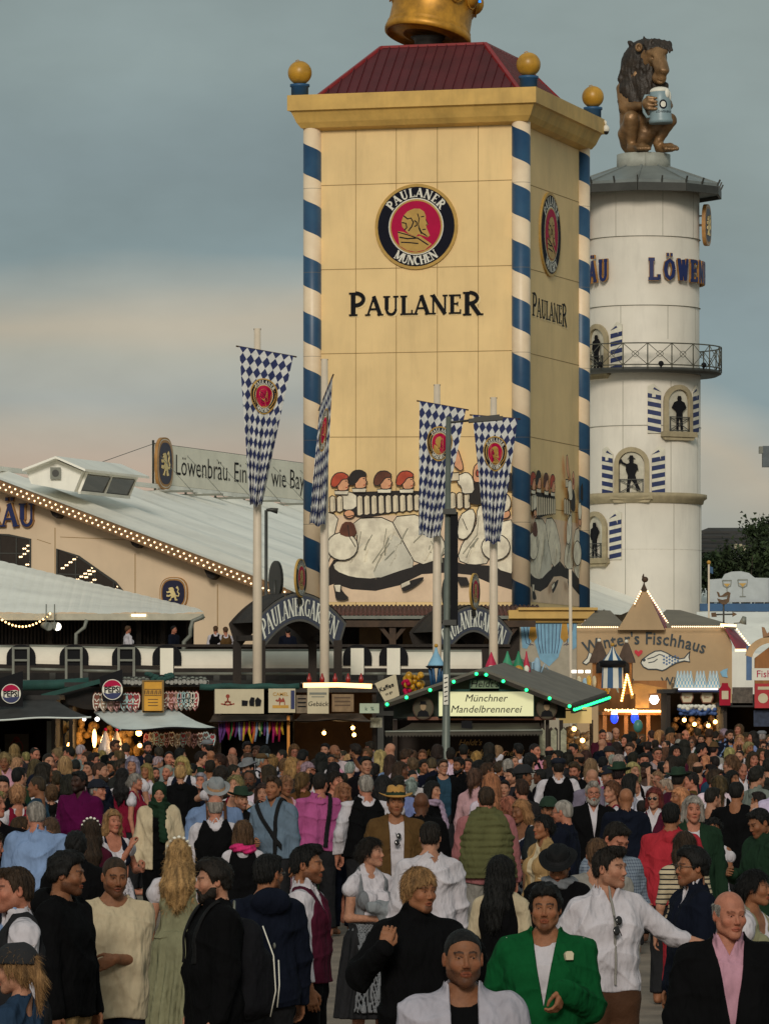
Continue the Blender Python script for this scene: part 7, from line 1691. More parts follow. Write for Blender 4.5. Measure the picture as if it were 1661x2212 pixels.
m = CC.mb(); f0 = fpl(1390, 1500, Yc-.2); S = Yc/F; V_ = lambda L: [((x-1390)*S, (1500-y)*S) for x, y in L]; m.prism(V_([(1362, 1478), (1378, 1476), (1430, 1486), (1452, 1490), (1452, 1498), (1420, 1496), (1400, 1500), (1402, 1530), (1372, 1530), (1372, 1500), (1362, 1498)]), f0, 0, .1); m.build('arm_figure', mat('ochre_wood', srgb(140, 102, 44), .6, .25), CC.root)
t = TB('striped_pavilion_top', 'blue and white striped tent top with black brim between two castle towers', 'tent', P(1323, 1430, Yc-.8)); p = P(1323, 1432, Yc-.8); m = t.mb(); nn = 12
for k in range(nn):
 m.mi = k % 2; a0_, a1_ = 2*PI*k/nn, 2*PI*(k+1)/nn; c2 = lambda r_, a, z: (p.x+r_*math.cos(a), p.y+r_*math.sin(a), p.z+z)
 m.add([c2(.3, a0_, 0), c2(.3, a1_, 0), c2(.1, a1_, .26), c2(.1, a0_, .26)], [(0, 1, 2, 3)]); m.add([c2(.1, a0_, .26), c2(.1, a1_, .26), c2(.02, a1_, .44)], [(0, 1, 2)]); m.add([c2(.29, a0_, -.65), c2(.29, a1_, -.65), c2(.26, a1_, 0), c2(.26, a0_, 0)], [(0, 1, 2, 3)])
m.build('canopy', [m_blue, m_white], t.root); m = t.mb(); m.lathe([(.3, .06), (.36, .02), (.34, -.1), (.28, -.12)], 16, tuple(p)); m.build('brim', m_black, t.root); m = t.mb(); m.sphere((p.x, p.y, p.z+.46), .05, 8, 6); m.build('crown', m_gold, t.root)
for k, x in enumerate((1240, 1254, 1270)): 
 t = TB('light_bar', 'short bright light bar above the left carousel seats, %s of three' % ('left', 'middle', 'right')[k], 'light', P(x, 1451, Yc), 'short light bars'); m = t.mb(); m.beam(P(x-5, 1451, Yc), P(x+5, 1451, Yc), .07, .07); m.build('lamp', m_bulbw, t.root)
rr_ = random.Random(21)
for k in range(9):
 x = 1240+k*11+rr_.uniform(-2, 2); c_ = [('yellow', (200, 160, 60)), ('cream', (190, 180, 150)), ('pale blue', (140, 170, 190))][k % 3]
 t = TB('swing_figure', '%s dangling figure on the small carousel, %s from the left' % (c_[0], ordn[k]), 'ride figure', P(x, 1475, Yc), 'dangling carousel figures'); m = t.mb(); p = P(x, 1475+rr_.uniform(-3, 8), Yc-.1); m.sphere(tuple(p), (.07, .07, .16), 8, 6); m.tube([p, p+Vector((rr_.uniform(-.1, .1), 0, -.28))], [.05, .02], 6); m.build('body', mat('fig_'+c_[0].replace(' ', '_'), srgb(*c_[1]), .6, .2), t.root)
for k, x in enumerate((1327, 1371)):
 t = TB('blue_lamp', ['blue glass lamp left of its twin over the crowd', 'blue glass lamp right of its twin over the crowd'][k], 'lamp', P(x, 1552, Yc-1.5), 'blue lamps'); m = t.mb(); p = P(x, 1552, Yc-1.5); m.sphere(tuple(p), (.1, .1, .14), 12, 8); m.build('glass', m_bluel, t.root); m = t.mb(); m.sphere((p.x, p.y, p.z+.13), (.08, .08, .07), 10, 6); m.build('lamp', m_bulbw, t.root)
t = TB('teal_balloon', 'teal balloon floating below the blue lamps', 'balloon', P(1378, 1569, Yc-2)); m = t.mb(); m.sphere(tuple(P(1378, 1569, Yc-2)), (.12, .12, .17), 14, 10); m.tube([P(1378, 1584, Yc-2), P(1379, 1620, Yc-2)], .004, 4); m.build('balloon', mat('teal_rubber', srgb(70, 130, 120), .4, .1), t.root)
t = TB('round_floodlight', 'round white floodlight shining beside the hat stall', 'lamp', P(1413, 1513, Yc-1)); m = t.mb(); p = P(1413, 1513, Yc-1); m.lathe([(.08, .12), (.13, 0)], 14, (p.x, p.y+.05, p.z)); m.sphere(tuple(p), .105, 14, 10); m.build('lamp', emat('flood_white', (1., .98, .9), 7.), t.root)
Yk = 122.
stall_body('dark hat kiosk with blue lit shelf of pointed hats', 1440, 1562, 1498, Yk, 2.6)
t = TB('lit_shelf', 'white and blue lit shelf edge carrying the pointed hats', 'shelf', P(1510, 1490, Yk-.5)); m = t.mb(); m.beam(P(1466, 1490, Yk-.5), P(1550, 1490, Yk-.5), .3, .05); m.build('shelf', emat('cool_edge', (.85, .9, 1.), 1.6), t.root); m = t.mb(); m.beam(P(1464, 1493, Yk-.5), P(1552, 1493, Yk-.5), .32, .05); m.build('rail', m_lblue, t.root)
def hatmesh():
 m = MB(); n = 12; s = 1.
 for k in range(n):
  for j in range(5):
   m.mi = (k+j) % 2; z0, z1 = j*.085, (j+1)*.085; r0_, r1_ = .1-.017*j, .1-.017*(j+1); a0_, a1_ = 2*PI*k/n, 2*PI*(k+1)/n; c2 = lambda r_, a, z: (r_*math.cos(a), r_*math.sin(a), z); m.add([c2(r0_, a0_, z0), c2(r0_, a1_, z0), c2(r1_, a1_, z1), c2(r1_, a0_, z1)], [(0, 1, 2, 3)])
 return m
hx_ = [1464, 1471, 1478, 1485, 1492, 1506, 1513, 1520, 1534, 1541, 1548]
for i, x in enumerate(hx_):
 t = TB('pointed_hat', 'blue and white checked pointed hat on the lit shelf, %s from the left' % ordn[i], 'hat', P(x, 1487, Yk-.5), 'pointed hats on the kiosk shelf')
 if i == 0: h0 = hatmesh().build('cone', [m_skyblue, m_white], t.root); m = MB(); m.lathe([(.13, .0), (.1, .02)], 14); h1 = m.build('brim', m_white, t.root)
 else:
  for h_ in (h0, h1): c = h_.copy(); COL.objects.link(c); c.parent = t.root
for k, x in enumerate((1484, 1527)):
 t = TB('foam_beer_glass', ['cream beer glass picture left on the hat kiosk front', 'cream beer glass picture right on the hat kiosk front'][k], 'sign', P(x, 1507, Yk-.4), 'beer glass pictures'); f0 = fpl(x, 1507, Yk-.45); m = t.mb(); q = [(-.13, .13), (.13, .13), (.15, .0), (.1, -.13), (-.1, -.13), (-.15, 0)]; m.prism(q, f0, -.03, 0, True, True); m.build('glass', m_sign, t.root); m = t.mb(); m.ribbon(q+[q[0], q[1]], .03, f0, .01); text(m, 'Bier', .09, f0, 0, -.02, .008, center=True, bold=.01); m.build('outline', mat('copper_wood', (0, 0, 0)), t.root)
t = TB('ruffled_garland', 'thick blue and white ruffled garland below the beer glass pictures', 'garland', P(1505, 1534, Yk-.8)); rr_ = random.Random(9); m = t.mb()
for i in range(120): m.mi = 0 if rr_.random() < .6 else 1; y_ = rr_.uniform(-8, 9); m.mi = 1 if y_ < -2 else 0; m.sphere(tuple(P(1468+i*.64, 1534+y_, Yk-.8-rr_.random()*.2)), (.07, .05, .05), 6, 4)
m.build('ruffle', [mat('ruffle_blue', srgb(70, 96, 150), .7, .2), m_white], t.root)
stall_body('dark toy and candy stall right of the hat kiosk', 1562, 1700, 1528, Yk-2, 2.6)
t = TB('red_hot_water_bottle', 'large red bottle shaped plush hanging at the toy stall', 'toy', P(1566, 1500, Yk-2.4)); m = t.mb(); f0 = fpl(1566, 1500, Yk-2.4); m.prism([(-.13, -.27), (.13, -.27), (.14, .12), (.08, .2), (.07, .27), (-.07, .27), (-.08, .2), (-.14, .12)], f0, -.1, 0, True, True); m.mi = 1; m.prism([(-.08, -.12), (.08, -.12), (.08, .08), (-.08, .08)], f0, 0, .01, False); m.build('plush', [mat('plush_red', srgb(160, 14, 44), .9, .1), m_sign], t.root)
board(1630, 1477, 1675, 1530, Yk-2.5, 'red sign with cream mask picture at the right edge', mat('red_signboard', srgb(176, 36, 44), .6, .15), draw=lambda t, f, w, h: (lambda m: (m.disc((-.2*w, -.2*h), .12, f, 0, .01, 16), m.prism([(-.7*w, .5*h), (.6*w, .5*h), (.6*w, .75*h), (-.7*w, .75*h)], f, 0, .01, False), m.build('picture', m_sign, t.root)))(t.mb()))
board(1624, 1444, 1675, 1470, Yk-2.6, 'white sign with red lettering at the right edge', m_white, txt=(('Fish', -.07, .24),), tm_=m_red)
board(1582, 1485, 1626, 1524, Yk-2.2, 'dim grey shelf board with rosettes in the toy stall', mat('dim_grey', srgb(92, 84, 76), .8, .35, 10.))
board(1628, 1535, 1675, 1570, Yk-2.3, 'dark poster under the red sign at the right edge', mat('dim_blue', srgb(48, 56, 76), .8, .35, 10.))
for k, (x, y) in enumerate(((1500, 1565), (1530, 1568), (1545, 1560), (1478, 1556), (1655, 1545), (1240, 1575), (1258, 1600))): lamp(x, y, Yk if x > 1300 else Yh+2, .05, ['amber bulb low in the hat kiosk, middle', 'amber bulb low in the hat kiosk, right of the middle', 'amber bulb under the right post of the hat kiosk', 'white bulb under the ruffled garland', 'amber bulb at the right edge of the picture', 'upper amber bulb in the side opening of the nut stall', 'lower amber bulb in the side opening of the nut stall'][k], m_bulbh)
t = TB('goods_display', 'jumble of pale wrapped goods in the side opening of the nut stall', 'goods', P(1245, 1600, Yh+3)); rr_ = random.Random(31); m = t.mb()
for i in range(50): p = P(rr_.uniform(1222, 1272), rr_.uniform(1575, 1640), Yh+3+rr_.random()); m.sphere(tuple(p), (rr_.uniform(.04, .1),)*3, 6, 4)
tag(m.build('wrapped_goods', mat('goods_pale', srgb(176, 150, 120), .6, .6, 12.), t.root), kind='stuff')
t = TB('goods_display', 'jumble of amber lit toys hanging in the hat kiosk', 'goods', P(1505, 1590, Yk+1.5)); m = t.mb()
for i in range(90): p = P(rr_.uniform(1450, 1552), rr_.uniform(1548, 1640), Yk+1+rr_.random()); m.sphere(tuple(p), (rr_.uniform(.04, .11),)*3, 6, 4)
tag(m.build('toys', mat('goods_dark', srgb(110, 84, 56), .6, .8, 12.), t.root), kind='stuff')
t = TB('carved_gable_stall', 'carved wooden gable with scrolls at the right edge', 'stall', P(1650, 0, Yw-4)*1.); t.loc = Vector(t.root.location); f0 = fpl(1650, 1400, Yw-4); m = t.mb(); m.ribbon([(x, y) for x, y in arc(.25, -.35, .7, 170, 20, 14, .6)], .2, f0, .0, -.2); m.mi = 0; m.build('arch', mat('pale_wood', srgb(196, 160, 116), .6, .15), t.root)
m = t.mb(); m.prism([(-.25, -2.4), (1., -2.4), (1., -.1), (.3, .12), (-.25, -.3)], f0, -.4, -.2); m.build('wall', m_warmwood, t.root)
m = t.mb(); m.prism([(-.02, .3), (.25, .32), (.22, .52), (.1, .42), (.02, .6), (-.06, .62)], f0, -.1, 0, True, True); m.build('carved_animal', mat('plain_wood', srgb(150, 110, 76), .6), t.root)
board(1612, 1395, 1624, 1470, Yw-1, 'narrow blue panel beside the carved gable', mat('fish_blue', (0, 0, 0)))
t = TB('wine_tent', 'large white and blue tent with painted wine glasses behind the fish house', 'tent', P(1600, 0, 190)*1.); t.loc = Vector(t.root.location); Yn = 190.
m = t.mb(); Q4(m, [(1530, 1301), (1530, 1252), (1560, 1250), (1566, 1240), (1580, 1235), (1600, 1234), (1618, 1238), (1630, 1248), (1700, 1250), (1700, 1301)], Yn, .3); m.build('sign_wall', mat('tent_grey_white', srgb(176, 182, 184), .6, .06), t.root)
m = t.mb(); Q4(m, [(1512, 1304), (1720, 1304), (1720, 1322), (1512, 1320)], Yn-.2, .3); Q4(m, [(1662, 1252), (1668, 1250), (1668, 1300), (1662, 1300)], Yn-.2, .3); m.build('blue_band', m_blue, t.root)
m = t.mb(); poly(m, [P(1505, 1322, Yn-.3), P(1720, 1322, Yn-.3), P(1720, 1420, Yn-6), P(1500, 1400, Yn-6)], .1); poly(m, [P(1500, 1400, Yn-6), P(1720, 1420, Yn-6), P(1720, 1500, Yn-6), P(1500, 1500, Yn-6)], .1); m.build('roof', m_memb, t.root)
m = t.mb(); f0 = fpl(1590, 1270, Yn-.02)
for dx, ww in ((-.35, 1), (.25, 1.1)): m.mi = 0; m.ribbon([(dx-.17*ww, .28*ww), (dx-.14*ww, .08), (dx, 0), (dx+.14*ww, .08), (dx+.17*ww, .28*ww), (dx-.17*ww, .28*ww)], .04, f0, .01); m.ribbon([(dx, 0), (dx, -.32)], .03, f0, .01); m.ribbon([(dx-.12, -.33), (dx+.12, -.33)], .03, f0, .012); m.mi = 1; m.prism([(dx-.13*ww, .16*ww), (dx, .03), (dx+.13*ww, .16*ww)], f0, 0, .009, False)
m.build('painted_glasses', [m_grey, m_olgold], t.root)
t = TB('dark_roofed_house', 'distant house with dark grey shingle roof behind the white tower', 'building', P(1600, 0, 250)*1.); t.loc = Vector(t.root.location); Yd = 250.
m = t.mb(); a = P(1500, 1190, Yd); b = P(1760, 1190, Yd); m.box(a.x, b.x, Yd, Yd+8, 0, a.z); m.build('wall', mat('dark_facade', srgb(52, 48, 44), .8, .3, .6), t.root)
m = t.mb(); poly(m, [P(1495, 1192, Yd-1), P(1760, 1196, Yd-1), P(1760, 1140, Yd+4), P(1530, 1140, Yd+4), P(1500, 1152, Yd+4)], .2)
for i in range(5): m.beam(P(1495, 1190-i*10, Yd-1.05+i), P(1760, 1194-i*11, Yd-1.05+i), .05, .12)
m.build('roof', mat('dark_shingle', srgb(62, 60, 58), .8, .25, 1.5, stretch=(.3, 1, 1)), t.root)
m = t.mb(); 
for (x, y) in ((1590, 1180), (1600, 1180), (1608, 1183), (1588, 1205), (1618, 1228)): band(m, x-3, y-5, x+3, y+7, Yd-2, .4)
m.build('antenna_box', m_sign, t.root)
m_leaf = mat('leaf_green', (.026, .045, .012), .8, .5, 2.); m_bark = mat('bark', (.04, .03, .02), .9, .3)
def tree(x, y, Y, r, lab, seed, h_=None):
 rr_ = np.random.default_rng(seed); c = P(x, y, Y); t = TB('broadleaf_tree', lab, 'tree', (c.x, Y, 0), 'trees before the dark roofed house'); m = t.mb(); m.tube([(c.x, Y, 0), (c.x+.1, Y, c.z*.6), (c.x, Y, c.z)], [.25, .18, .06], 8)
 for k in range(5): a = rr_.uniform(-1, 1, 3)*r*.8; m.tube([(c.x, Y, c.z*.6), (c.x+a[0], Y+a[1], c.z+a[2]*.6)], [.1, .02], 5)
 m.build('trunk', m_bark, t.root)
 n = int(900*r); cl_ = rr_.normal(0, 1, (14, 3)); cl_ = cl_/np.linalg.norm(cl_, axis=1)[:, None]*r*rr_.uniform(.3, .95, (14, 1)); k = rr_.integers(0, 14, n); ctr_ = np.array([c.x, Y, c.z])+cl_[k]*A3(1, 1, .8)+rr_.normal(0, r*.2, (n, 3)); s_ = rr_.uniform(.08, .17, (n, 1, 1)); base = rr_.normal(0, 1, (n, 4, 3)); V = ctr_[:, None, :]+base/np.linalg.norm(base, axis=2)[..., None]*s_; V = V.reshape(-1, 3)-np.array(t.loc); Q = np.arange(n*4).reshape(-1, 4); me = np_mesh('crown', V, Q, False); link('crown', me, t.root, m_leaf)
tree(1650, 1150, 240, 1.2, 'sparse tree crown against the sky above the dark roof', 1)
for k, (x, y, r) in enumerate(((1530, 1240, 1.1), (1556, 1222, 1.2), (1585, 1245, 1.1), (1612, 1225, 1.2), (1640, 1240, 1.2), (1665, 1215, 1.4))): tree(x, y, 225, r, 'dark green tree behind the wine tent, %s from the left' % ordn[k], 10+k)
t = TB('floodlight_box', 'grey floodlight box on a mast at the right edge, high against the sky', 'floodlight', P(1652, 986, 170)); m = t.mb(); band(m, 1648, 963, 1672, 1008, 170, .5); m.build('housing', mat('blue_grey_metal', srgb(82, 92, 98), .5, .2), t.root); m = t.mb(); band(m, 1640, 964, 1648, 979, 170, .3); m.build('visor', m_grey, t.root); m = t.mb(); p = P(1668, 1008, 170.5); m.tube([(p.x, p.y, p.z), (p.x, p.y, 0)], .1, 8); m.build('mast', m_dgrey, t.root)
t = TB('blue_flagpole', 'short pole with gold ball and blue flag behind the white tower', 'flagpole', (P(1531, 0, 185).x, 185, 0)); m = t.mb(); p = P(1531, 1218, 185); m.tube([(p.x, 185, 0), tuple(p)], .04, 6); m.build('pole', m_pole, t.root); m = t.mb(); m.sphere((p.x, p.y, p.z+.05), .08, 8, 6); m.build('ball', m_gold, t.root); m = t.mb(); Q4(m, [(1531, 1222), (1540, 1226), (1540, 1240), (1531, 1236)], 185, .02); m.build('flag', m_blue, t.root)
# ================================================================= CAMERA, SKY, LIGHT
cd = bpy.data.cameras.new('camera'); cd.sensor_fit = 'HORIZONTAL'; cd.sensor_width = 36; cd.lens = 36*F/1661; cd.shift_y = (HZ-1106)/1661; cd.clip_end = 4000; cd.clip_start = 1
co = bpy.data.objects.new('camera', cd); COL.objects.link(co); co.location = (0, 0, CAMH); co.rotation_euler = (R(90), 0, 0); SC.camera = co
SUN_EL, SUN_AZ = R(26), R(186)      # low veiled sun, behind the camera to the left
W = bpy.data.worlds.new('World'); SC.world = W; W.use_nodes = True; nt = W.node_tree; nt.nodes.clear()
out = nt.nodes.new('ShaderNodeOutputWorld'); bg = nt.nodes.new('ShaderNodeBackground'); nt.links.new(bg.outputs[0], out.inputs[0])
sky = nt.nodes.new('ShaderNodeTexSky'); sky.sky_type = 'NISHITA'; sky.sun_disc = False; sky.sun_elevation = SUN_EL; sky.sun_rotation = SUN_AZ; sky.air_density = 1.5; sky.dust_density = 3.
tc = nt.nodes.new('ShaderNodeTexCoord'); sp = nt.nodes.new('ShaderNodeSeparateXYZ'); nt.links.new(tc.outputs['Generated'], sp.inputs[0])
el = sp.outputs[2]
mpg = nt.nodes.new('ShaderNodeMapping'); mpg.inputs['Scale'].default_value = (5, 5, 26); mpg.inputs['Location'].default_value = (.3, .1, 1.1); nt.links.new(tc.outputs['Generated'], mpg.inputs[0])
no = nt.nodes.new('ShaderNodeTexNoise'); no.inputs['Scale'].default_value = 1.2; no.inputs['Detail'].default_value = 5; no.inputs['Roughness'].default_value = .45; nt.links.new(mpg.outputs[0], no.inputs[0])
elp = mth(nt, 'ADD', el, mth(nt, 'MULTIPLY', mth(nt, 'SUBTRACT', no.outputs[0], .5), .028))
elp = mth(nt, 'ADD', elp, mth(nt, 'MULTIPLY', mth(nt, 'MAXIMUM', sp.outputs[0], 0), .42))
cr = nt.nodes.new('ShaderNodeValToRGB'); mr = nt.nodes.new('ShaderNodeMapRange'); mr.inputs[1].default_value = 0; mr.inputs[2].default_value = .2; nt.links.new(elp, mr.inputs[0])
mp3 = nt.nodes.new('ShaderNodeMapping'); mp3.inputs['Scale'].default_value = (14, 14, 30); mp3.inputs['Location'].default_value = (1.3, .2, .4); nt.links.new(tc.outputs['Generated'], mp3.inputs[0]); no3 = nt.nodes.new('ShaderNodeTexNoise'); no3.inputs['Scale'].default_value = 1.; no3.inputs['Detail'].default_value = 6; no3.inputs['Roughness'].default_value = .5; nt.links.new(mp3.outputs[0], no3.inputs[0]); cloud = mth(nt, 'ADD', mth(nt, 'MULTIPLY', mth(nt, 'SUBTRACT', no3.outputs[0], .5), .8), 1.); nt.links.new(mr.outputs[0], cr.inputs[0])
e = cr.color_ramp.elements; stops = [(0, srgb(174, 150, 136)), (.22, srgb(184, 162, 144)), (.275, srgb(168, 162, 150)), (.31, srgb(154, 158, 154)), (.35, srgb(162, 162, 152)), (.385, srgb(174, 166, 150)), (.42, srgb(150, 156, 152)), (.45, srgb(124, 142, 147)), (.54, srgb(124, 140, 145)), (.64, srgb(130, 144, 145)), (1., srgb(138, 149, 146))]
e[0].position = 0; e[0].color = (*stops[0][1], 1); e[1].position = 1; e[1].color = (*stops[-1][1], 1)
for p_, c_ in stops[1:-1]: n_ = e.new(p_); n_.color = (*c_, 1)
vm_ = nt.nodes.new('ShaderNodeVectorMath'); vm_.operation = 'SCALE'; nt.links.new(cr.outputs[0], vm_.inputs[0]); nt.links.new(cloud, vm_.inputs['Scale']); cl_ = mixc(nt, 1.0, vm_.outputs[0], (10., 10., 10.), 'MULTIPLY')   # cloud sheet in the sky texture's own (physical) brightness
mx_ = mixc(nt, .93, sky.outputs[0], cl_); nt.links.new(mx_, bg.inputs[0]); bg.inputs[1].default_value = .1
L = bpy.data.lights.new('sun', 'SUN'); L.energy = 1.5; L.angle = R(14); L.color = (1., .92, .8); lo = bpy.data.objects.new('sun', L); COL.objects.link(lo)
sd = Vector((math.sin(SUN_AZ)*math.cos(SUN_EL), math.cos(SUN_AZ)*math.cos(SUN_EL), math.sin(SUN_EL))); lo.rotation_euler = sd.to_track_quat('Z', 'Y').to_euler(); lo.location = (-20, -20, 60)
SC.view_settings.view_transform = 'Standard'; SC.view_settings.look = 'None'; SC.view_settings.exposure = .13; SC.view_settings.gamma = 1
for x, y, Y, e_ in ((205, 1590, Ys+.6, 40), (300, 1590, Ys-.6, 26), (725, 1575, Ys+.6, 22), (1245, 1580, Yh+1.5, 30), (1505, 1560, Yk+.4, 34), (1390, 1545, Yc-.8, 30)):
 pl = bpy.data.lights.new('stall_light', 'POINT'); pl.energy = e_; pl.color = (1., .6, .25); pl.shadow_soft_size = .12; po = bpy.data.objects.new('stall_light', pl); COL.objects.link(po); po.location = P(x, y, Y)
# ================================================================= THE CROWD
SK = dict(fair=srgb(168, 120, 96), pink=srgb(168, 110, 88), tan=srgb(142, 94, 66), olive=srgb(130, 86, 60), brown=srgb(92, 58, 40), dark=srgb(56, 35, 26))
HC = dict(black=(.005, .0045, .004), dark=(.011, .0075, .005), brown=(.03, .017, .009), lbrown=(.08, .042, .02), blond=(.34, .2, .08), grey=(.24, .215, .19), white=(.5, .48, .44), red=(.1, .018, .014), dblond=(.23, .125, .05))
K = dict(black=(.0035, .0035, .004), navy=(.006, .008, .016), char=(.018, .018, .02), white=srgb(190, 184, 190), cream=srgb(184, 168, 140), sky=srgb(104, 124, 158), lblue=srgb(120, 142, 178), pink=srgb(160, 78, 126), lpink=srgb(184, 138, 154), purple=srgb(76, 12, 56), coral=srgb(160, 44, 54), green=(.004, .07, .02), dgreen=(.012, .03, .016), khaki=srgb(86, 86, 56), brown=srgb(84, 62, 36), tan=srgb(150, 122, 84), grey=srgb(110, 112, 116), lgrey=srgb(136, 132, 126), sage=srgb(124, 122, 96), wine=(.06, .008, .02), red=(.16, .008, .025), mustard=srgb(190, 140, 36), teal=(.02, .05, .08), denim=(.02, .04, .075), leather=(.06, .024, .01), silver=srgb(164, 160, 170))
screen = []; heroes = []
MATS = {'c': M_cloth, 'k': M_check, 's': M_stripe, 't': M_tartan, 'f': M_smooth}
_hm = {}
def hairm(kind, h):
 h = round(h*2000)/2000; key = (kind, h)
 if key not in _hm: m = hair_mesh(kind, h, len(_hm)); m.materials.append(M_hair); _hm[key] = m
 return _hm[key]
_misc = {}
def cached(key, fn):
 if key not in _misc: _misc[key] = fn()
 return _misc[key]
CH = CAMH-GZ
gz = lambda Y: GZ if Y < 98 else min(0., GZ+(Y-98)/6*-GZ)
def flat_to_ground(x, ytop, s, hgt=None):
 s = s*.8; h = hgt or min(1.87, max(1.56, CH-(ytop-HZ)/s)); s = (ytop-HZ)/(CH-h); Y = F/s; return Vector(((x-CX)/F*Y, Y, gz(Y))), h
def hero(x, ytop, s, face, label, sex='m', skin='fair', fp=None, hair=('short', 'dark'), hd=(0, 0, 0), arms=None, hands=None, wear=(), legs=('trousers', 'char'), extra=(), fat=1.0, short='', group=None, hgt=None, lean=0.):
 px_ = 1/(s*.8*.462); hh = max(.0045, px_*.75); rig = Rig(sex, arms, hd[0], hd[1], hd[2], fat, hands); fp = dict(fp or {}); fp['sex'] = sex
 o = link('person', body_mesh(rig, fp, hh, max(.012, px_*1.2), max(.0048, px_*.7)), color=SK[skin] if isinstance(skin, str) else skin)
 loc, h = flat_to_ground(x, ytop, s, hgt); sc = h/1.738; s = F/loc.y
 o.location = loc; o.scale = (sc, sc, sc); o.rotation_euler = (lean, 0, R(face))
 tag(o, label, 'person', group or 'people in the festival crowd')
 g = max(.0075, px_*.95)
 def part(name, me, col, mt=M_cloth, head=False, label=None):
  c = link(name, me, o, mt, K[col] if isinstance(col, str) else col, M=rig.HM if head else None)
  if label: c['label'] = label
  return c
 if hair: part('hair', hairm(hair[0], max(.0055, px_*.8)), HC[hair[1]], M_hair, True)
 prev = None
 for i, w in enumerate(wear):
  kind, col = w[0], w[1]; kw = dict(w[2]) if len(w) > 2 else {}; mt = MATS[kw.pop('mat', 'c')]; kw.setdefault('seed', int(x) % 17+i)
  nm = kw.pop('name', {'tee': 't_shirt', 'jacket': 'jacket', 'shirt': 'shirt', 'blouse': 'blouse', 'vest': 'vest', 'hoodie': 'hoodie', 'sweater': 'sweater', 'polo': 'polo_shirt', 'puffer': 'puffer_vest'}[kind])
  if kind == 'tee': a = dict(sleeve=.85, loose=.024, neck='crew', hem=.84)
  elif kind == 'polo': a = dict(sleeve=.85, loose=.02, neck='collar', hem=.86)
  elif kind == 'shirt': a = dict(sleeve=1.95, loose=.014, neck='collar', hem=.92)
  elif kind == 'sweater': a = dict(sleeve=1.98, loose=.018, neck='crew', hem=.85, t=.016)
  elif kind == 'hoodie': a = dict(sleeve=1.98, loose=.026, neck='hood', hood=True, hem=.84, t=.022)
  elif kind == 'jacket': a = dict(sleeve=1.98, loose=.02, neck='jacket', hem=.8, t=.03, gap=(.055, .02, 1.48, 1.05))
  elif kind == 'blouse': a = dict(sleeve=.32, loose=.0, neck='scoop', hem=1.0, t=.008, ruff=True)
  elif kind in ('vest', 'puffer'): a = dict(hem=.9) if kind == 'vest' else dict(hem=.9, t=.05, puffer=True, gap=(.02, .015, 1.5, .9), loose=.02, arm=.17)
  a.update(kw)
  if kind in ('vest', 'puffer') and prev: a['seed'] = prev['seed']; a['fold'] = prev.get('fold', .006); a['t'] = max(a.get('t', .026), prev.get('t', .014)+.008); a['loose'] = max(a.get('loose', .012), prev['loose'])
  if kind == 'jacket' and prev: a['seed'] = prev['seed']; a['fold'] = prev.get('fold', .006); a['t'] = .024; a['loose'] = max(a['loose'], prev['loose']+.012)
  if kind in ('tee', 'shirt') and i+1 < len(wear) and wear[i+1][0] == 'jacket': a['t'] = .006
  if kind not in ('vest', 'puffer'): prev = a
  part(nm, vest_mesh(rig, g, **a) if kind in ('vest', 'puffer') else top_mesh(rig, g, **a), col, mt)
 if legs:
  if legs[0] == 'trousers': part('trousers', trousers_mesh(rig, max(.013, g)), legs[1]); 
  elif legs[0] == 'lederhosen': part('lederhosen', trousers_mesh(rig, max(.012, g), low=.5, loose=.025), legs[1], M_smooth); part('socks', trousers_mesh_low(rig), 'lgrey')
  elif legs[0] == 'skirt': part('skirt', skirt_mesh(rig, max(.012, g), *(legs[3:] or ())), legs[1]); 
  if legs[0] == 'skirt' and len(legs) > 2 and legs[2]: part('apron', skirt_mesh(rig, max(.012, g), front=True), legs[2])
  if s > 300: part('shoes', shoes_mesh(rig), 'black', M_smooth)
 for e in extra:
  k = e[0]; col = e[1]
  if k in ('fedora', 'straw', 'alpine', 'flat'):
   part('hat', cached(k, lambda: hat_mesh(k)), col, None, True)
   if k in ('fedora', 'straw'): part('hat_band', cached('band', band_mesh), e[2] if len(e) > 2 else 'black', None, True)
  elif k == 'cap': part('cap', cached('cap', cap_mesh), col, None, True)
  elif k == 'hijab': part('headscarf', hijab_mesh(), col, M_cloth, True)
  elif k == 'beard': part('beard', beard_mesh(full=e[2] if len(e) > 2 else .6), HC[col], M_hair, True)
  elif k == 'glasses': part('glasses', cached('gl', glasses_mesh), 'black', None, True)
  elif k == 'sunglasses': part('sunglasses', cached('sg', lambda: glasses_mesh(True)), 'black', None, True)
  elif k == 'straps': part('straps', strap_mesh(rig, e[2], **(e[3] if len(e) > 3 else {})), col, M_smooth)
  elif k == 'scarf': part('scarf', scarf_mesh(drop=e[2] if len(e) > 2 else 0), col, M_cloth)
  elif k == 'flowers':
   m = MB(); rr = random.Random(2)
   for i in range(7): a = PI*(.08+.84*i/6); m.sphere((.088*math.cos(a), .02, .05+.098*math.sin(a)), (.017, .017, .014), 7, 5)
   part('hair_flowers', mesh_of(m, m_white), col, None, True)
  elif k == 'neckglasses':
   m = MB(Matrix.Translation((0, -.165-.03*(fat-1), 1.3)) @ Matrix.Rotation(R(-12), 4, 'X'))
   for sg in (-1, 1): m.sphere((sg*.01, 0, sg*.03), (.021, .006, .027), 12, 8)
   m.tube([(-.02, .0, .06), (.0, .0, 0), (.02, 0, -.06)], .003, 5); part('hung_sunglasses', mesh_of(m, M_glass), col)
  elif k == 'badge':
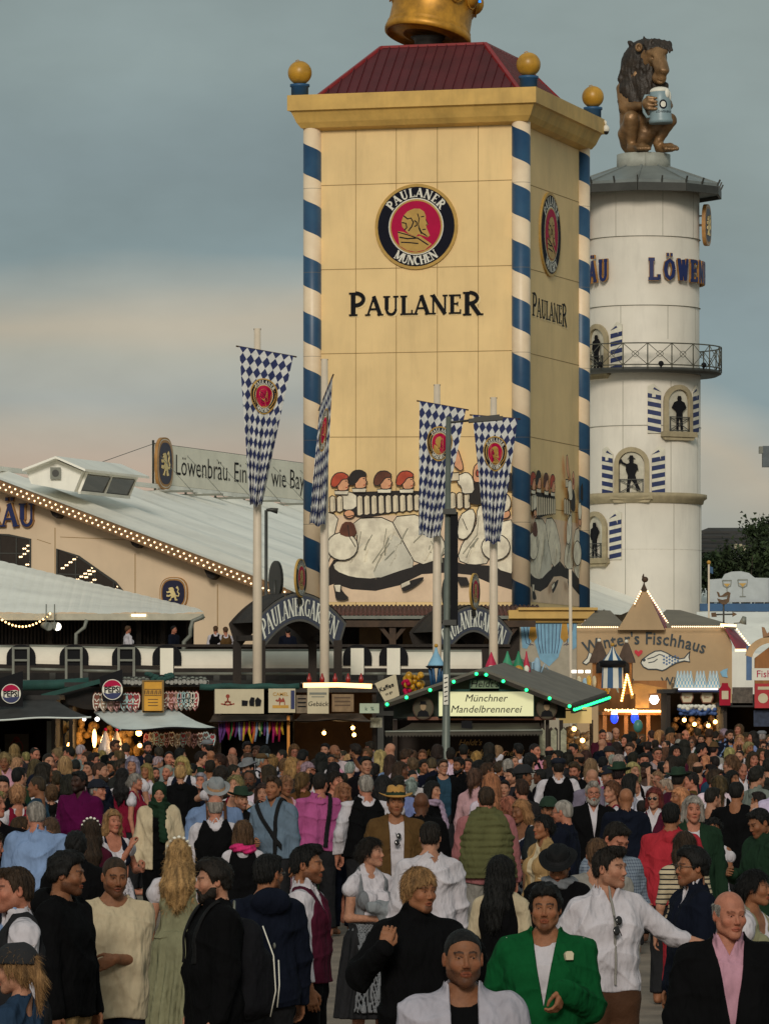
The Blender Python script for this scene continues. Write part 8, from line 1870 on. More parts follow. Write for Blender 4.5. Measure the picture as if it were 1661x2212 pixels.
   m = MB(Matrix.Translation((.12, -.10, 1.385)) @ Matrix.Rotation(R(20), 4, 'Z') @ Matrix.Rotation(R(-8), 4, 'X')); fb_ = frame((0, -.03, 0), (1, 0, 0), (0, -1, 0)); m.prism([(-.018, -.022), (.018, -.022), (.022, .01), (.012, .022), (-.012, .022), (-.022, .01)], fb_, -.03, .004); part('badge', mesh_of(m, m_sign), col)
  elif k == 'stripes':   # white piping on shoulders and sleeves of a track jacket
   m = MB()
   for sg in (-1, 1):
    S_, E_, W_ = rig.arm[sg]
    for dy in (-.022, .0): 
     pts = [A3(sg*.085, .01+dy, 1.478), A3(sg*.13, .0+dy, 1.462), S_+A3(sg*.02, dy, .075)]; m.tube([tuple(p) for p in pts], .006, 5)
   part('piping', mesh_of(m, m_white), 'white')
 if s > 0: screen.append((x, ytop, F/loc.y, loc.y, h)); heroes.append((x, ytop, short or label))
 return o, rig
def mesh_of(m, mt):
 o = m.build('tmp', mt); me = o.data; bpy.data.objects.remove(o); return me
def trousers_mesh_low(rig):
 o = SDF((-.26, -.2, .06), (.26, .2, .5), .012)
 for sg in (-1, 1): k = A3(sg*rig.st, -.015, .49); a = A3(sg*(rig.st+.01), .02, .09); o.cone(k+(a-k)*.15, a, .062, .05, .02)
 V, Q = o.mesh(); return np_mesh('socks', V, Q)
PL = dict(beard=.82, beardcol=(.2, .15, .13)); ST = dict(beard=.45, beardcol=(.4, .33, .3))
hand_up = dict(d=(0, -.1, 1), n=(0, -1, 0), curl=.75, t=(1, 0, 0))
susp = [(1, 0, 0, .085), (1, 0, 0, -.085)]
hero(1000, 2008, 672, 4, 'man nearest the camera, light grey zip jacket over black top, thin moustache and goatee', fp=dict(beard=.8, beardcol=(.16, .12, .1), stache=1.15, brow=(.1, .08, .07), width=1.02), skin='olive', hair=('buzz', 'black'),
 wear=(('tee', 'black'), ('jacket', 'silver', dict(gap=(.055, .05, 1.5, .9), loose=.03))), short='the man nearest the camera', hd=(3, -2, 0))
hero(36, 2048, 560, -112, 'blonde woman in grey cap at the bottom left corner, ponytail, head turned away', 'f', 'fair', dict(), ('pony', 'dblond'), (0, 5, 0), wear=(('sweater', 'denim', dict(neck='crew')),), extra=(('cap', 'char'),), short='the capped blonde woman')
hero(28, 1874, 510, -70, 'smiling man in grey vest and rolled white sleeves at the left edge, side view', fp=dict(smile=1, **ST), hair=('short', 'brown'), skin='pink', fat=1.12, wear=(('shirt', 'lblue', dict(sleeve=0, t=.016, name='bow_shirt')), ('shirt', 'white', dict(sleeve=1.9, loose=.026, neck='collar', cuff=True)), ('vest', 'char', dict(t=.034))), short='the grey vest man')
hero(142, 1842, 470, 68, 'bearded man in black hooded jacket in profile beside the cream T-shirt man', skin='olive', fp=PL, hair=('curly', 'black'), wear=(('hoodie', 'black', dict(loose=.035)),), legs=('trousers', 'tan'), short='the black hooded man', hd=(12, 4, 0))
hero(246, 1850, 450, 10, 'bearded man with shaved head in cream T-shirt, hand on his belly', skin='olive', fp=dict(brow=(.08, .06, .05), nose=1.15, open=.5, **PL), hair=('buzz', 'brown'), arms={1: (-.02, -.21, 1.14), -1: (-.26, -.05, .9)}, hands={1: dict(d=(-1, .1, -.45), n=(0, 1, 0), t=(0, 0, 1), curl=.12)},
 wear=(('tee', 'cream', dict(loose=.024, sleeve=.98, hem=.78, t=.014, fold=.006)),), legs=('trousers', 'navy'), short='the cream T-shirt man', hd=(6, 8, 0), fat=1.05)
hero(388, 1815, 372, 172, 'long haired blonde woman seen from behind with white hair flowers and sage dress', 'f', hair=('wavy', 'blond'), wear=(('blouse', 'white'), ('vest', 'sage', dict(t=.02, loose=0, hem=1.0, gap=None))), legs=('skirt', 'sage', None, .12, .26), extra=(('flowers', 'white'),), short='the blonde woman in sage', fat=1.1)
bp, bpr = hero(462, 1858, 470, -72, 'laughing bearded man in black coat with backpack, in profile', skin='fair', fp=dict(smile=1, **PL), hair=('curly', 'dark'), wear=(('hoodie', 'black', dict(neck='stand', hood=False, hem=.62, loose=.04, stand=.02)),), extra=(('beard', 'dark', .3), ('straps', 'black', [(1, 0, 0, .11), (1, 0, 0, -.11)], dict(t=.046, w=.022, side=1, zr=(1.15, 1.5)))), short='the black coat man with backpack', hd=(-6, 3, 0), fat=1.1, legs=('trousers', 'black'))
hero(568, 1846, 448, 205, 'man in dark navy hoodie with glasses seen from behind, dark beard', skin='tan', fp=PL, hair=('short', 'black'), hd=(-62, 0, 0), wear=(('hoodie', 'navy', dict(loose=.035)),), extra=(('glasses', 'black'),), short='the navy hoodie man', fat=1.1)
hero(665, 1828, 430, 78, 'dark haired bearded man in wine red vest and long white sleeves, in profile facing right', skin='tan', fp=PL, hair=('quiff', 'black'), arms={-1: (-.2, -.06, .84), 1: (.2, -.02, .9)}, wear=(('shirt', 'white', dict(loose=.022)), ('vest', 'wine', dict(gap=(.06, 0, 1.5, 1.25)))), short='the wine red vest man', legs=('trousers', 'black'))
hero(800, 1812, 356, 28, 'woman with brown updo in white ruffled blouse and grey dirndl holding a grey cardigan', 'f', 'fair', dict(smile=1), ('lowbun', 'dark'), (40, -3, 0), arms={-1: (-.05, -.2, 1.1), 1: (.12, -.18, 1.12)}, hands={-1: dict(curl=.7), 1: dict(curl=.7)}, wear=(('blouse', 'white', dict(neck='v', sleeve=.22)), ('vest', 'grey', dict(t=.018, loose=0, hem=1.0, gap=(.1, .09, 1.5, 1.26)))), legs=('skirt', 'char', 'grey', .3, .27), extra=(('lowered', 'black'),), short='the dirndl woman with updo')
hero(902, 1878, 497, 14, 'man with long blond bowl haircut and chin beard in black turtleneck, both hands raised', skin='tan', fp=dict(beard=.8, beardcol=(.14, .11, .1), goatee=True, stache=.3, open=.6), hair=('bowl', 'dblond'), hd=(22, 2, 0), arms={-1: (-.25, -.26, 1.33), 1: (.2, -.36, 1.36)}, hands={-1: dict(d=(.25, -.1, 1), n=(.3, 1, 0), curl=.5, t=(1, 0, .3)), 1: dict(d=(-.7, -.4, .3), n=(0, 0, -1), point=True, t=(0, -1, 1))},
 wear=(('sweater', 'black', dict(neck='turtle', loose=.04)),), short='the turtleneck man', legs=('trousers', 'black'))
hero(925, 1775, 358, 197, 'dark haired man in loose white sweatshirt seen from behind', skin='fair', hair=('short', 'dark'), hd=(-25, 8, 0), wear=(('sweater', 'white', dict(loose=.05, fold=.012)),), short='the white sweatshirt man', fat=1.05)
hero(1178, 1913, 530, -6, 'young man with moustache in green track jacket over a white T-shirt', skin='tan', fp=dict(stache=.9, beard=.75, goatee=True, beardcol=(.18, .14, .12), brow=(.06, .05, .05)), hair=('curly', 'black'), arms={1: (.1, -.22, 1.22), -1: (-.16, -.1, 1.02)}, hands={1: dict(d=(-.2, -.3, -.9), n=(-1, .3, 0), curl=.5, t=(-.5, -1, 0))},
 wear=(('tee', 'white'), ('jacket', 'green', dict(gap=(.065, .0, 1.5, 1.13), loose=.03))), extra=(('stripes', 'white'), ('badge', 'white')), short='the green track jacket man', fat=1.02)
hero(1312, 1833, 452, 18, 'dark haired bearded man in white shirt and brown leather trousers stretching one arm out', skin='fair', fp=dict(smile=.8, **ST), hair=('quiff', 'dark'), hd=(40, 0, 0), arms={1: (.60, -.16, 1.16), -1: (-.24, .02, .92)}, hands={1: dict(curl=.2, n=(0, 0, -1))},
 wear=(('shirt', 'white', dict(loose=.02, sleeve=1.25, fold=.009)),), legs=('lederhosen', 'leather'), extra=(('neckglasses', 'black'), ('straps', 'lgrey', [(1, 0, 0, .0)], dict(t=.026, w=.009, side=1))), short='the white shirt man with outstretched arm', fat=1.04)
hero(1572, 1925, 545, 6, 'balding elderly man in black jacket over a bright pink shirt at the right', skin='pink', fp=dict(width=1.04, nose=1.15, brow=(.45, .4, .36)), hair=('ring', 'grey'), hd=(14, 4, 0), wear=(('shirt', 'lpink', dict()), ('jacket', 'black', dict(gap=(.085, .0, 1.52, 1.0), loose=.045))), extra=(('lowered', 'black'),), short='the balding man in pink shirt', fat=1.15)
hero(1082, 1850, 402, 160, 'woman with very long black hair seen from behind, black vest over white sleeve', 'f', hair=('straight', 'black'), wear=(('shirt', 'cream', dict(loose=.01, sleeve=1.0)), ('vest', 'black', dict(t=.022, loose=0, hem=.98, gap=None))), legs=('trousers', 'char'), short='the long black haired woman', hd=(-10, 0, 0))
hero(1632, 1882, 432, 62, 'dark haired woman with bun and white off-shoulder ruffled sleeve at the right edge', 'f', 'tan', dict(), ('lowbun', 'black'), (10, 0, 0), wear=(('blouse', 'white', dict(sleeve=.3)), ('vest', 'sage', dict(t=.018, loose=0, hem=1.0, gap=(.1, .09, 1.5, 1.26)))), legs=('skirt', 'sage', 'white'), short='the off-shoulder blouse woman')
hero(1205, 1828, 392, -30, 'bowed man in black hat and tartan scarf behind the green track jacket', skin='tan', fp=PL, hair=('short', 'black'), hd=(20, 30, 0), wear=(('jacket', 'black', dict(gap=None, neck='jacket')),), extra=(('fedora', 'black', 'char'), ('scarf', 'grey')), short='the bowed man in black hat')
hero(1494, 1833, 432, -74, 'black haired man with glasses in navy suit jacket facing left', skin='tan', fp=ST, hair=('curly', 'black'), wear=(('shirt', 'white'), ('jacket', 'navy', dict(gap=(.05, 0, 1.5, 1.2)))), legs=('trousers', 'navy'), extra=(('glasses', 'black'),), short='the navy suit man')
hero(1322, 1768, 372, 36, 'dark haired man in blue checked shirt looking down, rolled sleeves', skin='pink', fp=ST, hair=('short', 'dark'), hd=(0, 28, 0), arms={-1: (-.02, -.24, 1.12), 1: (.22, -.2, 1.06)}, wear=(('shirt', srgb(126, 136, 150), dict(mat='k', sleeve=1.2, loose=.03)),), short='the checked shirt man', fat=1.12)
hero(1290, 1812, 384, 176, 'brown haired person in pale grey shirt seen from behind, left of the checked shirt', hair=('short', 'lbrown'), wear=(('sweater', 'lgrey', dict(loose=.03)),), short='the pale grey shirt person')
hero(1450, 1735, 305, 168, 'black haired man in coral red shirt seen from behind', skin='tan', hair=('short', 'black'), wear=(('polo', 'coral', dict(loose=.04)),), short='the coral shirt man', fat=1.15)
hero(1478, 1798, 338, 192, 'long brown haired woman in striped top seen from behind', 'f', hair=('straight', 'brown'), wear=(('tee', 'cream', dict(mat='s', neck='crew', loose=.008)),), legs=('trousers', 'coral'), short='the striped top woman')
hero(1541, 1770, 262, 4, 'grinning woman in black sunglasses with a dark braided crown, hands clasped', 'f', 'tan', dict(smile=1, open=.6), ('braid', 'black'), arms={-1: (-.05, -.22, 1.2), 1: (.05, -.22, 1.2)}, hands={-1: dict(curl=.8), 1: dict(curl=.8)}, wear=(('blouse', 'white', dict(sleeve=0)), ('vest', 'black', dict(t=.016, loose=0, gap=(.085, .08, 1.5, 1.2), hem=.98))), legs=('skirt', 'black', 'white'), extra=(('sunglasses', 'black'), ('lowered', 'black')), short='the sunglasses woman with braid')
hero(1497, 1722, 292, 6, 'long faced man with grey blond hair in dark green jacket over a white shirt', skin='pink', fp=dict(width=.94, nose=1.1), hair=('bob', 'grey'), wear=(('tee', 'white'), ('jacket', 'dgreen', dict(gap=(.06, .01, 1.5, 1.1)))), short='the long faced man in green')
hero(1592, 1688, 250, 158, 'balding man in black T-shirt seen from behind at the right', skin='tan', hair=('receding', 'black'), wear=(('tee', 'black', dict(loose=.04)),), short='the balding man in black T-shirt', fat=1.2)
hero(1648, 1742, 318, -60, 'dark haired man at the right edge looking down with hand before his chest', skin='olive', fp=ST, hair=('short', 'black'), hd=(0, 22, 0), arms={-1: (-.1, -.24, 1.18)}, hands={-1: dict(curl=.6)}, wear=(('jacket', 'dgreen', dict(gap=None)),), short='the dark man at the right edge')
hero(1281, 1690, 250, 4, 'grey haired man with glasses and full grey beard in dark jacket', skin='pink', fp=dict(beard=.9, beardcol=(.75, .9, 1.05), brow=(.5, .45, .4)), hair=('quiff', 'grey'), wear=(('shirt', 'white'), ('jacket', 'black', dict(gap=(.05, 0, 1.5, 1.15)))), extra=(('glasses', 'black'), ('beard', 'grey', .5)), short='the grey bearded man')
hero(1413, 1703, 243, -18, 'woman with dark red hair and sunglasses, hand raised to her shoulder', 'f', 'fair', dict(), ('bob', 'red'), arms={-1: (-.18, -.22, 1.36)}, hands={-1: dict(d=(0, -.2, 1), curl=.6)}, wear=(('shirt', 'white', dict(loose=.01)), ('vest', 'wine', dict(t=.022, loose=0))), extra=(('sunglasses', 'black'),), short='the red haired woman')
hero(1352, 1703, 255, 180, 'bald man seen from behind right of the grey bearded man', skin='tan', hair=None, wear=(('jacket', 'navy', dict(gap=None)),), short='the bald man in navy')
hero(1216, 1728, 290, -105, 'grey cropped man with glasses in dark quilted jacket facing left', skin='pink', fp=ST, hair=('buzz', 'grey'), hd=(-10, 5, 0), wear=(('jacket', 'navy', dict(gap=None, loose=.04)),), extra=(('glasses', 'black'),), short='the grey cropped man', fat=1.25)
hero(1172, 1762, 296, -60, 'dark haired woman in tan coat facing left with a pale shawl', 'f', 'tan', dict(), ('lowbun', 'black'), wear=(('jacket', 'tan', dict(gap=(.05, .04, 1.5, .9))), ('tee', 'cream', dict(neck='crew'))), extra=(('lowered', 'black'),), short='the tan coat woman')
hero(1050, 1700, 276, 184, 'broad man in olive quilted vest over dusty pink sleeves, seen from behind', skin='pink', hair=('short', 'brown'), wear=(('sweater', srgb(150, 96, 98), dict(loose=.035)), ('puffer', 'khaki', dict(gap=None))), legs=('trousers', 'lgrey'), short='the olive vest man', fat=1.3)
hero(957, 1640, 203, 14, 'man with round glasses in open black jacket over a teal T-shirt', fp=dict(width=.96), hair=('short', 'brown'), wear=(('tee', 'teal', dict()), ('jacket', 'black', dict(gap=(.1, .09, 1.5, .9)))), extra=(('glasses', 'black'),), short='the teal T-shirt man', hgt=1.8)
hero(936, 1689, 224, 58, 'smiling woman with dark bob and purple patterned shawl facing right', 'f', 'fair', dict(smile=1), ('bob', 'black'), wear=(('sweater', 'black'),), extra=(('scarf', srgb(150, 130, 150), .25),), short='the dark bob woman')
hero(910, 1712, 272, 178, 'bald man in black seen from behind beside the straw hat', skin='brown', hair=None, wear=(('jacket', 'black', dict(gap=None)), ), short='the bald man in black')
hero(855, 1706, 286, 6, 'man in straw hat and brown suede jacket over white T-shirt, sunglasses hung at the neck', skin='tan', fp=dict(brow=(.12, .1, .08), **ST), hair=('short', 'dark'), wear=(('tee', 'white'), ('jacket', 'brown', dict(gap=(.07, .05, 1.5, .9), loose=.03))), extra=(('straw', srgb(176, 132, 70), 'dgreen'), ('neckglasses', 'black')), short='the straw hat man')
hero(790, 1675, 262, 190, 'grey haired man in black vest over white sleeves, seen from behind', skin='pink', hair=('short', 'grey'), wear=(('shirt', 'white', dict(loose=.035, fold=.01)), ('vest', 'black', dict(gap=None, t=.04))), short='the black vest man', fat=1.2, arms={1: (.3, .02, .9), -1: (-.3, .02, .9)})
hero(688, 1670, 256, 196, 'dark haired man in bright pink shirt with black shoulder strap, seen from behind', skin='pink', hair=('short', 'dark'), hd=(-40, 0, 0), wear=(('shirt', 'pink', dict(loose=.035, fold=.01)),), extra=(('straps', 'black', [(1, 0, .15, .12)], dict(t=.052, w=.025)),), short='the pink shirt man', fat=1.15)
hero(590, 1678, 258, -26, 'man with cropped dark hair in grey blue shirt with dark camera straps', skin='tan', fp=ST, hair=('quiff', 'brown'), arms={-1: (-.1, -.22, 1.08)}, hands={-1: dict(curl=.6)}, wear=(('shirt', srgb(96, 112, 128), dict(loose=.025)),), extra=(('straps', 'black', [(.8, 0, .6, .75), (1, 0, 0, .1)], dict(t=.046, w=.022)),), short='the grey blue shirt man', fat=1.1)
hero(466, 1684, 258, 6, 'big man in grey felt hat and light blue shirt with brown braces, head bowed', skin='pink', fp=ST, hair=('short', 'grey'), hd=(0, 26, 0), wear=(('shirt', 'sky', dict(loose=.04, fold=.01)),), extra=(('fedora', srgb(132, 134, 136), srgb(170, 130, 96)), ('straps', 'leather', susp, dict(t=.06, w=.018))), short='the grey felt hat man', fat=1.35)
hero(465, 1718, 280, 184, 'balding old man in black vest over white sleeves, seen from behind below the felt hat', skin='pink', hair=('ring', 'grey'), wear=(('shirt', 'white', dict(loose=.02)), ('vest', 'black', dict(gap=None, t=.036))), short='the balding man in black vest')
hero(525, 1775, 300, 182, 'brown haired woman in white blouse with pink collar band, seen from behind', 'f', hair=('bob', 'lbrown'), wear=(('shirt', 'white', dict(loose=.012)), ('vest', 'black', dict(t=.024, gap=None, loose=0))), extra=(('scarf', srgb(200, 50, 110)),), short='the pink collar woman')
hero(344, 1690, 236, 2, 'woman in dark olive headscarf and open cream cardigan', 'f', 'fair', dict(), None, (0, 10, 0), wear=(('sweater', 'black', dict(loose=.015)), ('jacket', 'cream', dict(gap=(.07, .07, 1.5, .8), loose=.05, hem=.75))), legs=('trousers', 'black'), extra=(('hijab', 'dgreen'), ('scarf', 'dgreen', .35)), short='the headscarf woman', fat=1.2)
hero(244, 1750, 284, 30, 'blonde woman in navy dirndl with white blouse, hand before her mouth, holding a phone', 'f', 'pink', dict(), ('wavy', 'dblond'), arms={-1: (.1, -.2, 1.38), 1: (.22, -.22, 1.14)}, hands={-1: dict(curl=.7, d=(.3, .2, .8)), 1: dict(curl=.7, d=(0, -.3, .8))}, wear=(('blouse', 'white', dict()), ('vest', 'navy', dict(t=.018, loose=0, hem=1.0, gap=(.09, .07, 1.5, 1.25)))), legs=('skirt', 'navy', 'white'), short='the navy dirndl woman')
hero(172, 1666, 246, -24, 'dark skinned bearded man in purple V-neck shirt looking left', skin='dark', fp=dict(beard=.9, beardcol=(.12, .1, .1)), hair=('short', 'black'), hd=(-18, 0, 0), wear=(('tee', 'purple', dict(loose=.035, neck='collar')),), short='the purple shirt man', fat=1.2)
hero(213, 1688, 226, 62, 'elderly man in navy cap and dark jacket facing right', skin='pink', fp=dict(nose=1.2), hair=('short', 'grey'), wear=(('jacket', 'navy', dict(gap=None)),), extra=(('cap', 'navy'),), short='the navy cap man')
hero(82, 1732, 312, 168, 'large grey haired man in light blue shirt seen from behind at the left', skin='pink', hair=('short', 'grey'), hd=(25, 8, 0), wear=(('shirt', 'lblue', dict(loose=.04, fold=.009)),), short='the light blue shirt man', fat=1.45)
hero(164, 1800, 360, 180, 'black haired person seen from behind above the black hooded man', hair=('curly', 'black'), wear=(('jacket', 'black', dict(gap=None)),), short='the black haired person')
hero(196, 1772, 300, 186, 'brown haired woman with blue and white hair clip seen from behind', 'f', hair=('straight', 'brown'), wear=(('shirt', 'wine', dict(loose=.01)),), extra=(('flowers', 'sky'),), short='the hair clip woman')
hero(390, 1655, 192, 182, 'person with fluffy blond hair and black coat seen from behind', 'f', hair=('curly', 'blond'), wear=(('jacket', 'black', dict(gap=None, loose=.04)),), short='the fluffy blond person', fat=1.3)
hero(294, 1672, 196, 74, 'grey haired woman in red vest with puffed white sleeves facing right', 'f', 'pink', dict(), ('lowbun', 'grey'), wear=(('blouse', 'white'), ('vest', 'red', dict(t=.018, loose=0))), short='the red vest woman')
hero(1206, 1640, 208, 182, 'man in dark cap and black vest over wide white sleeves, seen from behind', hair=('short', 'dark'), wear=(('shirt', 'white', dict(loose=.035)), ('vest', 'black', dict(gap=None, t=.04))), extra=(('flat', 'navy'),), short='the capped man in black vest', fat=1.3, arms={1: (.3, .0, .9), -1: (-.3, .0, .9)})
hero(1097, 1640, 206, 178, 'grey haired man in dark blue suit seen from behind', hair=('short', 'grey'), wear=(('jacket', 'navy', dict(gap=None, loose=.03)),), short='the dark suit man', fat=1.15)
hero(1630, 1668, 215, 176, 'dark haired person in blue sweater at the right edge, seen from behind', hair=('short', 'brown'), wear=(('sweater', 'denim', dict(loose=.04)),), short='the blue sweater person', fat=1.2)
hero(1545, 1662, 226, 40, 'man with brown hair in pale pink shirt with turned up collar', skin='pink', hair=('short', 'brown'), hd=(30, 0, 0), wear=(('shirt', srgb(214, 190, 200), dict(loose=.03)),), short='the pale pink shirt man')
hero(536, 1650, 176, -4, 'young woman with long brown hair and white blouse facing the camera', 'f', 'fair', dict(), ('straight', 'brown'), wear=(('shirt', 'white', dict(loose=.01)),), short='the brown haired young woman')
hero(1190-50, 1632, 190, 176, 'dark haired man in grey jacket behind the dark blue suit', hair=('short', 'black'), wear=(('jacket', 'lgrey', dict(gap=None)),), short='the grey jacket man')
def prop(name, label, cat, loc): return TB(name, label, cat, loc)
bl = bp.location; t = prop('backpack', 'large black backpack with white zips on the back of the man in black coat', 'backpack', bl+Vector((.2, .02, 1.2)))
Mb = Matrix.Translation(bl+Vector((-.13, -.06, -.02))) @ Matrix.Rotation(R(-72), 4, 'Z')
o = SDF((-.3, .1, .78), (.3, .62, 1.56), .011)
o.cone((-.06, .32, .98), (-.06, .31, 1.36), .115, .105, .05, (A3(0, 1, 0), .95)); o.cone((.06, .32, .98), (.06, .31, 1.36), .115, .105, .05, (A3(0, 1, 0), .95)); o.cone((0, .4, 1.0), (0, .38, 1.2), .12, .11, .04); o.disp(lambda X, Y, Z: wob(X, Y, Z, .004, 25, 1))
V, Q = o.mesh(); me = np_mesh('bag', V, Q); me.transform(Matrix.Translation(-t.loc) @ Mb); link('bag', me, t.root, M_cloth, (.009, .009, .011))
m = t.mb(); m.M = m.M @ Mb
for sg in (-1, 1): m.tube([(sg*.1, .40, 1.42), (sg*.15, .45, 1.25), (sg*.16, .46, 1.05), (sg*.12, .44, .9)], .004, 5); m.tube([(sg*.05, .51, 1.22), (sg*.1, .5, 1.08), (sg*.09, .49, .95)], .004, 5)
m.build('zip', m_white, t.root)
m = t.mb(); m.M = m.M @ Mb; m.tube([(-.03, .25, 1.5), (0, .26, 1.56), (.03, .25, 1.5)], .008, 5); m.sphere((0, .5, 1.3), (.018, .006, .018)); m.build('handle', m_grey, t.root)
t2 = prop('water_bottle', 'clear plastic water bottle with blue cap in the backpack side pocket', 'bottle', Mb @ Vector((-.24, .33, 1.12))); m = t2.mb(); p = Mb @ Vector((-.23, .33, 1.0)); m.lathe([(.0, 0), (.03, .0), (.032, .06), (.029, .1), (.032, .14), (.03, .19), (.014, .22)], 14, tuple(p)); m.build('bottle', mat('clear_plastic', srgb(120, 130, 140), .15, .2, 9.), t2.root); m = t2.mb(); m.lathe([(.015, .22), (.015, .245), (0, .246)], 10, tuple(p)); m.build('cap', m_lblue, t2.root)
pc = flat_to_ground(800, 1812, 356)[0]; t3 = prop('cardigan', 'grey knitted cardigan draped over the forearms of the woman with updo', 'cardigan', pc+Vector((.0, -.3, 1.05)))
o = SDF((-.25, -.42, .78), (.3, -.05, 1.25), .011); o.cone((-.1, -.24, 1.13), (.14, -.24, 1.13), .055, .05, .04); o.cone((.0, -.26, 1.1), (.03, -.26, .9), .06, .07, .04); o.cone((.1, -.24, 1.1), (.13, -.22, .96), .045, .05, .04); o.disp(lambda X, Y, Z: .008*np.sin(X*60+Z*25)*np.sin(Z*30+Y*50))
V, Q = o.mesh(); me = np_mesh('knit', V, Q); me.transform(Matrix.Translation(-t3.loc) @ Matrix.Translation(pc) @ Matrix.Rotation(R(28), 4, 'Z')); link('knit', me, t3.root, M_cloth, srgb(130, 134, 138))
for (x, yt, face, lb, cols, sx) in ((466, 1352, 176, 'waiter in black vest and white sleeves on the terrace, left of the pair', ('black',), 'm'), (487, 1354, 196, 'waiter in brown vest and white sleeves on the terrace, right of the pair', ('brown',), 'm'),
        (376, 1352, 60, 'dark suited man leaning on the terrace corner', None, 'm'), (277, 1352, 120, 'person in white shirt partly hidden on the dark terrace', 'w', 'f'), (622, 1356, 180, 'dark clothed person under the left garden arch', None, 'm')):
 wear = (('shirt', 'white', dict(loose=.02)), ('vest', cols[0], dict(gap=None, t=.03))) if isinstance(cols, tuple) else ((('shirt', 'white', {}),) if cols == 'w' else (('jacket', 'navy', dict(gap=None)),))
 o, r_ = hero(x, yt, 88., face, lb, sx, 'pink', hair=('short', 'lbrown' if cols else 'black'), wear=wear, hgt=1.76, group='people on the terrace', short='')
 screen.pop(); heroes.pop(); Yt = 152.3; o.location = (P(x, yt, Yt).x, Yt, P(x, yt, Yt).z-1.76)
LIB = {}
def lib():
 POS = {'down': {}, 'bent': {-1: (-.16, -.26, 1.16)}, 'front': {-1: (-.08, -.24, 1.12), 1: (.1, -.24, 1.1)}, 'wide': {1: (.3, -.02, .92), -1: (-.3, .0, .94)}, 'raised': {1: (.2, -.24, 1.52)}}
 HD = {'down': (0, 2, 0), 'bent': (28, 0, 0), 'front': (-10, 12, 0), 'wide': (-32, -2, 3), 'raised': (12, -4, 0)}
 for sx in 'mf':
  for i, (pn, ar) in enumerate(POS.items()):
   rig = Rig(sx, ar, *HD[pn], fat=(1.0, 1.08, 1.2, 1.32, 1.05)[i] if sx == 'm' else (1, 1.05, 1.1, 1.22, 1)[i]); g = .013
   fp = dict(sex=sx, smile=(i == 1)*1., beard=(.0, .8, .4, .0, .6)[i] if sx == 'm' else 0, width=(1, .97, 1.03, 1.0, .98)[i])
   d = dict(rig=rig, body=body_mesh(rig, fp, .0075, .017, .009)); d['trousers'] = trousers_mesh(rig, .018)
   d['shirt'] = top_mesh(rig, g, neck='collar', hem=.9, loose=.018, seed=i); d['tee'] = top_mesh(rig, g, sleeve=.85, loose=.024, hem=.86, seed=i+3); d['jacket'] = top_mesh(rig, g, t=.03, neck='jacket', loose=.022, hem=.8, gap=(.05, .0, 1.5, 1.1), seed=i+5)
   d['vest'] = vest_mesh(rig, g, t=.034, gap=None if i % 2 else (.07, 0, 1.48, 1.15)); d['puff'] = top_mesh(rig, g, neck='scoop', sleeve=.32, ruff=True, hem=1.0, t=.009, loose=0)
   if sx == 'f': d['bodice'] = vest_mesh(rig, g, t=.018, loose=0, hem=1.0, gap=(.085, .08, 1.5, 1.25)); d['skirt'] = skirt_mesh(rig, .018, .4, .28); d['apron'] = skirt_mesh(rig, .018, .45, .28, front=True)
   for k, me in d.items():
    if k not in ('rig', 'body'): me.materials.append(M_cloth)
   LIB[sx, pn] = d
lib()
rr = random.Random(77)
def face_words(f):
 f = (f+180) % 360-180
 return 'facing us' if abs(f) < 40 else 'back turned' if abs(f) > 130 else ('turned right' if f > 0 else 'turned left')
TOPC = [('white', 'white', 9), ('black', 'black', 22), ('navy', 'navy', 12), ('charcoal', 'char', 8), ('grey', 'grey', 4), ('light blue', 'sky', 4), ('cream', 'cream', 3), ('dark green', 'dgreen', 2), ('brown', 'brown', 2), ('wine red', 'wine', 2), ('pink', 'lpink', 2), ('bright pink', 'pink', 1), ('red', 'red', 1), ('mustard', 'mustard', 1), ('teal', 'teal', 1), ('tan', 'tan', 2), ('pale grey', 'lgrey', 3), ('denim blue', 'denim', 2)]
HW = {'short': 'short', 'quiff': 'swept', 'curly': 'curly', 'buzz': 'cropped', 'receding': 'receding', 'ring': 'balding', 'long': 'long', 'wavy': 'wavy', 'straight': 'long straight', 'bob': 'bobbed', 'pony': 'ponytailed', 'bun': 'bun-tied', 'lowbun': 'pinned'}
HCW = {'black': 'black', 'dark': 'dark', 'brown': 'brown', 'lbrown': 'light brown', 'blond': 'blond', 'grey': 'grey', 'dblond': 'dark blond', 'white': 'white', 'red': 'red'}
pending = []
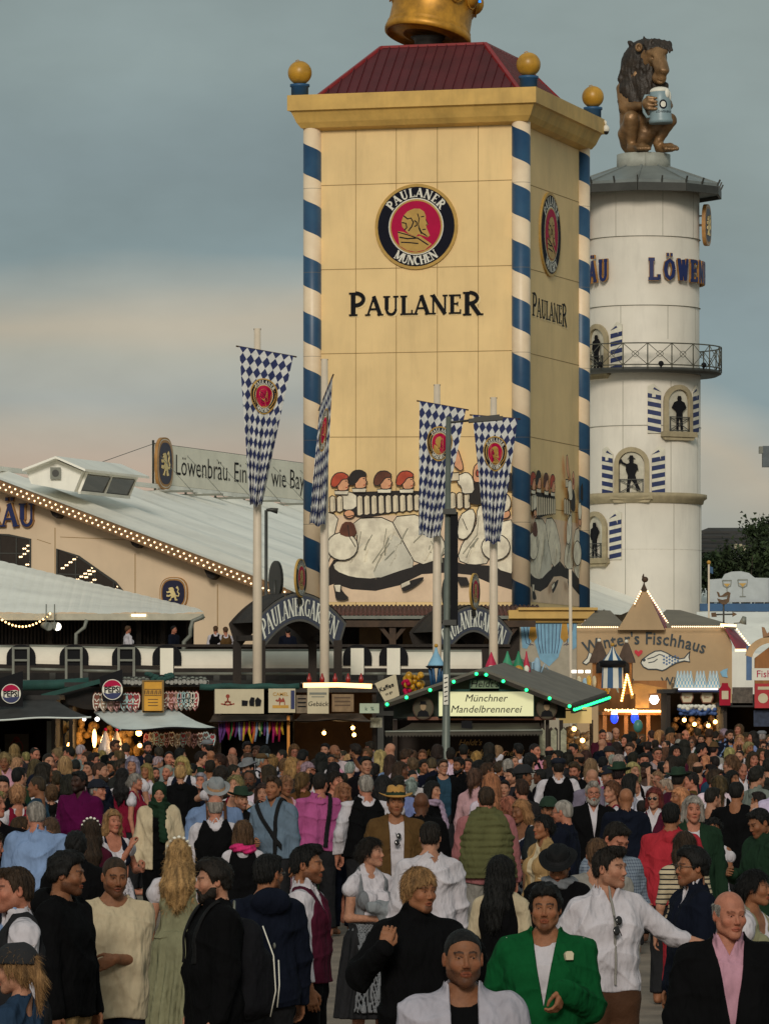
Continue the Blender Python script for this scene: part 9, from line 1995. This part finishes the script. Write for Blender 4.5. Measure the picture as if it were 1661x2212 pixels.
def crowd_person(x, Y, h, face):
 s = F/Y; sx = 'f' if rr.random() < .42 else 'm'; pn = rr.choice(['down', 'down', 'down', 'bent', 'bent', 'front', 'front', 'wide', 'wide', 'raised']); d = LIB[sx, pn]; rig = d['rig']
 tone = rr.choices(['fair', 'pink', 'tan', 'olive', 'brown', 'dark'], [8, 6, 4, 2, 1, .6])[0]; c0 = SK[tone]; v = rr.uniform(.85, 1.12)
 o = link('person', d['body'], color=tuple(c*v for c in c0)); sc = h/1.738; o.location = ((x-CX)/F*Y, Y, gz(Y)); o.scale = (sc*rr.uniform(.95, 1.06), sc*rr.uniform(.96, 1.05), sc); o.rotation_euler = (0, 0, R(face))
 part = lambda n, me, c, hd=False: link(n, me, o, None, K[c] if isinstance(c, str) else c, M=rig.HM if hd else None)
 if sx == 'm': hk = rr.choices(['short', 'quiff', 'curly', 'buzz', 'receding', 'ring', None], [9, 4, 3, 4, 3, 2, 1.2])[0]; hc = rr.choices(['black', 'dark', 'brown', 'lbrown', 'grey', 'dblond'], [5, 6, 5, 2, 3, 1])[0]
 else: hk = rr.choice(['long', 'wavy', 'straight', 'bob', 'pony', 'bun', 'lowbun', 'wavy', 'straight']); hc = rr.choices(['black', 'dark', 'brown', 'lbrown', 'blond', 'dblond', 'grey'], [3, 4, 5, 4, 4, 5, 1])[0]
 hat = None
 if sx == 'm' and rr.random() < .14: hat = rr.choice(['fedora', 'alpine', 'flat', 'cap'])
 if hk: part('hair', hairm(hk, .009), tuple(c*rr.uniform(.8, 1.3) for c in HC[hc]), True)
 if hat: part('hat', cached(hat, lambda: cap_mesh() if hat == 'cap' else hat_mesh(hat)), rr.choice(['char', 'dgreen', 'brown', 'grey', 'navy']), True)
 tn, tc, _ = rr.choices(TOPC, [q[2] for q in TOPC])[0]; jit = lambda c: tuple(min(1, q*rr.uniform(.85, 1.15)) for q in K[c])
 if sx == 'f' and rr.random() < .5:
  part('blouse', d['puff'], 'white'); bc = rr.choice([('wine red', 'wine'), ('navy', 'navy'), ('black', 'black'), ('dark green', 'dgreen'), ('pink', 'lpink'), ('red', 'red')]); part('bodice', d['bodice'], bc[1]); part('skirt', d['skirt'], bc[1]); part('apron', d['apron'], rr.choice(['cream', 'grey', 'lpink'])); cw = '%s dirndl' % bc[0]
 else:
  k = rr.choices(['shirt', 'tee', 'jacket', 'vested'], [4, 3, 5 if tc in ('black', 'navy', 'char', 'brown', 'dgreen', 'tan', 'grey', 'denim') else 1, 2.5])[0]
  if k == 'vested': part('shirt', d['shirt'], 'white'); vc = rr.choice([('black', 'black'), ('navy', 'navy'), ('grey', 'char'), ('brown', 'brown'), ('green', 'dgreen')]); part('vest', d['vest'], vc[1]); cw = '%s vest over white shirt' % vc[0]
  else:
   if k == 'jacket': part('shirt', d['tee'], rr.choice(['white', 'grey', 'sky', 'black'])); 
   part({'tee': 't_shirt'}.get(k, k), d[k], jit(tc)); cw = '%s %s' % (tn, {'tee': 'T-shirt'}.get(k, k))
  part('trousers', d['trousers'], rr.choice(['black', 'navy', 'char', 'leather', 'denim', 'brown']))
 if rr.random() < .14: g_ = rr.random() < .4; part('sunglasses' if g_ else 'glasses', cached('sg' if g_ else 'gl', (lambda: glasses_mesh(True)) if g_ else glasses_mesh), 'black', True)
 if sx == 'm' and rr.random() < .16: part('beard', cached('beard', lambda: beard_mesh(.008)), tuple(HC[hc]), True).data.materials or _misc['beard'].materials.append(M_hair)
 hw = ('%s hat' % {'fedora': 'brimmed', 'alpine': 'alpine', 'flat': 'flat', 'cap': 'peaked'}[hat]) if hat else ('bald' if not hk else '%s %s hair' % (HW[hk], HCW[hc]))
 yt = HZ+s*(CAMH-gz(Y)-h); pending.append((o, cw, hw, face_words(face), x, yt, Y)); screen.append((x, yt, s, Y, h))
def hidden(x, yt, s, Y):
 hs = .24*s
 for (x2, y2, s2, Y2, h2) in screen[:NH]:
  if Y2 > Y and abs(x-x2) < .2*s+.2*s2 and yt < y2+.5*s2: return True
  if Y2 > Y and Y < 45 and abs(x-x2) < .22*s+.12*s2 and yt < y2+.9*s2: return True
 for (x2, y2, s2, Y2, h2) in screen:
  if Y2 < Y-.05:
   if abs(x-x2) < .085*s2+.035*s and y2 < yt+.55*hs: return True           # head behind a nearer head
   if abs(x-x2) < .19*s2 and y2+.31*s2 < yt+.5*hs: return True            # head behind nearer shoulders
  dx = abs(x-x2)/F*max(Y, Y2)
  if abs(Y-Y2) < .5 and dx < .42: return True
  if abs(Y-Y2) < 1.0 and dx < .2: return True
  if Y2 > Y and abs(x-x2) < .1*s and yt < y2+.1*s2 and yt+hs > y2: return True  # would cover a placed head behind
 return False
NH = len(screen); NMAX = 298; Yc_ = 24; tries = 0
while Yc_ < 119:
 s = F/Yc_; xr = 1661+80; n = int(xr/(.40*s))+1
 for i in range(n):
  tries += 1
  Y = Yc_+rr.uniform(-.5, .5); x = -40+rr.random()*xr; h = min(1.93, max(1.52, rr.gauss(1.72, .085))); s = F/Y; yt = HZ+s*(CAMH-gz(Y)-h)
  if Y < 24.5 and 700 < x < 1500: continue
  lim = 99 if x < 825 else (95 if x < 1290 else 119)
  if Y > lim or (Y < 42 and rr.random() < .1): continue
  if len(screen) >= NMAX: break
  if abs(x-963) < .3*s and abs(Y-92) < .5: continue
  if hidden(x, yt, s, Y): continue
  face = rr.choice([0, 0, 180, 180, 180, 90, -90, 40, -40, 140, -140])+rr.uniform(-25, 25); crowd_person(x, Y, h, face)
 Yc_ += .55 if Yc_ < 50 else .8
nrm = []
for (o, cw, hw, fw_, x, yt, Y) in pending:
 hx_, hy_, hn = min(heroes, key=lambda q: abs(q[0]-x)*1.5+abs(q[1]-yt)*.35); dep = 'close behind' if yt > hy_-45 else 'behind' if yt > hy_-110 else 'far behind'
 if yt > hy_+5: dep = 'before'
 sd_ = 'left ' if x < hx_-14 else 'right ' if x > hx_+14 else ''
 nrm.append([o, '%s, %s, %s' % (cw, hw, fw_), (sd_+dep if sd_ and dep != 'before' else dep), hn, yt])
groups = {}
for q in nrm: groups.setdefault((q[1], q[2], q[3]), []).append(q)
for key, L_ in groups.items():
 L_.sort(key=lambda q: -q[4])
 for i, q in enumerate(L_):
  lb = 'person in %s, %s %s' % (q[1], q[2], q[3]); w = lb.split()
  if len(L_) > 1: lb += ' (%s row)' % ordn[i]
  if len(lb.split()) > 16: lb = lb.replace('person in ', '').replace(' over white shirt', '')
  tag(q[0], ' '.join(lb.split()[:16]), 'person', 'people in the festival crowd')
